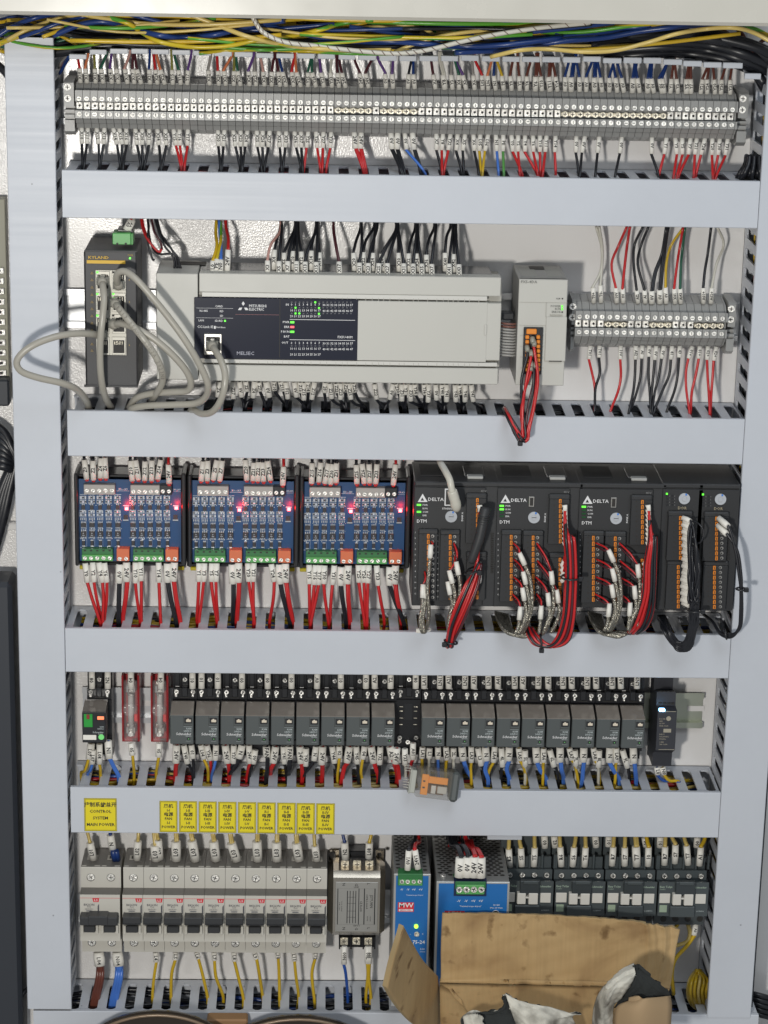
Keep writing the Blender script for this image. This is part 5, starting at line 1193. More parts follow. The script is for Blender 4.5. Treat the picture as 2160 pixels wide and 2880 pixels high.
# black wires of the narrow modules
for i in range(26):
    sx, sy = 1120 + (i % 2) * 8 - (8 if i > 16 else 0), 640 + i * 22
    pts = [(sx, sy, 86), (sx + 40, sy + 22, 94), (1142 + (i * 5 % 9) * 9, min(sy + 130 + (i * 7 % 5) * 14, 1170), 98 + i % 4 * 1.6), (1158 + (i * 4 % 7) * 8, 1215, 98 + i % 3), (1150 + (i % 7) * 9, 1330, 98), (1122 + (i % 6) * 9, 1432 + (i % 5) * 12, 94), (1080 - (i % 4) * 6, 1440 + (i % 5) * 12, 90), (1030 - (i % 6) * 10, 1370, 84 + i % 3 * 3), (990 - (i % 7) * 7, 1270 + (i % 4) * 12, 62)]
    P = [Zf.w(*p) for p in pts]; m = MB(); m.tube(spline(P, 5), 1.15, wmat('k'), 8); o_ = one(m, 'loom_wire', 'black wire in the bushy bundle of the narrow modules', 'wire', 'black wires of the narrow modules', P[0])
    s = MB(); d = (P[1] - P[0]).normalized(); s.tube([P[0] - Vector((2.2, 0, -.5)), P[0] + d * 3, P[0] + d * 8], [2.2, 2.5, 2.2], sleeve_m, 10); s.build('marker_sleeve', o_, P[0])
for i, (a, b) in enumerate((((1345, 645), (1400, 690)), ((1340, 690), (1392, 742)))):
    pts = [(*a, 88), (*b, 98), (1448 + i * 12, 850, 102), (1470 + i * 14, 1000, 104), (1482 + i * 6, 1100, 104), (1480 + i * 10, 1250, 102), (1470 + i * 8, 1350, 98), (1420, 1410 - i * 14, 92), (1350, 1390 - i * 10, 84), (1300, 1310, 70), (1240, 1260, 50)]
    P = [Zf.w(*p) for p in pts]; m = MB(); m.tube(spline(P, 6), 1.35, wmat('k'), 8); o_ = one(m, 'loom_wire', '%s of the two black wires looping over the right upright duct' % ('outer', 'inner')[i], 'wire', 'black wires of the narrow modules', P[0])
    s = MB(); s.tube([P[0] - Vector((1, 0, -1)), P[0] * .4 + P[1] * .6, P[1]], [2.6, 2.9, 2.6], sleeve_m, 10); s.build('marker_sleeve', o_, P[0])
P = [Zf.w(*p) for p in ((1170, 655, 94), (1215, 680, 100), (1242, 730, 102), (1225, 790, 102), (1185, 808, 98))]; m = MB(); m.tube(spline(P, 6), .8, wmat('k'), 6); one(m, 'cable_tie', 'thin black tie tail curling out of the bushy black bundle', 'cable tie', 'cable ties', P[0])
tie(Zf.w(1484, 1098, 104), 4.2, 'black cable tie on the two wires over the right upright duct', None, (0, 0, 1)); tie(Zf.w(1185, 1235, 98), 6.5, 'black cable tie at the foot of the bushy black bundle', None, (0, 0, 1)); tie(Zf.w(1382, 1392, 88), 4.5, 'black cable tie at the lower right corner of the third duct', None, (1, 0, .3))
# ================================================================ row four: relays
WNAME[0] = 'power_wire'
sock_m = mat('socket_black', (.014, .014, .016), .3, bump=.00004, bscale=500)
relay_m = mat('relay_grey', (.078, .088, .088), .42)
smoke_m = mat('smoked_cover', (.30, .265, .23), .12, coat=.6, var=.15, alpha=.78)
relayd_m = mat('relay_dark', (.018, .019, .022), .35)
rail(Zg, 535, 1135, 553, 'bright steel mounting rail behind the fuse holders', slots=(945,))
rgm = mat('rail_greenish', (.55, .58, .48), .34, .85, var=.08)
rail(Zi, 845, 1238, 588, 'bare right end of the steel mounting rail with an open slot', rgm, slots=(1190,))
def sock_build(t, o, z, x0, full=False):
    """socket parts; x0 = left edge at depth 36"""
    w_ = 22.5; A = z.w(x0, 470, 36); X0 = A.x; cx = X0 + w_ / 2
    zz = lambda y, d: z.w(x0, y, d).z
    m = MB(); m.prism([(-8, zz(335, 28)), (-28, zz(335, 28)), (-28, zz(446, 28)), (-36, zz(452, 36)), (-36, zz(518, 36)), (-34, zz(525, 34)), (-34, zz(775, 34)), (-36, zz(785, 36)), (-36, zz(830, 36)), (-24, zz(838, 28)), (-24, zz(880, 24)), (-8, zz(880, 24))], X0, X0 + w_, sock_m)
    m.box(cx - 3.4, cx + 3.4, -28, -33, zz(335, 28), zz(470, 36), sock_m, .6); m.box(cx - 2.6, cx + 2.6, -33, -38.5, zz(440, 36), zz(500, 36), relayd_m, .6)
    m.box(cx - 9.5, cx - 5.2, -27, -28.6, zz(350, 28), zz(440, 28), relayd_m, .4); m.box(cx - 9, cx - 5.5, -28.4, -28.8, zz(434, 28), zz(438, 28), white_ink)
    m.box(cx - 4, cx + 4, -36, -36.3, zz(507, 36), zz(512, 36), hole_m)
    m.build('socket_body', t, o)
    m2 = MB()
    for a in (-7.6, 7.6): m2.box(cx + a - 1.4, cx + a + .8, -36, -37.2, zz(486, 36), zz(505, 36), screw_m, .3)
    m2.build('contact_plate', t, o)
    spots = [(cx - 7.6, zz(474, 37), 37), (cx + 7.6, zz(474, 37), 37), (cx, zz(394, 34), 34)]
    if full: spots += [(cx - 7.6, zz(772, 37), 37), (cx + 7.6, zz(772, 37), 37), (cx - 7.8, zz(795, 37), 37), (cx, zz(800, 37), 37)]
    s0 = None
    for x, z_, d in spots:
        if s0 is None:
            q = MB(); q.cyl((0, 1.0, 0), 2.0, 1.3, screw_m, 'y', 12); q.box(-1.4, 1.4, -.36, -.3, -.3, .3, hole_m); q.box(-.3, .3, -.37, -.3, -1.4, 1.4, hole_m); s0 = q.build('clamp_screw', t, (0, 0, 0)); c = s0
        else: c = s0.copy(); COL.objects.link(c)
        c.location = ((x - o[0]) * 1e-3, -d * 1e-3, (z_ - o[2]) * 1e-3); c.rotation_euler = (RND.uniform(-.25, .25), RND.uniform(0, 3), RND.uniform(-.25, .25))
    if full:
        m = MB()
        for y in (568, 596, 641, 683):
            for a in (-6.6, 6.6): m.box(cx + a - 1.5, cx + a + 1.5, -34, -34.3, zz(y, 34), zz(y + 4, 34), brass_m)
        m.box(cx - 3.5, cx + 3.5, -34, -34.4, zz(550, 34), zz(655, 34), relayd_m); m.build('contact_slots', t, o)
pitchR = (Zi.w(710, 700, 62).x - Zg.w(1100, 700, 62).x) / 18
Xs = Zg.w(1118, 470, 36).x
o = (Xs, 0, Zg.w(1118, 880, 24).z); ts = thing('relay_socket', 'black relay socket, first from the fuse holders', 'relay socket', o, 'black relay sockets'); sock_build(ts, o, Zg, 1118)
A = Zg.w(1102, 625, 62); B = Zg.w(1254, 815, 62); zt_ = Zg.w(1120, 530, 38).z
ro = ((A.x + B.x) / 2, 0, B.z); tr = thing('plug_in_relay', 'grey plug-in relay, first from the fuse holders', 'relay', ro, 'grey plug-in relays')
m = MB(); m.box(A.x, B.x, -37, -62, A.z, B.z, relay_m, .7); wq = B.x - A.x
P_ = lambda x, y: (A.x + (x - 1102) / 152 * wq, A.z + (y - 625) / 190 * (B.z - A.z))
m.build('case', tr, ro)
m = MB(); m.prism([(-38, A.z - .4), (-38, zt_), (-41, zt_ + .3), (-61.6, A.z + .2), (-61.6, A.z - .4)], A.x + .2, B.x - .2, smoke_m); m.build('smoked_cover', tr, ro)
m = MB()
def rt(s, x, y, h, mm=None, al='R'): X_, Z_ = P_(x, y); m.text(s, (X_, -62.15, Z_), h / 2.304 * .31 / .7, mm or white_ink, (1, 0, 0), (0, -1, 0), al, 1)
pale = mat('pale_print', (.45, .50, .50), .5)
rt('RXM', 1240, 712, 12, pale); rt('24VDC', 1240, 728, 12, pale); rt('Schneider', 1240, 747, 18); rt('Electric', 1240, 760, 9, pale)
for x0, x1, y0, y1 in ((1188, 1190, 630, 692), (1190, 1246, 690, 692), (1190, 1246, 698, 699), (1205, 1236, 793, 794)): a = P_(x0, y0); b = P_(x1, y1); m.box(a[0], b[0], -62, -62.12, a[1], b[1], hole_m if x1 - x0 < 10 or y0 == 690 else pale)
m.build('printing', tr, ro)
m = MB(); a = P_(1195, 640); b = P_(1244, 678); m.box(a[0], b[0], -61.5, -62.2, a[1], b[1], relayd_m, .2); a = P_(1206, 652); b = P_(1238, 668); m.box(a[0], b[0], -62, -62.6, a[1], b[1], mat('led_lens', (.7, .62, .5), .3), .4); a = P_(1214, 646); b = P_(1226, 660); m.box(a[0], b[0], -62.3, -62.8, a[1], b[1], MATS['led_lens'], .3); m.build('led_window', tr, ro)
m = MB(); a = P_(1222, 778); m.cyl((a[0], -61.5, a[1]), 1.5, .8, relayd_m, 'y', 12); m.cyl((a[0], -62.2, a[1]), .6, .3, mat('dim_green_dot', (.15, .45, .15), .4), 'y', 8); m.build('test_button', tr, ro)
for i in range(1, 19):
    dx = i * pitchR
    side = 'first from the fuse holders'
    if i != 9: dup(tr, (ro[0] + dx, 0, ro[2]), 'grey plug-in relay, %s from the fuse holders' % ordw(i + 1 - (i > 9)))
    if i != 9: dup(ts, (o[0] + dx, 0, o[2]), 'black relay socket behind the %s grey relay from the fuse holders' % ordw(i + 1 - (i > 9)))
ts['label'] = 'black relay socket behind the first grey relay from the fuse holders'
x9 = Ze and Zh; o9 = (o[0] + 9 * pitchR, 0, o[2]); te = thing('relay_socket', 'empty black relay socket with bare contacts, no relay plugged in', 'relay socket', o9, 'black relay sockets'); sock_build(te, o9, Zh, (Zh and (0)) or 912, True)
# green relay at the left
o = (Zg.w(560, 470, 36).x, 0, Zg.w(560, 880, 24).z); t = thing('relay_socket', 'black relay socket behind the relay with the green flag', 'relay socket', o, 'black relay sockets'); sock_build(t, o, Zg, 563)
A = Zg.w(531, 607, 66); B = Zg.w(686, 805, 66); zt2 = Zg.w(560, 522, 38).z; o = ((A.x + B.x) / 2, 0, B.z)
t = thing('plug_in_relay', 'dark relay with green flag and orange window at the left end', 'relay', o, 'grey plug-in relays')
m = MB(); m.box(A.x, B.x, -52, -66, A.z, B.z, relayd_m, .7); m.build('case', t, o)
m = MB(); m.prism([(-38, B.z + .5), (-38, zt2), (-42, zt2 + .3), (-65.6, A.z - .2), (-65.6, A.z - .8), (-51.8, A.z - .8), (-51.8, B.z + .5)], A.x + .2, B.x - .2, smoke_m); m.build('smoked_cover', t, o)
m = MB(); pb(m, Zg, 542, 620, 600, 704, 65, 67.2, mat('relay_green', (.02, .30, .04), .4), .3); pb(m, Zg, 560, 622, 580, 652, 67, 68, mat('dark_red_tab', (.25, .03, .03), .4), .3); m.build('test_flag', t, o)
m = MB(); pb(m, Zg, 622, 625, 682, 662, 65, 66.5, sock_m); pb(m, Zg, 630, 634, 674, 656, 66, 67, mat('orange_glow', (.9, .25, .1), .4, emit=(1, .25, .12), es=.7), .3); m.build('status_window', t, o)
m = MB(); pb(m, Zg, 538, 754, 624, 786, 65, 66.4, sleeve_m, .1); m.build('blank_tag', t, o)
m = MB(); pc(m, Zg, 656, 768, 65, 66.6, 2.6, mat('green_glow', (.2, .7, .2), .3, emit=(.2, 1, .3), es=.08)); m.build('led', t, o)
m = MB(); tx(m, Zg, 'Schneider', 636, 737, 66, 13, pale); tx(m, Zg, '230VAC', 652, 715, 66, 9, pale); tx(m, Zg, 'RXM', 660, 702, 66, 9, pale); tx(m, Zg, 'Electric', 652, 748, 66, 7, pale); m.build('printing', t, o)
# fuse holders
red_m = mat('fuse_red', (.36, .03, .035), .3); clr = mat('clear_cover', (.80, .76, .74), .08, alpha=.08, spec=.9)
def fuse():
    o = (Zg.w(848, 800, 5).x, 0, Zg.w(848, 800, 5).z); t = thing('fuse_holder', 'red fuse holder under a clear cover, next to the green flag relay', 'fuse holder', o, 'red fuse holders'); z = Zg
    m = MB(); pb(m, z, 794, 358, 905, 800, 6, 16, red_m, .8)
    pb(m, z, 786, 368, 802, 800, 16, 36, red_m, .8); pb(m, z, 890, 368, 906, 800, 16, 36, red_m, .8); pb(m, z, 868, 620, 892, 668, 16, 37, mat('bright_red', (.60, .05, .05), .35), .5); m.build('base', t, o)
    for y0, y1 in ((400, 500), (675, 765)):
        m = MB(); pb(m, z, 822, y0, 872, y1, 16, 22, steel_m, .8); pb(m, z, 816, y0 + 30, 834, y1 - 20, 20, 30, steel_m, .5); pb(m, z, 860, y0 + 30, 878, y1 - 20, 20, 30, steel_m, .5); pc(m, z, 846, y0 + 22 if y0 < 500 else y1 - 16, 22, 25, 2.4, screw_m); m.build('fuse_clip', t, o)
    a, b = z.w(846, 500, 30), z.w(843, 690, 30); m = MB(); m.cyl((a.x, -28, b.z), 2.6, a.z - b.z, mat('ceramic_fuse', (.55, .53, .50), .3), 'z', 12); m.build('fuse', t, o)
    m = MB(); pb(m, z, 800, 402, 892, 800, 36, 39, clr, 1.0)
    P = z.w(840, 590, 39); m.tube([(P.x, -38, P.z), (P.x, -41, P.z), (P.x, -43, P.z)], [6.6, 6.0, 4.6], clr, 20)
    for y in (446, 470, 780): pb(m, z, 806, y, 884, y + 5, 39, 40, clr, .3)
    m.build('clear_cover', t, o)
    m = MB()
    for k_ in range(12):
        a_ = k_ * math.pi / 6; P = z.w(836 + 30 * math.cos(a_), 592 + 30 * math.sin(a_), 43.5)
        if 5 <= k_ <= 11 and k_ % 2: m.cyl((P.x, -43.2, P.z), .5, .3, screw_m, 'y', 6)
    m.build('lens_ring', t, o)
    return t, o
tf, of = fuse(); dup(tf, (of[0] + Zg.w(975, 600, 30).x - Zg.w(788, 600, 30).x, 0, of[2]), 'red fuse holder under a clear cover, next to the grey relays')
# small dark supply with the blue lamp
A = Zi.w(945, 600, 60); B = Zi.w(1070, 600, 60); zz = lambda y, d: Zi.w(945, y, d).z
o = (A.x, 0, zz(955, 44)); t = thing('din_power_supply', 'slim dark power supply with a blue lamp near the bare rail end', 'power supply', o)
dk = mat('supply_dark', (.032, .034, .042), .45)
m = MB(); m.prism([(-8, zz(385, 28)), (-28, zz(385, 28)), (-28, zz(462, 28)), (-48, zz(474, 48)), (-49, zz(562, 49)), (-60, zz(598, 60)), (-60, zz(852, 60)), (-46, zz(866, 46)), (-44, zz(955, 44)), (-20, zz(955, 44)), (-8, zz(880, 8))], A.x, B.x, dk)
for i in range(4): x = Zi.w(960 + i * 27, 470, 48).x; m.box(x - 1.5, x + 1.5, -47.5, -49.2, zz(465, 48), zz(470, 48) + .1, hole_m); x = Zi.w(962 + i * 27, 548, 50).x; m.box(x - 1.4, x + 1.4, -49, -50.2, zz(545, 50), zz(556, 50), hole_m)
pb(m, Zi, 946, 906, 1005, 926, 44, 44.6, hole_m); m.build('case', t, o)
m = MB(); fi = mat('faint_gold', (.34, .31, .24), .5); pb(m, Zi, 990, 600, 1062, 604, 60, 60.1, fi); pb(m, Zi, 950, 846, 1052, 850, 60, 60.1, fi)
for y, s in ((650, 'DC OK'), (665, 'ADJ'), (680, '12-15V'), (695, 'HDR-15-24'), (750, 'INPUT'), (765, '100-240VAC'), (780, '50/60Hz'), (800, '0.88A'), (815, '24V 0.63A')): tx(m, Zi, s, 955, y, 60, 9, fi, al='L')
pc(m, Zi, 1015, 648, 60, 60.6, 2.2, fi, 14); pb(m, Zi, 982, 714, 1030, 738, 60, 60.1, fi); m.build('printing', t, o)
m = MB(); pb(m, Zi, 955, 588, 992, 604, 57, 61, mat('blue_led', (.3, .7, 1), .4, emit=(.25, .6, 1), es=9), .5); m.build('led', t, o)
# sleeves at the top of the sockets
def topsl(spec, x0, grp, y0=1740):
    out = []
    for it in spec.split('|'):
        tn, x, c = it.split(); x = float(x); out.append('%s %s %f 452 %f 345 %f 318 %f 290' % (tn, c, x, x + RND.uniform(-3, 3), x, x))
    run('\n'.join(out), x0, y0, 2.304, 'at the top of the relay row', grp, (37, 36, 30, 26), sr=2.9, ts=4.4, r=1.5)
g_ = 'wires entering the relay row from above'
topsl('08 597 y|N2 698 b|04 850 y|04 1042 y|01 1248 k|10 1306 k|10 1412 k|00 1568 k', 0, g_)
topsl('00 76 k|00 230 k|0V 395 k|01 550 k|03 712 k|A2 770 n|Y2 872 k|08 1035 k|LA11 1090 y|LN11 1192 l|A21 1250 y|LN21 1354 l|A31 1412 y|LN31 1507 l|A41 1568 y', 720, g_)
topsl('LN41 18 l|A51 70 y|LN51 170 l|A61 236 y|LN61 331 l|A71 388 y|LN71 487 l|A81 546 y|LN81 650 l|A91 706 y|LN91 810 l', 1440, g_)
g_ = 'wires leaving the relay row downwards'
w4 = lambda s, x0: run(s, x0, 1740, 2.304, 'below the relay row', g_, (44, 44, 42, 40), sr=2.8, ts=4.2, r=1.5, endz=(-927.0, 36, -1))
w4("""L07 y 588 810 574 905 550 985 525 1062
_ w 606 810 596 935 585 940 580 945
L07 l 604 850 597 936 585 985 568 1050
L08 y 645 812 645 936 650 975 652 1020
N1 ll 700 790 708 900 735 965 765 1040
05 y 848 806 858 880 864 940 870 1005
05 y 1030 806 1028 892 1020 950 1012 1000
24V rr 1145 818 1140 930 1135 960 1132 990
Y40 k 1192 820 1214 934 1230 955 1250 990
01 k 1240 818 1250 900 1254 940 1255 985
L04 y 1300 818 1320 904 1345 965 1350 1050
Y36 r 1340 820 1362 912 1366 950 1370 990
N1 l 1400 818 1396 912 1385 970 1372 1050
24V rr 1460 820 1474 930 1480 960 1482 1000
Y37 k 1515 820 1512 932 1500 955 1490 1000
N kk 1570 818 1550 900 1505 980 1480 1060
24V r 1614 820 1618 932 1608 970 1600 1000
0V k 1655 850 1642 935 1632 960 1615 1010""", 0)
w4("""FAN kk 68 828 70 892 68 980 60 1080
24V rr 128 828 112 930 95 970 88 1010
Y41 k 178 828 184 935 190 960 198 1010
FAN kk 218 826 217 904 208 980 204 1070
24V rr 285 828 292 932 294 960 296 1000
Y43 k 325 840 322 950 318 975 312 1020
N k 388 828 376 915 345 965 300 1015
24V rr 432 828 426 940 426 965 424 990
Y44 k 494 828 508 932 520 955 526 1000
02 y 540 826 540 896 534 960 528 1045
24V rr 606 828 590 928 568 965 552 1000
Y45 k 650 828 656 935 660 960 664 1000
04 y 704 826 692 905 680 990 686 1080
24V rr 746 828 762 930 775 980 790 1040
Y32 k 806 830 801 940 800 965 798 1010
A2 rr 868 828 882 905 895 950 912 1000
24V rr 912 838 904 934 914 960 922 1010
Y33 w 965 842 966 942 968 950 970 955
A01 r 1018 805 1016 908 1006 935 996 960
LA1 y 1080 832 1076 900 1076 930 1078 960
L1 w 1125 838 1122 900 1122 930 1122 950
N l 1180 832 1180 905 1180 930 1182 950
LA2 y 1232 832 1236 910 1232 935 1228 955
2L w 1280 838 1280 902 1280 930 1280 945
N ll 1335 830 1342 914 1362 985 1395 1070
LA3 y 1395 830 1395 926 1392 975 1396 1050
L3 k 1438 838 1458 948 1470 960 1474 990
N ll 1487 832 1492 914 1480 980 1500 1060
LA4 y 1548 828 1538 925 1515 975 1498 1030
4L k 1590 838 1597 955 1592 965 1588 990
N ll 1642 832 1636 914 1620 975 1636 1075""", 720)
w4("""LA5 y 44 838 52 914 75 960 92 1000
5L w 85 852 85 950 85 960 85 965
N ll 155 832 160 924 180 985 218 1060
LA6 y 205 840 204 925 202 960 200 1000
6L k 244 850 272 955 285 965 302 985
N ll 312 832 312 922 318 985 330 1060
LA7 y 372 838 388 910 408 950 428 985
7L w 408 852 414 948 415 955 415 960
N ll 466 834 462 922 455 990 450 1070
LA8 y 528 838 540 914 555 950 568 985
8L w 566 852 560 958 560 962 560 966
N ll 635 834 630 925 655 985 692 1045
LA9 y 676 838 676 926 672 955 668 985
9L k 716 852 748 962 755 970 760 990
N ll 786 834 790 930 795 985 800 1075
L0 b 940 962 944 1005 985 1050 1085 1100
N0 y 975 962 985 1005 1020 1050 1085 1085""", 1440)
# the loose relay
P = Zh.w(1120, 1055, 62); o = (P.x, P.y, P.z)
t = thing('loose_relay', 'clear relay with an orange core lying loose on the fourth duct', 'relay', o)
rx = lambda x: (x - 1120) / 2.304 * .318; rz = lambda y: -(y - 1055) / 2.304 * .322
clr2 = mat('clear_relay_case', (.26, .24, .20), .08, alpha=.30, spec=.9)
m = MB(); m.box(rx(1022), rx(1262), 0, -24, rz(955), rz(1140), clr2, 1.2); m.build('clear_case', t, (0, 0, 0))
m = MB(); m.box(rx(1250), rx(1306), .5, -24.8, rz(948), rz(1146), relay_m, 2.2); m.build('end_cap', t, (0, 0, 0))
m = MB(); m.box(rx(985), rx(1020), -1, -23, rz(968), rz(1120), mat('relay_base_grey', (.36, .37, .33), .4), .6); m.box(rx(978), rx(988), -2, -22, rz(962), rz(1128), MATS['relay_base_grey'], .4); m.build('base', t, (0, 0, 0))
for y in (958, 975, 1050, 1068, 1085):
    m = MB(); 
    m.box(rx(942), rx(980), -6, -7, rz(y), rz(y + 5), steel_m, .2); m.box(rx(942), rx(980), -16, -17, rz(y + 6), rz(y + 11), steel_m, .2); m.build('pin', t, (0, 0, 0))
m = MB(); oc = mat('orange_core', (1.0, .33, .02), .4)
m.box(rx(1058), rx(1105), -17, -20, rz(990), rz(1125), oc, .4); m.box(rx(1104.5), rx(1232), -17.2, -20.2, rz(1000), rz(1045), oc, .4); m.box(rx(1068), rx(1082), -20.3, -20.5, rz(1030), rz(1040), hole_m); m.box(rx(1068), rx(1084), -20.3, -20.5, rz(1072), rz(1082), hole_m)
m.build('orange_core', t, (0, 0, 0))
m = MB(); m.cyl((rx(1110), -12, rz(1085)), 5.2, rx(1215) - rx(1110), mat('coil_copper', (.35, .18, .10), .35, .6), 'x', 14); m.box(rx(1125), rx(1160), -16, -20, rz(1055), rz(1112), steel_m, .4); m.box(rx(1170), rx(1235), -8, -18, rz(1060), rz(1108), mat('core_white', (.6, .58, .52), .4), .5); m.build('coil', t, (0, 0, 0))
t.rotation_euler = (math.radians(-14), math.radians(7), 0)
# yellow stickers
ylab = mat('yellow_sticker', (.72, .60, .012), .5, var=.04)
def sticker(z, x0, y0, x1, y1, lines, label, ts, gp=None):
    A, B = z.w(x0, y0, HD + .25), z.w(x1, y1, HD + .25); m = MB(); m.box(A.x, B.x, -HD, -HD - .25, A.z, B.z, ylab)
    o_ = one(m, 'warning_sticker', label, 'sticker', gp, (A.x, -HD, B.z))
    m = MB(); y = -HD - .27; e = .9; w_ = .35
    for a, b, c, d in ((A.x + e, A.x + e + w_, A.z - e, B.z + e), (B.x - e - w_, B.x - e, A.z - e, B.z + e), (A.x + e, B.x - e, A.z - e, A.z - e - w_), (A.x + e, B.x - e, B.z + e + w_, B.z + e), (A.x, A.x + w_, A.z, B.z), (B.x - w_, B.x, A.z, B.z), (A.x, B.x, A.z, A.z - w_), (A.x, B.x, B.z + w_, B.z)): m.add([(a, y, c), (b, y, c), (b, y, d), (a, y, d)], [(0, 1, 2, 3)], ink_m)
    n = len(lines)
    for i, s in enumerate(lines):
        cjk = ord(s[0]) > 1000
        m.text(s, ((A.x + B.x) / 2, -HD - .45, A.z + (B.z - A.z) * (.10 + .80 * (i + .5) / n)), ts * (1.2 if cjk else 1), ink_m, (1, 0, 0), (0, -1, 0), 'C', 1, 1.0 if cjk else 1.0, .02)
    m.build('lettering', o_, (A.x, -HD, B.z))
sticker(Zg, 544, 1163, 758, 1378, ['\u63a7\u5236\u7cfb\u7edf\u603b\u5f00', 'CONTROL', 'SYSTEM', 'MAIN POWER'], 'large yellow sticker reading CONTROL SYSTEM MAIN POWER', 4.1, 'yellow stickers on the fourth duct')
nm = ['I-I', 'I-II', 'I-III', 'I-IV', 'I-V', 'II-I', 'II-II', 'II-III', 'II-IV']
for i, n_ in enumerate(nm):
    if i < 5: z, x0 = Zg, (1033, 1160, 1287, 1414, 1542)[i]
    else: z, x0 = Zh, (9, 138, 263, 391)[i - 5]
    sticker(z, x0, 1181 + i * 2.0, x0 + 117, 1384 + i * 1.6, ['\u98ce\u673a', n_, '\u7535\u6e90', 'FAN', n_, 'POWER'], 'narrow yellow sticker reading FAN %s POWER' % n_, 3.6, 'yellow stickers on the fourth duct')
# ================================================================ row five
mcb_m = mat('breaker_white', (.53, .51, .455), .42, var=.02); mcbd = mat('breaker_brown_grey', (.155, .145, .13), .45); tog = mat('toggle_black', (.035, .036, .038), .4); lsred = mat('logo_red', (.60, .03, .04), .45)
inkb = mat('dark_print', (.09, .09, .10), .5)
Ym = lambda y, d: Zj.w(900, y, d).z
prof = [(-6, Ym(368, 48)), (-47.5, Ym(368, 48)), (-48, Ym(373, 48)), (-48, Ym(500, 48)), (-62, Ym(546, 62)), (-62, Ym(846, 62)), (-48, Ym(846, 62)), (-48, Ym(915, 48)), (-6, Ym(915, 48))]
def breaker(x, label, grp, w_, poles=1):
    """x: left edge in window Zj at depth 62 (row y 600)"""
    X0 = Zj.w(x, 600, 62).x; o = (X0, 0, Ym(915, 48)); t = thing('circuit_breaker', label, 'circuit breaker', o, grp)
    W_ = w_ * poles; g = .15
    m = MB(); m.prism(prof, X0 + g, X0 + W_ - g, mcb_m)
    q = .05
    m.add([(X0 + g, -6, prof[0][1] + q), (X0 + W_ - g, -6, prof[0][1] + q), (X0 + W_ - g, -47.6, prof[0][1] + q), (X0 + g, -47.6, prof[0][1] + q)], [(0, 1, 2, 3)], mcbd)
    a, b = Vector((0, -48, Ym(500, 48))), Vector((0, -62, Ym(546, 62))); nn = Vector((0, -(a.z - b.z), 14)).normalized() * .08
    m.add([(X0 + g, a.y + nn.y, a.z + nn.z), (X0 + W_ - g, a.y + nn.y, a.z + nn.z), (X0 + W_ - g, b.y + nn.y, b.z + nn.z), (X0 + g, b.y + nn.y, b.z + nn.z)], [(0, 1, 2, 3)], mcbd)
    m.build('case', t, o)
    def B_(m, x0, x1, y0, y1, d0, d1, mm, b=0): m.box(x0, x1, -d0, -d1, Ym(y0, d1), Ym(y1, d1), mm, b)
    for p in range(poles):
        px = X0 + p * w_
        m = MB(); zt = prof[0][1] + .1
        m.box(px + 4.5, px + w_ - 4.5, -22, -32, zt, zt + .5, mcb_m, .2); m.box(px + 6.5, px + w_ - 6.5, -24, -30, zt + .4, zt + .6, hole_m); m.box(px + 1, px + 5, -44.5, -46, zt, zt + .3, mcb_m); m.box(px + w_ - 6, px + w_ - 1, -44.5, -46, zt, zt + .3, mcb_m)
        m.build('wire_entry', t, o)
        for yy in (434, 862):
            m = MB(); c = Vector((px + w_ / 2, 0, Ym(yy, 48) - (0 if yy < 500 else -1.0)))
            m.cyl((c.x, -47.6, c.z), 4.3, .6, mcb_m, 'y', 20); m.cyl((c.x, -48.0, c.z), 3.9, .25, hole_m, 'y', 20); m.cyl((c.x, -47.6, c.z + .3), 3.4, 1.0, screw_m, 'y', 18)
            a_ = RND.uniform(0, 3)
            for k_ in (0, 1):
                cs, sn = math.cos(a_ + k_ * 1.57) * 2.2, math.sin(a_ + k_ * 1.57) * 2.2; nx, nz = -sn * .14, cs * .14; y = -48.66 - k_ * .02
                m.add([(c.x - cs - nx, y, c.z + .3 - sn - nz), (c.x + cs - nx, y, c.z + .3 + sn - nz), (c.x + cs + nx, y, c.z + .3 + sn + nz), (c.x - cs + nx, y, c.z + .3 - sn + nz)], [(0, 1, 2, 3)], hole_m)
            m.build('clamp_screw', t, o)
        m = MB()
        if poles == 1: B_(m, px + 1.0, px + w_ - 1.3, 694, 742, 60, 73, tog, .6); B_(m, px + 1.2, px + w_ - 1.5, 732, 736, 70, 73.3, relayd_m)
        B_(m, px + 3.6, px + w_ - 4.2, 750, 794, 60, 68, tog, .8); m.build('toggle', t, o) if poles == 1 else m.build('toggle_window', t, o)
        m = MB(); B_(m, px + 1.2, px + 3.4, 748, 800, 60, 66, mcb_m, .3); B_(m, px + w_ - 3.9, px + w_ - 1.6, 748, 800, 60, 66, mcb_m, .3); m.build('toggle_guard', t, o)
    if poles == 2:
        m = MB(); B_(m, X0 + .8, X0 + W_ - 1.5, 696, 748, 60, 74, tog, .8); B_(m, X0 + 8.5, X0 + 27, 690, 747, 60, 74.6, tog, .8); m.build('toggle_bar', t, o)
    m = MB(); z1 = lambda y: Ym(y, 62.1); pr = lambda x0, x1, y0, y1, mm, e=.1: m.box(x0, x1, -62, -62 - e, z1(y0), z1(y1), mm)
    pr(X0 + g, X0 + W_ - g, 567.5, 569.5, lsred)
    LX = X0 + w_ - 7.0
    m.add([(LX, -62.12, z1(570)), (X0 + w_ - .6, -62.12, z1(570)), (X0 + w_ - 1.2, -62.12, z1(594)), (LX + 1.0, -62.12, z1(594))], [(0, 1, 2, 3)], lsred)
    m.text('LS', (X0 + w_ - 3.7, -62.3, z1(582)), 3.0, white_ink, (1, 0, 0), (0, -1, 0), 'C', 1, 1.2)
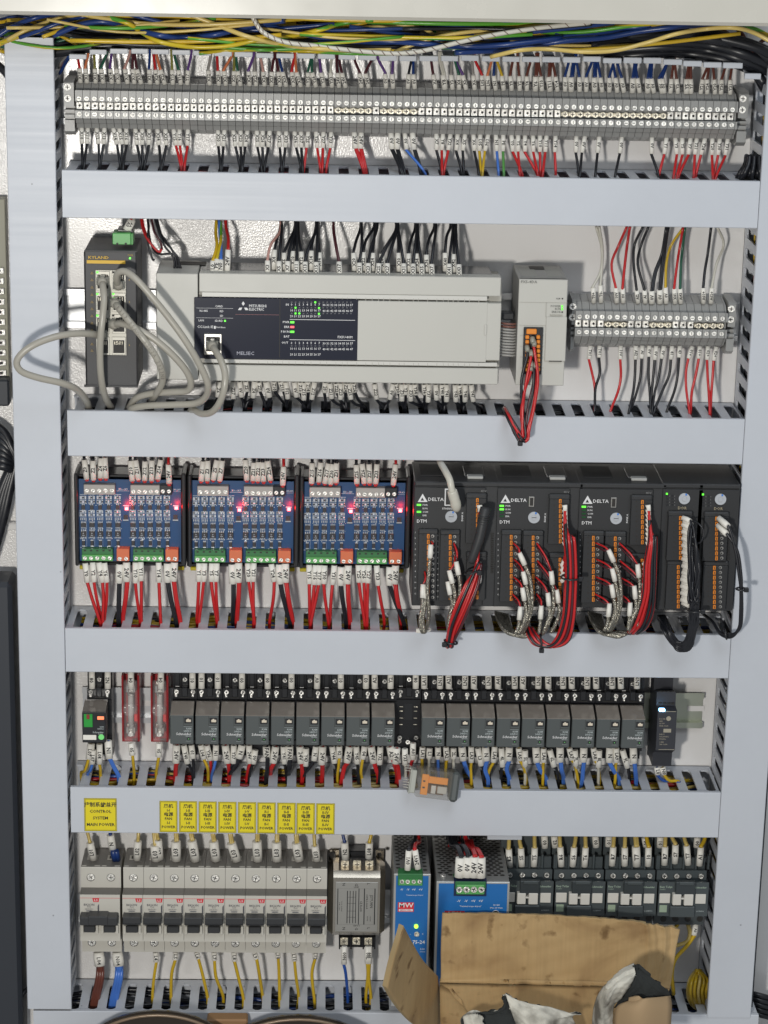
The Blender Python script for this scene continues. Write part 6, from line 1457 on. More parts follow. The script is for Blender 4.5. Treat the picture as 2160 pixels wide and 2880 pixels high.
    for s, y, h in (('BKJ63N', 612, 3.1), ('C10', 626, 2.1), ('240/415V~', 640, 1.8), ('6000', 652, 2.3), ('3', 664, 1.9)): m.text(s, (X0 + w_ * .46, -62.2, z1(y)), h, inkb, (1, 0, 0), (0, -1, 0), 'C', 1)
    m.box(X0 + w_ * .30, X0 + w_ * .62, -62, -62.1, z1(648), z1(656), mat('mid_print', (.25, .25, .26), .5))
    m.add([(X0 + w_ - .8, -62.12, z1(605)), (X0 + w_ - .8, -62.12, z1(668)), (X0 + w_ - 2.2, -62.12, z1(656)), (X0 + w_ - 2.2, -62.12, z1(620))], [(0, 1, 2, 3)], inkb)
    m.text('S', (X0 + 1.6, -62.2, z1(664)), 3.2, inkb, (1, 0, 0), (0, -1, 0), 'C', 1, .6); m.cyl((X0 + w_ - 3.3, -62, z1(678)), 1.1, .1, MATS['mid_print'], 'y', 10)
    m.build('printing', t, o)
    return t, o
pm = (Zk.w(460, 600, 62).x - Zj.w(792, 600, 62).x) / 10
g_ = 'circuit breakers in the bottom row'
breaker(517, 'double circuit breaker with joined black toggle at the left end', g_, (Zj.w(778, 600, 62).x - Zj.w(517, 600, 62).x) / 2, 2)
tb_, ob_ = breaker(792, 'single circuit breaker touching the double breaker', g_, pm)
for i in range(1, 10): dup(tb_, (ob_[0] + i * pm, 0, ob_[2]), 'single circuit breaker, %s from the double breaker' % ordw(i + 1) if i < 9 else 'single circuit breaker beside the silver filter')
rail(Zj, 505, 560, 640, 'stub of steel mounting rail left of the circuit breakers')
rail(Zk, 445, 900, 610, 'steel mounting rail behind the silver filter')
g_ = 'wires entering the bottom row from above'
w5 = lambda s, x0, wh='above the circuit breakers': run(s, x0, 2280, 2.304, wh, g_, (34, 38, 36, 34), sr=3.6, ts=5.0, r=1.7)
w5("""L01 c 606 316 584 210 574 170 562 120
L02 c 888 316 894 200 896 170 898 120
L03 cc 1012 320 1004 225 998 170 994 120
L03 c 1036 312 1026 192 1020 160 1016 120
L03 cc 1143 320 1140 200 1138 160 1136 120
L03 cc 1268 322 1244 196 1236 160 1232 120
L03 cc 1400 320 1384 200 1376 160 1370 120
L03 cc 1535 322 1500 212 1490 160 1486 120""", 0)
w5("""L03 cc 12 322 6 200 6 160 5 120
L03 cc 136 322 133 205 133 160 134 120
L03 cc 280 320 262 210 258 160 258 120
L03 c 396 322 382 230 378 180 376 120
N2 a 580 312 574 208 564 160 560 120
L08 y 732 306 735 210 745 165 752 120""", 720)
w5("""N a 733 258 716 160 712 140 708 120""", 0)
m = MB(); P = [Zj.w(744, 322, 34), Zj.w(738, 290, 36), Zj.w(733, 258, 38)]; m.tube(P, [2.6, 3.0, 2.6], wmat('a'), 10); m.tube([p + Vector((3, 0, 0)) for p in P], [2.4, 2.6, 2.4], wmat('a'), 10); one(m, 'wire_end', 'dark blue insulated wire ends entering the double breaker', 'wire', None, P[0])
g_ = 'wires leaving the bottom row downwards'
w5d = lambda s, x0, wh='below the circuit breakers': run(s, x0, 2280, 2.304, wh, g_, (38, 40, 40, 38), sr=2.6, ts=4.2, r=1.6, endz=(-1154.2, 36, -1))
w5d("""L4 y 1008 918 1012 976 998 1080 988 1180
L5 y 1138 918 1135 964 1112 1060 1108 1190
L6 y 1272 918 1284 956 1312 1060 1345 1210
L7 y 1387 918 1390 966 1400 1080 1445 1220
L8 y 1516 918 1520 972 1545 1080 1578 1200""", 0)
w5d("""L9 y -12 918 2 960 20 1050 42 1180
L10 y 138 918 143 952 150 1070 153 1210
L11 y 243 918 249 970 260 1080 276 1220
L12 y 384 918 382 956 362 1060 378 1200""", 720)
w5d("""00N b 573 878 570 990 582 1060 594 1150
00L y 724 878 722 986 725 1070 712 1160
00L y 734 878 734 986 732 1090 745 1200""", 720, 'below the silver filter')
for i, (s_, c) in enumerate((('L04', 'n'), ('N04', 'l'))):
    x0 = 640 + i * 122
    for k_ in range(5):
        P = [Zj.w(x0 - 16 + k_ * 8, 925, 36 + k_ % 2 * 3), Zj.w(x0 - 4 + k_ * 7, 1005, 40 + k_ % 2 * 3), Zj.w(x0 - 10 + k_ * 8, 1090, 42 + (k_ + 1) % 2 * 3), Zj.w(x0 - 34 + k_ * 9, 1190, 42), Zj.w(x0 - 52 + k_ * 8, 1285, 40), Zj.w(x0 - 60 + k_ * 8, 1340, 34)]
        m = MB(); m.tube(spline(P, 5), 1.9, wmat('n' if i == 0 else 'l'), 8); one(m, 'power_wire', '%s wire in the thick bunch below the double breaker' % WC[c][0], 'wire', 'thick wire bunches below the double breaker', P[0])
    a, b = Zj.w(x0 - 2, 915, 40), Zj.w(x0 + 8, 1003, 42); m = MB(); m.tube([a, (a + b) / 2, b], [4.8, 5.4, 5.2], sleeve_m, 14, True, .8)
    o_ = one(m, 'marker_sleeve', 'wide white sleeve %s round the %s bunch below the double breaker' % (s_, WC[c][0]), 'sleeve', 'thick wire bunches below the double breaker', a)
    m = MB(); m.text(s_, (a + b) / 2 + Vector((0, -4.9, 0)), 5.2, ink_m, (b - a), (0, -1, 0), 'C', 1); m.build('lettering', o_, a)
# silver filter --------------------------------------------------------------------
t, o = root('noise_filter', 'silver metal filter box with grey rating label and brass screws', 'filter', Zk, 650, 850)
fm = mat('filter_tin', (.60, .54, .45), .2, 1.0, var=.1)
m = MB(); pb(m, Zk, 470, 250, 832, 402, 4, 6.5, fm, 1); m.build('flange', t, o)
m = MB(); pb(m, Zk, 468, 402, 832, 822, 5, 44, fm, 5.0); 
m.build('case', t, o)
m = MB(); pc(m, Zk, 492, 290, 6, 9, 3.4, mat('bolt_dark', (.1, .1, .1), .3, .8)); pc(m, Zk, 800, 285, 6, 6.8, 2.2, hole_m); m.build('mounting_screw', t, o)
m = MB(); pb(m, Zk, 538, 300, 776, 404, 6, 26, sock_m, .8); pb(m, Zk, 550, 262, 760, 300, 6, 22, sock_m, .8); pb(m, Zk, 540, 822, 768, 888, 6, 28, sock_m, .8)
for x in (538, 612, 692, 766): pb(m, Zk, x, 820, x + 8, 898, 6, 30, sock_m)
m.build('terminal_block', t, o)
for x, y, d in ((577, 346, 28), (655, 346, 28), (734, 346, 28), (570, 846, 30), (650, 844, 30), (727, 846, 30)):
    m = MB(); pb(m, Zk, x - 26, y - 22, x + 26, y + 26, d - 2, d - .2, brass_m, .4); P = Zk.w(x, y, d); m.cyl((P.x, -d + .5, P.z), 2.9, 1.8, brass_m, 'y', 14); m.box(P.x - 2, P.x + 2, -d - 1.4, -d - 1.32, P.z - .4, P.z + .4, hole_m); m.box(P.x - .4, P.x + .4, -d - 1.42, -d - 1.32, P.z - 2, P.z + 2, hole_m); m.build('brass_screw', t, o)
m = MB(); lm = mat('rating_label', (.42, .41, .38), .35, .5); pb(m, Zk, 515, 462, 786, 786, 43, 44.3, lm, .4)
dn = (0, 0, -1)
for s, x, y, h in (('JSYUAN', 748, 590, 20), ('CW4L2-20A-R', 718, 590, 13), ('CE RoHS', 680, 620, 15), ('115/250V', 740, 700, 8), ('C:0.1uF  Cy:4700pF', 555, 620, 7), ('R:1M  L:1.8mH', 540, 620, 7), ('50/60Hz', 722, 700, 8)): tx(m, Zk, s, x, y, 44.2, h, ink_m, right=dn)
for s, x, y in (('N', 568, 478), ('G', 650, 480), ('L', 728, 474), ('N', 568, 764), ('G', 650, 766), ('L', 728, 762)): tx(m, Zk, s, x, y, 44.2, 20, ink_m, right=dn)
tx(m, Zk, 'LINE', 650, 496, 44.2, 12, ink_m); tx(m, Zk, 'LOAD', 650, 745, 44.2, 12, ink_m, right=(-1, 0, 0))
for x0, y0, x1, y1 in ((528, 505, 530, 738), (768, 505, 770, 738), (528, 505, 770, 507), (528, 737, 770, 739), (700, 505, 702, 738), (665, 505, 666, 738), (590, 520, 592, 730), (645, 520, 646, 730), (590, 560, 646, 562), (590, 600, 646, 602), (590, 650, 646, 652), (590, 690, 646, 692), (608, 520, 609, 730), (628, 520, 629, 730)): pb(m, Zk, x0, y0, x1, y1, 44.2, 44.4, ink_m)
m.build('rating_label', t, o)
m = MB(); A = S1.w(1371, 2346, 64); B = S1.w(1468, 2363, 64); m.box(A.x, B.x, -58, -64, A.z, B.z, duct_m, .5); one(m, 'duct_clip', 'pale blue clip peeping out under the fourth duct above the wide supply', 'clip', None, (A.x, -60, B.z))
m = MB(); P = S1.w(1090, 2387, 1); m.cyl((P.x, 0, P.z), 2.2, .5, steel_m, 'y', 16); m.cyl((P.x, -.4, P.z), 1.4, .3, hole_m, 'y', 14); one(m, 'plate_rivet', 'small hollow rivet in the plate between filter and slim power supply', 'rivet', None, (P.x, 0, P.z))
# power supplies -------------------------------------------------------------------
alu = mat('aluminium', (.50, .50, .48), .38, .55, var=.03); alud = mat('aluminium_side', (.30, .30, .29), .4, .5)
blue_m = mat('supply_blue', (.014, .135, .40), .38)
def hexes(m, x0, x1, y0, y1, zt, r, skip=None):
    py = r * 1.9; px = r * 2.6; j = 0; y = y0
    while y > y1:
        x = x0 + (px / 2 if j % 2 else 0)
        while x < x1:
            if not (skip and skip[0] < x < skip[1] and y < skip[2]):
                P = [(x + math.cos(k * math.pi / 3) * r * 1.12, y + math.sin(k * math.pi / 3) * r * .9, zt) for k in range(6)]; m.add(P, [tuple(range(6))], hole_m)
            x += px
        y -= py; j += 1
def psu(label, x0, x1, y0, y1, D, bx, name='power_supply'):
    t, o = root(name, label, 'power supply', Zk, (x0 + x1) / 2, 1270)
    A, B = Zk.w(x0, y0, D), Zk.w(x1, y1, D)
    m = MB(); m.box(A.x, B.x, -8, -D + 1, A.z, B.z, alud, .6); m.box(A.x - .2, B.x + .2, -D + 3, -D, A.z + .2, B.z - .2, alu, .4); m.box(A.x + .5, B.x - .5, -10, -D + 3, A.z, A.z + .2, alud); m.build('case', t, o)
    m = MB(); hexes(m, A.x + 4, B.x - 3, -10, -D + (8 if x1 - x0 < 300 else 12), A.z + .26, 2.1 if x1 - x0 < 300 else 2.3, bx); m.build('vent_holes', t, o)
    m = MB(); e = 1.8; m.box(A.x + e, B.x - e, -D, -D - .15, A.z - e * .8, B.z + 2, blue_m); m.build('front_panel', t, o)
    return t, o, A, B
A0 = Zk.w(895, 412, 95); t, o, A, B = psu('slim blue fronted power supply beside the silver filter', 896, 1108, 412, 1268, 95, (Zk.w(925, 412, 95).x, Zk.w(1085, 412, 95).x, -62))
D = 95.2
m = MB(); pb(m, Zk, 920, 410, 1080, 488, 88, 96, dgreen_m, .5); pb(m, Zk, 925, 448, 1078, 486, 95, 97, gterm_m, .3); m.box(Zk.w(925, 400, 95).x, Zk.w(1080, 400, 95).x, -84, -91, A0.z + .3, A0.z + .9, dgreen_m); m.build('terminal_connector', t, o)
for x in (946, 983, 1022, 1060):
    m = MB(); cross(m, Zk, x, 462, 98.2, 1.9); m.build('clamp_screw', t, o)
m = MB()
for x, s in ((943, '-V'), (984, '-V'), (1022, '+V'), (1066, '+V')): tx(m, Zk, s, x, 512, D, 15)
tx(m, Zk, '"Terminal torque 5 Lb-in"', 1028, 548, D, 8); pb(m, Zk, 920, 594, 1022, 656, D, D + .15, lsred); tx(m, Zk, 'MW', 972, 614, D + .15, 34, sx=1.15); pb(m, Zk, 926, 638, 1016, 652, D + .1, D + .25, white_ink); tx(m, Zk, 'MEAN WELL', 971, 645, D + .28, 10, lsred)
tx(m, Zk, '+', 1080, 800, D, 14); tx(m, Zk, '-', 1000, 800, D, 14); tx(m, Zk, 'EDR-75-24', 1094, 853, D, 26, al='R'); tx(m, Zk, '3.2A', 1094, 897, D, 12, al='R'); pb(m, Zk, 1062, 914, 1096, 916, D, D + .12, white_ink)
m.build('printing', t, o)
m = MB(); pc(m, Zk, 1038, 752, D - 1, D + 1.4, 1.9, mat('lime_led', (.4, .9, .05), .4, emit=(.35, 1, .05), es=2.0)); m.build('led', t, o)
m = MB(); pc(m, Zk, 1042, 802, D - 1, D + .8, 2.4, brass_m); m.build('trim_screw', t, o)
t, o, A, B = psu('wide blue fronted power supply half hidden by the cardboard', 1172, 1612, 462, 1300, 108, (Zk.w(1282, 460, 108).x, Zk.w(1500, 460, 108).x, -70))
A0 = A; D = 108.2
m = MB(); pb(m, Zk, 1284, 458, 1492, 554, 100, 108.9, mat('recess_navy', (.01, .02, .06), .4)); pb(m, Zk, 1292, 460, 1488, 510, 100, 109.5, dgreen_m, .4); pb(m, Zk, 1300, 480, 1480, 546, 100, 110, gterm_m, .8); m.box(Zk.w(1284, 450, 108).x, Zk.w(1495, 450, 108).x, -92, -102, A0.z + .3, A0.z + .8, dgreen_m); m.build('terminal_connector', t, o)
for x in (1318, 1364, 1412, 1460):
    m = MB(); cross(m, Zk, x, 513, 111.5, 2.9); m.build('clamp_screw', t, o)
m = MB()
for x, s in ((1314, '-V'), (1360, '-V'), (1408, '+V'), (1456, '+V')): tx(m, Zk, s, x, 586, D, 17)
tx(m, Zk, '"Terminal torque 8 Lb-in"', 1390, 620, D, 10); tx(m, Zk, '24~28V', 1558, 612, D, 10); tx(m, Zk, '(Max. 240 Watt.)', 1558, 630, D, 9); tx(m, Zk, '+', 1596, 668, D, 14); pb(m, Zk, 1222, 650, 1350, 710, D, D + .15, lsred); tx(m, Zk, 'MW', 1286, 672, D + .15, 34); m.build('printing', t, o)
m = MB(); pc(m, Zk, 1553, 668, D - 1, D + .5, 3.4, white_ink, 20); pc(m, Zk, 1553, 668, D, D + .7, 2.9, hole_m, 20); m.build('trim_knob', t, o)
m = MB(); x_ = Zk.w(1215, 400, 100); m.cyl((x_.x, -96, A0.z + .2), 2.8, 1.4, screw_m, 'z', 14); m.build('case_screw', t, o)
run("""0V1 k 982 385 990 262 1003 225 1030 185 1030 130
24V1 r 1050 378 1030 258 1035 215 1060 200 1040 130""", 720, 2280, 2.304, 'plugged into the slim blue power supply', 'wires of the two blue power supplies', (92, 90, 72, 54, 40), r=1.9, sr=2.9, ts=4.4)
run("""0V kk 1318 430 1326 308 1300 235 1262 225 1250 150
0V kk 1366 430 1372 305 1345 232 1290 218 1270 150
24V rr 1408 430 1415 303 1400 250 1370 232 1350 150
24V rr 1455 434 1456 308 1430 252 1400 236 1380 150""", 720, 2280, 2.304, 'plugged into the wide blue power supply', 'wires of the two blue power supplies', (106, 104, 86, 62, 42), r=1.7, sr=3.7, ts=5.0)
txt = ''.join('%s 1.8 %d %f 300 %f 240 %f 190 %f 120\n' % (c, 18 + i * 3, 1210 + i * 17, 1222 + i * 15, 1240 + i * 14, 1250 + i * 12) for i, c in enumerate('kkrkkkrkkrkk'))
names['r'] = 'red wire'; 
cabrun(txt, lambda x: 'rising behind the wide blue power supply', 'wires rising behind the blue power supplies', Zk)
names['r'] = 'thin red wire'
# contactors -----------------------------------------------------------------------
con_m = mat('contactor_grey', (.060, .072, .076), .42); conl = mat('contactor_tag', (.62, .60, .55), .45)
def contactor():
    z = Z(1440 + 610 / 2.304, 2280); YY = lambda y, d: z.w(0, y, d).z; X0 = z.w(2, 600, 72).x; X1 = z.w(328, 600, 72).x
    o = (X0, 0, YY(735, 50)); t = thing('contactor', 'dark grey contactor with white tags, third from the wide blue supply', 'contactor', o, 'dark grey contactors')
    m = MB(); m.prism([(-8, YY(150, 30)), (-30, YY(150, 30)), (-30, YY(285, 30)), (-42, YY(300, 42)), (-42, YY(372, 42)), (-54, YY(384, 54)), (-54, YY(452, 54)), (-70, YY(460, 70)), (-70, YY(680, 70)), (-52, YY(682, 70)), (-52, YY(735, 52)), (-8, YY(735, 52))], X0 + .2, X1 - .2, con_m)
    for i in range(5): x = z.w(8 + i * 80, 330, 42).x; m.box(x - 1, x + 1, -41, -46, YY(285, 44), YY(372, 44), con_m, .3)
    m.build('case', t, o)
    sc0 = None
    for i in range(4):
        for yy, d in ((424, 55.5),):
            m = MB(); P = z.w(46 + i * 79, yy, d); m.cyl((P.x, -54, P.z - .6), 3.0, .4, hole_m, 'y', 16); m.cyl((P.x, -54, P.z), 2.4, 1.6, screw_m, 'y', 14); a_ = RND.uniform(0, 3); m.box(P.x - 1.6, P.x + 1.6, -55.66, -55.6, P.z - .3, P.z + .3, hole_m); m.box(P.x - .3, P.x + .3, -55.68, -55.6, P.z - 1.6, P.z + 1.6, hole_m); m.build('clamp_screw', t, o)
    for i in range(4):
        m = MB(); pc(m, z, 40 + i * 79, 700, 50, 52.4, 3.0, hole_m, 14); m.build('screw_hole', t, o)
    D = 70
    m = MB(); pb(m, z, 118, 462, 240, 548, D, D + 5, mat('contactor_dark', (.035, .043, .047), .42), .6); pb(m, z, 140, 462, 232, 482, D + 4, D + 6, con_m, .4); m.build('interlock_cover', t, o)
    m = MB(); pb(m, z, 98, 542, 150, 612, D, D + 6, conl, .5); pb(m, z, 172, 542, 228, 614, D, D + 6, conl, .5); pb(m, z, 148, 565, 174, 574, D, D + 5, conl, .2); m.build('moving_bridge', t, o)
    m = MB(); pb(m, z, 80, 620, 236, 690, D, D + 5, con_m, .6); m.build('lower_cover', t, o)
    for x0, x1, y0 in ((12, 78, 536), (246, 310, 540)):
        m = MB(); pb(m, z, x0, y0, x1, y0 + 62, D, D + 1.2, conl, .3); m.build('white_tag', t, o)
    m = MB(); tx(m, z, 'Easy TeSys', 14, 492, D, 14, mat('green_white_print', (.38, .48, .38), .5), al='L'); tx(m, z, 'Schneider', 242, 496, D, 14, MATS['green_white_print'], al='L'); tx(m, z, 'Control', 14, 508, D, 8, MATS['green_white_print'], al='L'); tx(m, z, 'LC1E0910', 250, 650, D, 9, pale, al='L'); pb(m, z, 12, 610, 58, 656, D, D + .2, mat('greenish_label', (.30, .38, .28), .5)); m.build('printing', t, o)
    m = MB(); pc(m, z, 8, 290, 30, 44, .1, hole_m); 
    return t, o
tc_, oc_ = contactor(); pc_ = Zl.w(945, 600, 72).x - Zl.w(610, 600, 72).x
for i, lb in ((-2, 'first, touching the wide blue supply'), (-1, 'second from the wide blue supply'), (1, 'nearest to the right upright duct')): dup(tc_, (oc_[0] + i * pc_, 0, oc_[2]), 'dark grey contactor with white tags, ' + lb)
rail(Zl, -30, 1280, 205, 'steel mounting rail glimpsed above the contactors')
w6 = lambda s, x0: run(s, x0, 2280, 2.304, 'above the contactors', g_6, (46, 46, 42, 36), sr=3.1, ts=4.6, r=2.0)
g_6 = 'wires entering the contactors from above'
w6("""R5 c 1644 366 1638 252 1640 200 1640 140""", 720)
w6("""S5 c 64 360 58 246 50 200 46 140
T5 c 142 360 147 244 146 190 146 140
R6 c 320 360 313 238 310 190 308 140
S6 c 393 360 402 240 410 195 415 140
T6 c 470 362 477 242 476 190 475 140
R7 c 648 355 656 238 660 190 662 140
S7 c 730 356 731 242 733 190 734 140
T7 cc 808 358 804 236 800 190 796 140
10 y 882 358 885 240 876 195 868 140
R7 c 988 350 992 236 994 190 996 140
S7 c 1056 340 1060 224 1045 190 1030 150
T7 c 1142 350 1132 230 1120 190 1112 140
A1 y 1214 355 1224 240 1245 195 1258 140""", 1440)
run("""00 w 214 240 210 165 210 140
02 w 280 236 274 168 270 140
00 w 546 236 540 168 538 140
01 w 625 232 628 170 630 140
01 w 958 236 962 172 966 140
00 w 1196 236 1202 178 1206 140
00 w 868 232 862 178 860 140
R4 w 1606 240 1608 170 1608 140""".replace('R4 w 1606 240 1608 170 1608 140', ''), 1440, 2280, 2.304, 'half hidden above the contactors', g_6, (32, 32, 30), sr=3.2, ts=4.6)
run("""_ c 1140 735 1152 790 1135 845 1070 872 1020 880
A0 y 1190 735 1180 802 1130 880 1060 960 1036 1060 1048 1190
_ y 1075 735 1050 770 1040 800""", 1440, 2280, 2.304, 'looping below the rightmost contactor', 'yellow wires below the contactors', (48, 50, 46, 40), r=2.0, sr=3.0)
# yellow heap at the right end of the lowest duct
r9 = random.Random(9)
for i in range(15):
    x0 = 1160 + i * 5
    x0 = 1138 + i * 8.5; pts = [(1195 + i * 2, 1030 + (i % 3) * 8, 24 + i % 4 * 5), (x0 + 12, 1095 + r9.uniform(-8, 8), 38 + i % 3 * 6), (x0, 1185 + r9.uniform(-8, 8), 44 + i % 3 * 5), (x0 + 22 - i * .5, 1258 + r9.uniform(-8, 8), 42), (1225 + i * 4, 1305, 34)]
    P = [Zl.w(*p) for p in pts]; m = MB(); m.tube(spline(P, 5), 1.5, wmat('y' if i % 4 else 'c'), 8); one(m, 'power_wire', 'yellow wire in the curled heap, lower right corner', 'wire', 'heap of yellow wires in the lower right corner', P[0])
# ================================================================ cables lying inside the ducts
def inner(x0, x1, zt, zb, cols, n, seed, vert=False, label=''):
    r_ = random.Random(seed); m = MB(); L0, L1 = (x0, x1) if not vert else (zb, zt); C0, C1 = (zb, zt) if not vert else (x0, x1)
    for i in range(n):
        c = r_.choice(cols); rad = r_.uniform(1.4, 2.3) if c != 'K' else 3.6; d = r_.uniform(8, 50); a = C0 + 5 + rad + (r_.random() ** (.35 if not vert else 1)) * (C1 - C0 - 12 - 2 * rad); P = []
        k = L0 + 4
        while k < L1 - 3:
            aa = min(max(a + r_.uniform(-7, 7), C0 + 4.5 + rad), C1 - 4.5 - rad); dd = min(max(d + r_.uniform(-7, 7), 5), 56)
            P.append((k, -dd, aa) if not vert else (aa, -dd, k)); k += r_.uniform(40, 70)
        if len(P) > 2: m.tube(spline(P, 4), rad, wmat(c), 6)
    o = m.build('cable_bundle', None, (x0, 0, zb)); o['kind'] = 'stuff'; o['label'] = label
for (x0, x1, T, B), cols, n, sd, lab in zip(HDU, ('kkkkrka', 'kkkkkr', 'kkkkyyyrrba', 'yyyyycccccbakr', 'kkkkkkka'), (26, 26, 36, 52, 12), (1, 2, 3, 4, 5), ('first', 'second', 'third', 'fourth', 'lowest')):
    inner(x0 + 6, x1 - 4, T - 3, B + 3, cols, n, sd, False, 'tangled cables lying inside the %s horizontal duct' % lab)
inner(-303, XL1 - 1, W(80, 160, HD).z, W(140, 2800, HD).z, 'kkkkyykbky', 28, 6, True, 'tangled cables lying inside the left upright duct')
inner(XR0 + 1, 378, W(2156, 240, HD).z, W(2050, 2820, HD).z, 'kkkkkyrkkb', 30, 7, True, 'tangled cables lying inside the right upright duct')
# ================================================================ what shows beside the panel
dgrey = mat('dark_panel', (.028, .032, .04), .5)
m = MB(); A, B = W(-60, 1640, 60), W(34, 2960, 60); m.box(A.x, W(34, 1700, 60).x, -20, -60, A.z, B.z, dgrey, 4); one(m, 'cabinet_post', 'dark upright post at the lower left edge of the cabinet', 'post', None, (A.x, 0, B.z))
m = MB(); A, B = W(-40, 560, 20), W(26, 1135, 30); m.box(A.x, B.x - 1, -3, -18, A.z, B.z, mat('old_terminal', (.32, .31, .24), .5), .6)
o_ = one(m, 'terminal_strip', 'upright yellowish terminal strip at the left edge, behind the duct', 'terminal strip', None, (A.x, 0, B.z))
for i in range(14):
    q = MB(); z0 = A.z - 60 - i * 9.2
    if z0 > B.z + 3: q.box(B.x - 12, B.x - 3, -18, -21, z0, z0 - 5.5, screw_m, .5); q.box(B.x - 9, B.x - 6, -21, -21.2, z0 - 1.5, z0 - 4, hole_m); q.build('clamp_screw', o_, (A.x, 0, B.z))
m = MB(); A, B = W(-40, 1065, 30), W(28, 1140, 30); m.box(A.x, B.x, -18, -34, A.z, B.z, dgrey, 1.5); one(m, 'end_bracket', 'dark bracket under the yellowish terminal strip at the left edge', 'bracket', None, (A.x, 0, B.z))
for i in range(7):
    P = [W(-40, 1180 + i * 22, 20 + i * 2), W(10, 1215 + i * 16, 26 + i * 2), W(38, 1270 + i * 10, 30), W(75, 1330 + i * 12, 26)]; m = MB(); m.tube(spline(P, 5), 4.2, wmat('k'), 10); one(m, 'cable', 'thick black cable bending behind the left upright duct', 'cable', 'black cables at the left edge', P[0])
for i in range(4):
    P = [W(46 - i * 3, 1300, 30), W(26 - i * 8, 1380, 34), W(6 - i * 9, 1470, 36), W(-30 - i * 9, 1600, 30)]; m = MB(); m.tube(spline(P, 5), 4.4, wmat('k'), 10); one(m, 'cable', 'thick black cable dropping along the lower left edge', 'cable', 'black cables at the left edge', P[0])
for i in range(3):
    P = [W(90, 2770 + i * 6, 40), W(62 - i * 6, 2800, 50), W(48 - i * 4, 2850, 50), W(62 - i * 2, 2900, 46)]; m = MB(); m.tube(spline(P, 5), 2.0, wmat('k'), 8); one(m, 'cable', 'thin black cable round the foot of the left duct', 'cable', 'black cables at the left edge', P[0])
m = MB(); A, B = W(-40, 1480, 20), W(60, 1490, 20); m.box(A.x, B.x, -3, -10, A.z, B.z - 4, plate_m, 1); one(m, 'plate_fold', 'folded lip across the plate at the left edge', 'lip', None, (A.x, 0, B.z))
m = MB(); A = W(2140, 2200, 20); B = W(2162, 2960, 20); m.box(380.5, 384, -3, -50, W(2160, 2100, 20).z, B.z, dgrey); one(m, 'shade_strip', 'dark strip standing for shade right of the right upright duct', 'edge', None, (380, 0, B.z))  # dark-coloured strip put in for the shaded side next to the duct
for i in range(5):
    P = [W(2100 + i * 4, 2790 + i * 12, 20), W(2140, 2800 + i * 14, 26), W(2200, 2815 + i * 14, 20)]; m = MB(); m.tube(P, 2.6, wmat('kkkkk'[i]), 8); one(m, 'cable', '%s cable passing behind the foot of the right upright duct' % WC['kkkkk'[i]][0], 'cable', 'cables at the lower right edge', P[0])
# ================================================================ cardboard and rags in front
card = mat('cardboard', (.47, .30, .125), .8, bump=.0006, bscale=60); nt = card.node_tree; bs = nt.nodes['Principled BSDF']
tc = nt.nodes.new('ShaderNodeTexCoord'); n1 = nt.nodes.new('ShaderNodeTexNoise'); n1.inputs['Scale'].default_value = 14; n1.inputs['Detail'].default_value = 8; n1.inputs['Distortion'].default_value = .6
cr = nt.nodes.new('ShaderNodeValToRGB'); e = cr.color_ramp.elements; e[0].position = .24; e[0].color = (.22, .125, .05, 1); e[1].position = .44; e[1].color = (.40, .265, .12, 1); e2 = cr.color_ramp.elements.new(.8); e2.color = (.48, .335, .165, 1)
nt.links.new(tc.outputs['Object'], n1.inputs['Vector']); nt.links.new(n1.outputs['Fac'], cr.inputs[0])
n3 = nt.nodes.new('ShaderNodeTexNoise'); n3.inputs['Scale'].default_value = 55; n3.inputs['Detail'].default_value = 4; nt.links.new(tc.outputs['Object'], n3.inputs['Vector'])
c3 = nt.nodes.new('ShaderNodeValToRGB'); c3.color_ramp.elements[0].position = .62; c3.color_ramp.elements[0].color = (1, 1, 1, 1); c3.color_ramp.elements[1].position = .74; c3.color_ramp.elements[1].color = (.42, .36, .28, 1); nt.links.new(n3.outputs['Fac'], c3.inputs[0])
n4 = nt.nodes.new('ShaderNodeTexNoise'); n4.inputs['Scale'].default_value = 1; n4.inputs['Detail'].default_value = 3; m4 = nt.nodes.new('ShaderNodeMapping'); m4.inputs['Scale'].default_value = (420, 60, 16); nt.links.new(tc.outputs['Object'], m4.inputs[0]); nt.links.new(m4.outputs[0], n4.inputs['Vector'])
c4 = nt.nodes.new('ShaderNodeMapRange'); c4.inputs['To Min'].default_value = .86; c4.inputs['To Max'].default_value = 1.1; nt.links.new(n4.outputs['Fac'], c4.inputs['Value'])
x1 = nt.nodes.new('ShaderNodeMix'); x1.data_type = 'RGBA'; x1.blend_type = 'MULTIPLY'; x1.inputs[0].default_value = 1; nt.links.new(cr.outputs[0], x1.inputs[6]); nt.links.new(c3.outputs[0], x1.inputs[7])
x2 = nt.nodes.new('ShaderNodeVectorMath'); x2.operation = 'SCALE'; nt.links.new(x1.outputs[2], x2.inputs[0]); nt.links.new(c4.outputs[0], x2.inputs['Scale']); nt.links.new(x2.outputs[0], bs.inputs['Base Color'])
cardin = mat('cardboard_fluting', (.33, .24, .12), .85)
rag_m = mat('dirty_white_cloth', (.55, .53, .46), .8, bump=.0004, bscale=250); nt = rag_m.node_tree; bs = nt.nodes['Principled BSDF']
tc = nt.nodes.new('ShaderNodeTexCoord'); n1 = nt.nodes.new('ShaderNodeTexNoise'); n1.inputs['Scale'].default_value = 38; n1.inputs['Detail'].default_value = 7
cr = nt.nodes.new('ShaderNodeValToRGB'); cr.color_ramp.elements[0].position = .36; cr.color_ramp.elements[0].color = (.13, .12, .10, 1); cr.color_ramp.elements[1].position = .56; cr.color_ramp.elements[1].color = (.58, .56, .49, 1)
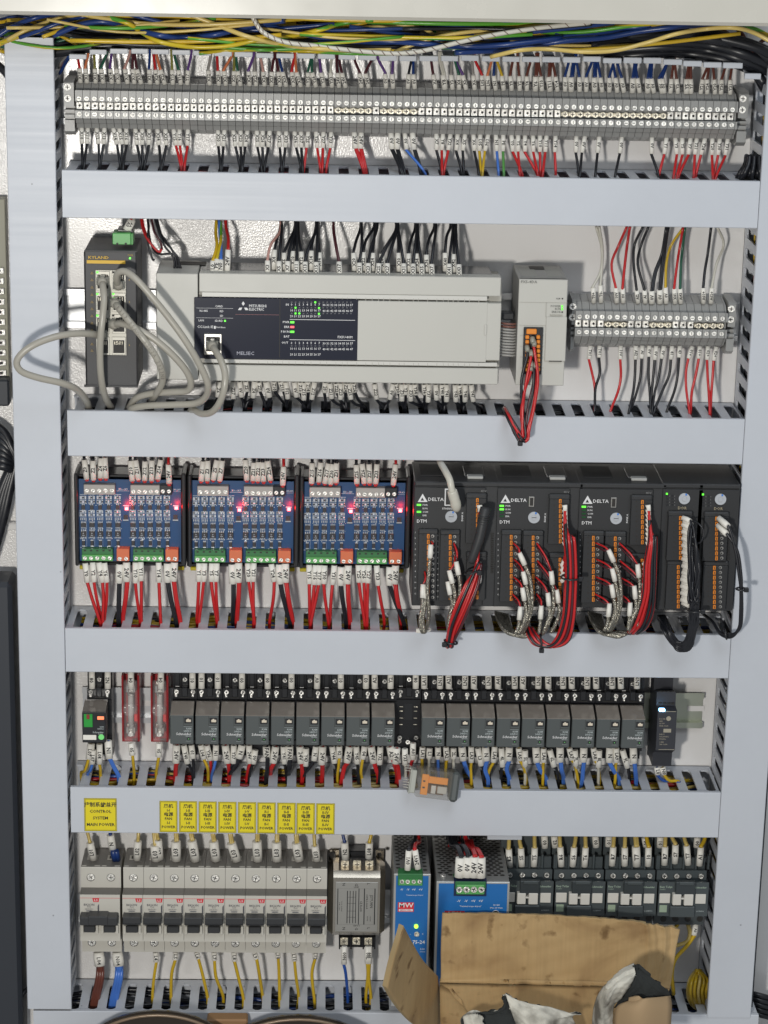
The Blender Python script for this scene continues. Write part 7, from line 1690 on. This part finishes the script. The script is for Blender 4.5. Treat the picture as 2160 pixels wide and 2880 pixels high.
nt.links.new(tc.outputs['Object'], n1.inputs['Vector']); nt.links.new(n1.outputs['Fac'], cr.inputs[0]); nt.links.new(cr.outputs[0], bs.inputs['Base Color'])
felt = mat('black_felt', (.022, .025, .025), .95, bump=.0006, bscale=500)
def loft(curves, th, m_, wr=None, n=6, edge=None):
    """sheet through rows of (x,y,depth) pixels with real thickness"""
    R = [spline([S1.w(*p) for p in c], n) for c in curves]; m = MB()
    cols = len(R[0]); G = []
    for j in range(cols):
        colp = spline([r[j] for r in R], n) if len(R) > 2 else [R[0][j] * (1 - t / 8) + R[1][j] * (t / 8) for t in range(9)]
        G.append(colp)
    nr = len(G[0])
    if wr:
        for j in range(cols):
            for i in range(nr): G[j][i] = G[j][i] + Vector((0, -wr(j / (cols - 1), i / (nr - 1)), 0))
    V = []; idx = lambda j, i, s: (s * cols + j) * nr + i
    N = []
    for j in range(cols):
        for i in range(nr):
            a = G[min(j + 1, cols - 1)][i] - G[max(j - 1, 0)][i]; b = G[j][min(i + 1, nr - 1)] - G[j][max(i - 1, 0)]; c = a.cross(b)
            c = c.normalized() if c.length > 1e-6 else Vector((0, -1, 0)); c = -c if c.y > 0 else c; N.append(c)
    for s in (0, 1):
        for j in range(cols):
            for i in range(nr): V.append(G[j][i] - N[j * nr + i] * (th * s))
    F = []; E_ = []
    for j in range(cols - 1):
        for i in range(nr - 1):
            F.append((idx(j, i, 0), idx(j + 1, i, 0), idx(j + 1, i + 1, 0), idx(j, i + 1, 0))); F.append((idx(j, i, 1), idx(j, i + 1, 1), idx(j + 1, i + 1, 1), idx(j + 1, i, 1)))
    for j in range(cols - 1):
        for i in (0, nr - 1): E_.append((idx(j, i, 0), idx(j, i, 1), idx(j + 1, i, 1), idx(j + 1, i, 0)))
    for i in range(nr - 1):
        for j in (0, cols - 1): E_.append((idx(j, i, 0), idx(j, i + 1, 0), idx(j, i + 1, 1), idx(j, i, 1)))
    b = len(m.v); m.add(V, F, m_, True); k = m.mi(edge or m_)
    for f in E_: m.f.append(f); m.m.append(k); m.sm.append(False)
    return m
rw = random.Random(2)
def crease(u, v):
    s = 0
    for c, w_, h_ in ((.80, .012, 1.6), (.86, .010, -1.2), (.905, .010, 1.5), (.945, .012, -1.3), (.84, .03, 1.0)): s += h_ * math.exp(-((u - c - .02 * math.sin(v * 5)) / w_) ** 2)
    return s * 1.5 * (1 - .3 * v) + 1.2 * math.sin(u * 4 + v * 3) + .35 * math.sin(u * 31 + v * 17) * math.sin(v * 23) + (.8 if v < .03 else 0) * math.sin(u * 97) * math.sin(u * 41) + 1.3 * math.exp(-((v - .55 - .25 * u) / .012) ** 2) * (u > .6)
o = S1.w(1500, 2860, 150); tcb = thing('cardboard_box', 'torn brown cardboard box flaps leaning over the power supplies and contactors', 'cardboard', o, None)
m = loft([[(1244, 2568, 122), (1450, 2569, 121), (1640, 2578, 119), (1790, 2592, 117), (1913, 2616, 113)], [(1240, 2660, 126), (1450, 2662, 126), (1640, 2664, 123), (1790, 2668, 120), (1902, 2672, 116)], [(1240, 2745, 130), (1450, 2752, 131), (1640, 2756, 128), (1790, 2758, 124), (1888, 2762, 120)], [(1236, 2762, 133), (1450, 2768, 134), (1640, 2772, 131), (1790, 2776, 128), (1880, 2790, 124)]], 3.2, card, crease, 26, cardin); m.build('upper_flap', tcb, o)
m = loft([[(1236, 2764, 132), (1450, 2770, 133), (1640, 2774, 130), (1790, 2778, 127), (1878, 2792, 124)], [(1238, 2830, 160), (1450, 2832, 162), (1640, 2836, 160), (1790, 2840, 156), (1872, 2846, 150)], [(1240, 2920, 196), (1450, 2920, 198), (1640, 2920, 196), (1790, 2920, 192), (1866, 2920, 186)]], 3.2, card, lambda u, v: .8 * math.sin(u * 9) * v, 6, cardin); m.build('box_wall', tcb, o)
m = loft([[(1134, 2603, 300), (1160, 2650, 250), (1190, 2700, 200), (1232, 2746, 134)], [(1108, 2690, 292), (1140, 2725, 246), (1180, 2770, 200), (1238, 2820, 136)], [(1087, 2776, 284), (1120, 2830, 240), (1165, 2880, 196), (1238, 2930, 138)]], 4.0, card, lambda u, v: 1.0 * math.sin(v * 7 + u * 3), 7, cardin)
# the left flap turns its face away from the lamp
m.build('side_flap', tcb, o)
m = loft([[(1237, 2770, 137), (1262, 2782, 140), (1275, 2795, 142)], [(1238, 2850, 170), (1290, 2850, 172), (1320, 2852, 172)], [(1240, 2930, 200), (1310, 2930, 204), (1372, 2930, 204)]], 2.5, card, None, 4, cardin); m.build('inner_flap', tcb, o)
def rag(name, curves, th, mm, label, wr=None, g=None, edge=None):
    m = loft(curves, th, mm, (lambda u, v: (wr(u, v) if wr else 0) + .7 * math.sin(u * 19 + v * 8) * math.sin(v * 13 + 1) + .35 * math.sin(u * 43 - v * 29)), 12, edge); a = m.v[0]; return one(m, name, label, 'rag', g, Vector(a))
# black felt piece, left
rag('rag', [[(1418, 2796, 206), (1424, 2800, 208), (1432, 2806, 209)], [(1404, 2838, 208), (1430, 2846, 212), (1442, 2846, 212)], [(1302, 2857, 204), (1400, 2868, 212), (1458, 2872, 214)], [(1310, 2925, 208), (1400, 2928, 216), (1480, 2928, 216)]], 3, felt, 'black felt scrap with a pointed tip lying in the cardboard box', lambda u, v: 1.2 * math.sin(u * 7 + v * 4), 'rags in the cardboard box', rag_m)
rag('rag', [[(1421, 2793, 210), (1470, 2815, 212), (1530, 2832, 212), (1600, 2846, 208), (1636, 2852, 204)], [(1440, 2850, 216), (1480, 2860, 220), (1530, 2866, 220), (1580, 2868, 214), (1612, 2866, 208)], [(1466, 2925, 218), (1500, 2925, 224), (1540, 2925, 224), (1590, 2925, 218), (1650, 2925, 212)]], 2.5, rag_m, 'dirty white cloth scrap beside the black felt tip', lambda u, v: 2 * math.sin(u * 9 + v * 5), 'rags in the cardboard box', felt)
rag('rag', [[(1302, 2858, 216), (1330, 2852, 219), (1356, 2858, 218)], [(1312, 2925, 218), (1336, 2925, 222), (1360, 2925, 220)]], 2.5, rag_m, 'small pale cloth corner left of the black felt', None, 'rags in the cardboard box')
rag('rag', [[(1662, 2925, 206), (1668, 2840, 208), (1690, 2785, 208), (1732, 2743, 204), (1786, 2720, 198)], [(1690, 2925, 222), (1694, 2850, 226), (1712, 2805, 226), (1745, 2770, 222), (1786, 2740, 212)], [(1725, 2925, 212), (1724, 2860, 214), (1730, 2828, 214), (1752, 2800, 212), (1772, 2780, 206)]], 3, rag_m, 'curled dirty white cloth standing up at the right of the box', lambda u, v: 1.8 * math.sin(u * 11 + v * 6), 'rags in the cardboard box', felt)
rag('rag', [[(1784, 2712, 204), (1788, 2716, 205), (1794, 2720, 206)], [(1772, 2775, 208), (1810, 2765, 212), (1850, 2762, 208)], [(1748, 2806, 206), (1810, 2806, 212), (1884, 2792, 204)], [(1728, 2836, 204), (1800, 2826, 208), (1876, 2812, 202)]], 2.5, felt, 'black felt lining folded over the curled white cloth', lambda u, v: 1.5 * math.sin(u * 6 + v * 5), 'rags in the cardboard box')
m = loft([[(1728, 2925, 210), (1726, 2860, 214), (1740, 2826, 216), (1790, 2808, 220)], [(1800, 2925, 228), (1800, 2870, 232), (1804, 2835, 232), (1820, 2808, 228)], [(1885, 2925, 216), (1888, 2870, 218), (1890, 2830, 216), (1886, 2800, 210)]], 3, mat('brown_paper', (.36, .25, .14), .85, var=.05), None, 6); m.build('rolled_flap', tcb, o)
# round dark lids at the very bottom
lid_m = mat('dark_bronze', (.040, .030, .022), .22, .3); 
for cx, ty, R, lab in ((445, 2850, 271, 'dark round lid with a thin rim at the bottom edge, left one'), (838, 2862, 300, 'dark round lid with a thin rim at the bottom edge, right one')):
    C_ = W(cx, ty + R, 120); T_ = W(cx, ty, 120); r_ = T_.z - C_.z; t = thing('round_lid', lab, 'lid', C_, 'dark round lids at the bottom edge'); o_ = C_
    m = MB(); m.tube([(C_.x, -111, C_.z), (C_.x, -116, C_.z), (C_.x, -119, C_.z), (C_.x, -120, C_.z)], [r_ - 1, r_, r_ - 1, r_ - 3], lid_m, 72); m.build('lid_disc', t, o_)
    m = MB(); m.tube([(C_.x + math.cos(a) * (r_ - 2), -120, C_.z + math.sin(a) * (r_ - 2)) for a in [k * math.pi / 36 for k in range(73)]], 1.5, mat('rim_tan', (.20, .14, .09), .3, .2), 8, False); m.build('rim', t, o_)
m = MB(); A = W(600, 2868, 90); m.box(A.x - 6, A.x + 32, -75, -90, A.z, A.z - 30, mat('raw_wood', (.30, .17, .08), .7, var=.2), 1.5); one(m, 'wood_block', 'small brown wood block between the two round lids', 'wood block', None, (A.x, -80, A.z - 30))
# ================================================================ labels: one of a kind
def final_labels():
    by = {}
    for o in ALLT:
        if o.name in bpy.data.objects: by.setdefault(o['label'], []).append(o)
    for lab, os_ in by.items():
        if len(os_) < 2: continue
        n = len(os_); bpy.context.view_layer.update()
        xs = [o.matrix_world.translation.x for o in os_]; zs = [o.matrix_world.translation.z for o in os_]
        hor = (max(xs) - min(xs)) >= (max(zs) - min(zs)) * .7
        os_.sort(key=lambda o: o.matrix_world.translation.x if hor else -o.matrix_world.translation.z)
        for i, o in enumerate(os_):
            if n == 2: w = ('left one' if i == 0 else 'right one') if hor else ('upper one' if i == 0 else 'lower one')
            else: w = '%s of %d from %s' % (ordw(i + 1), n, 'left' if hor else 'top')
            o['label'] = lab + ', ' + w
final_labels()
for o in ALLT:
    if o.name in bpy.data.objects:
        for k_ in ('colour', 'mark'):
            if k_ in o: del o[k_]
        L = o['label'].split()
        if len(L) > 16: print('LONG', len(L), o['label'])
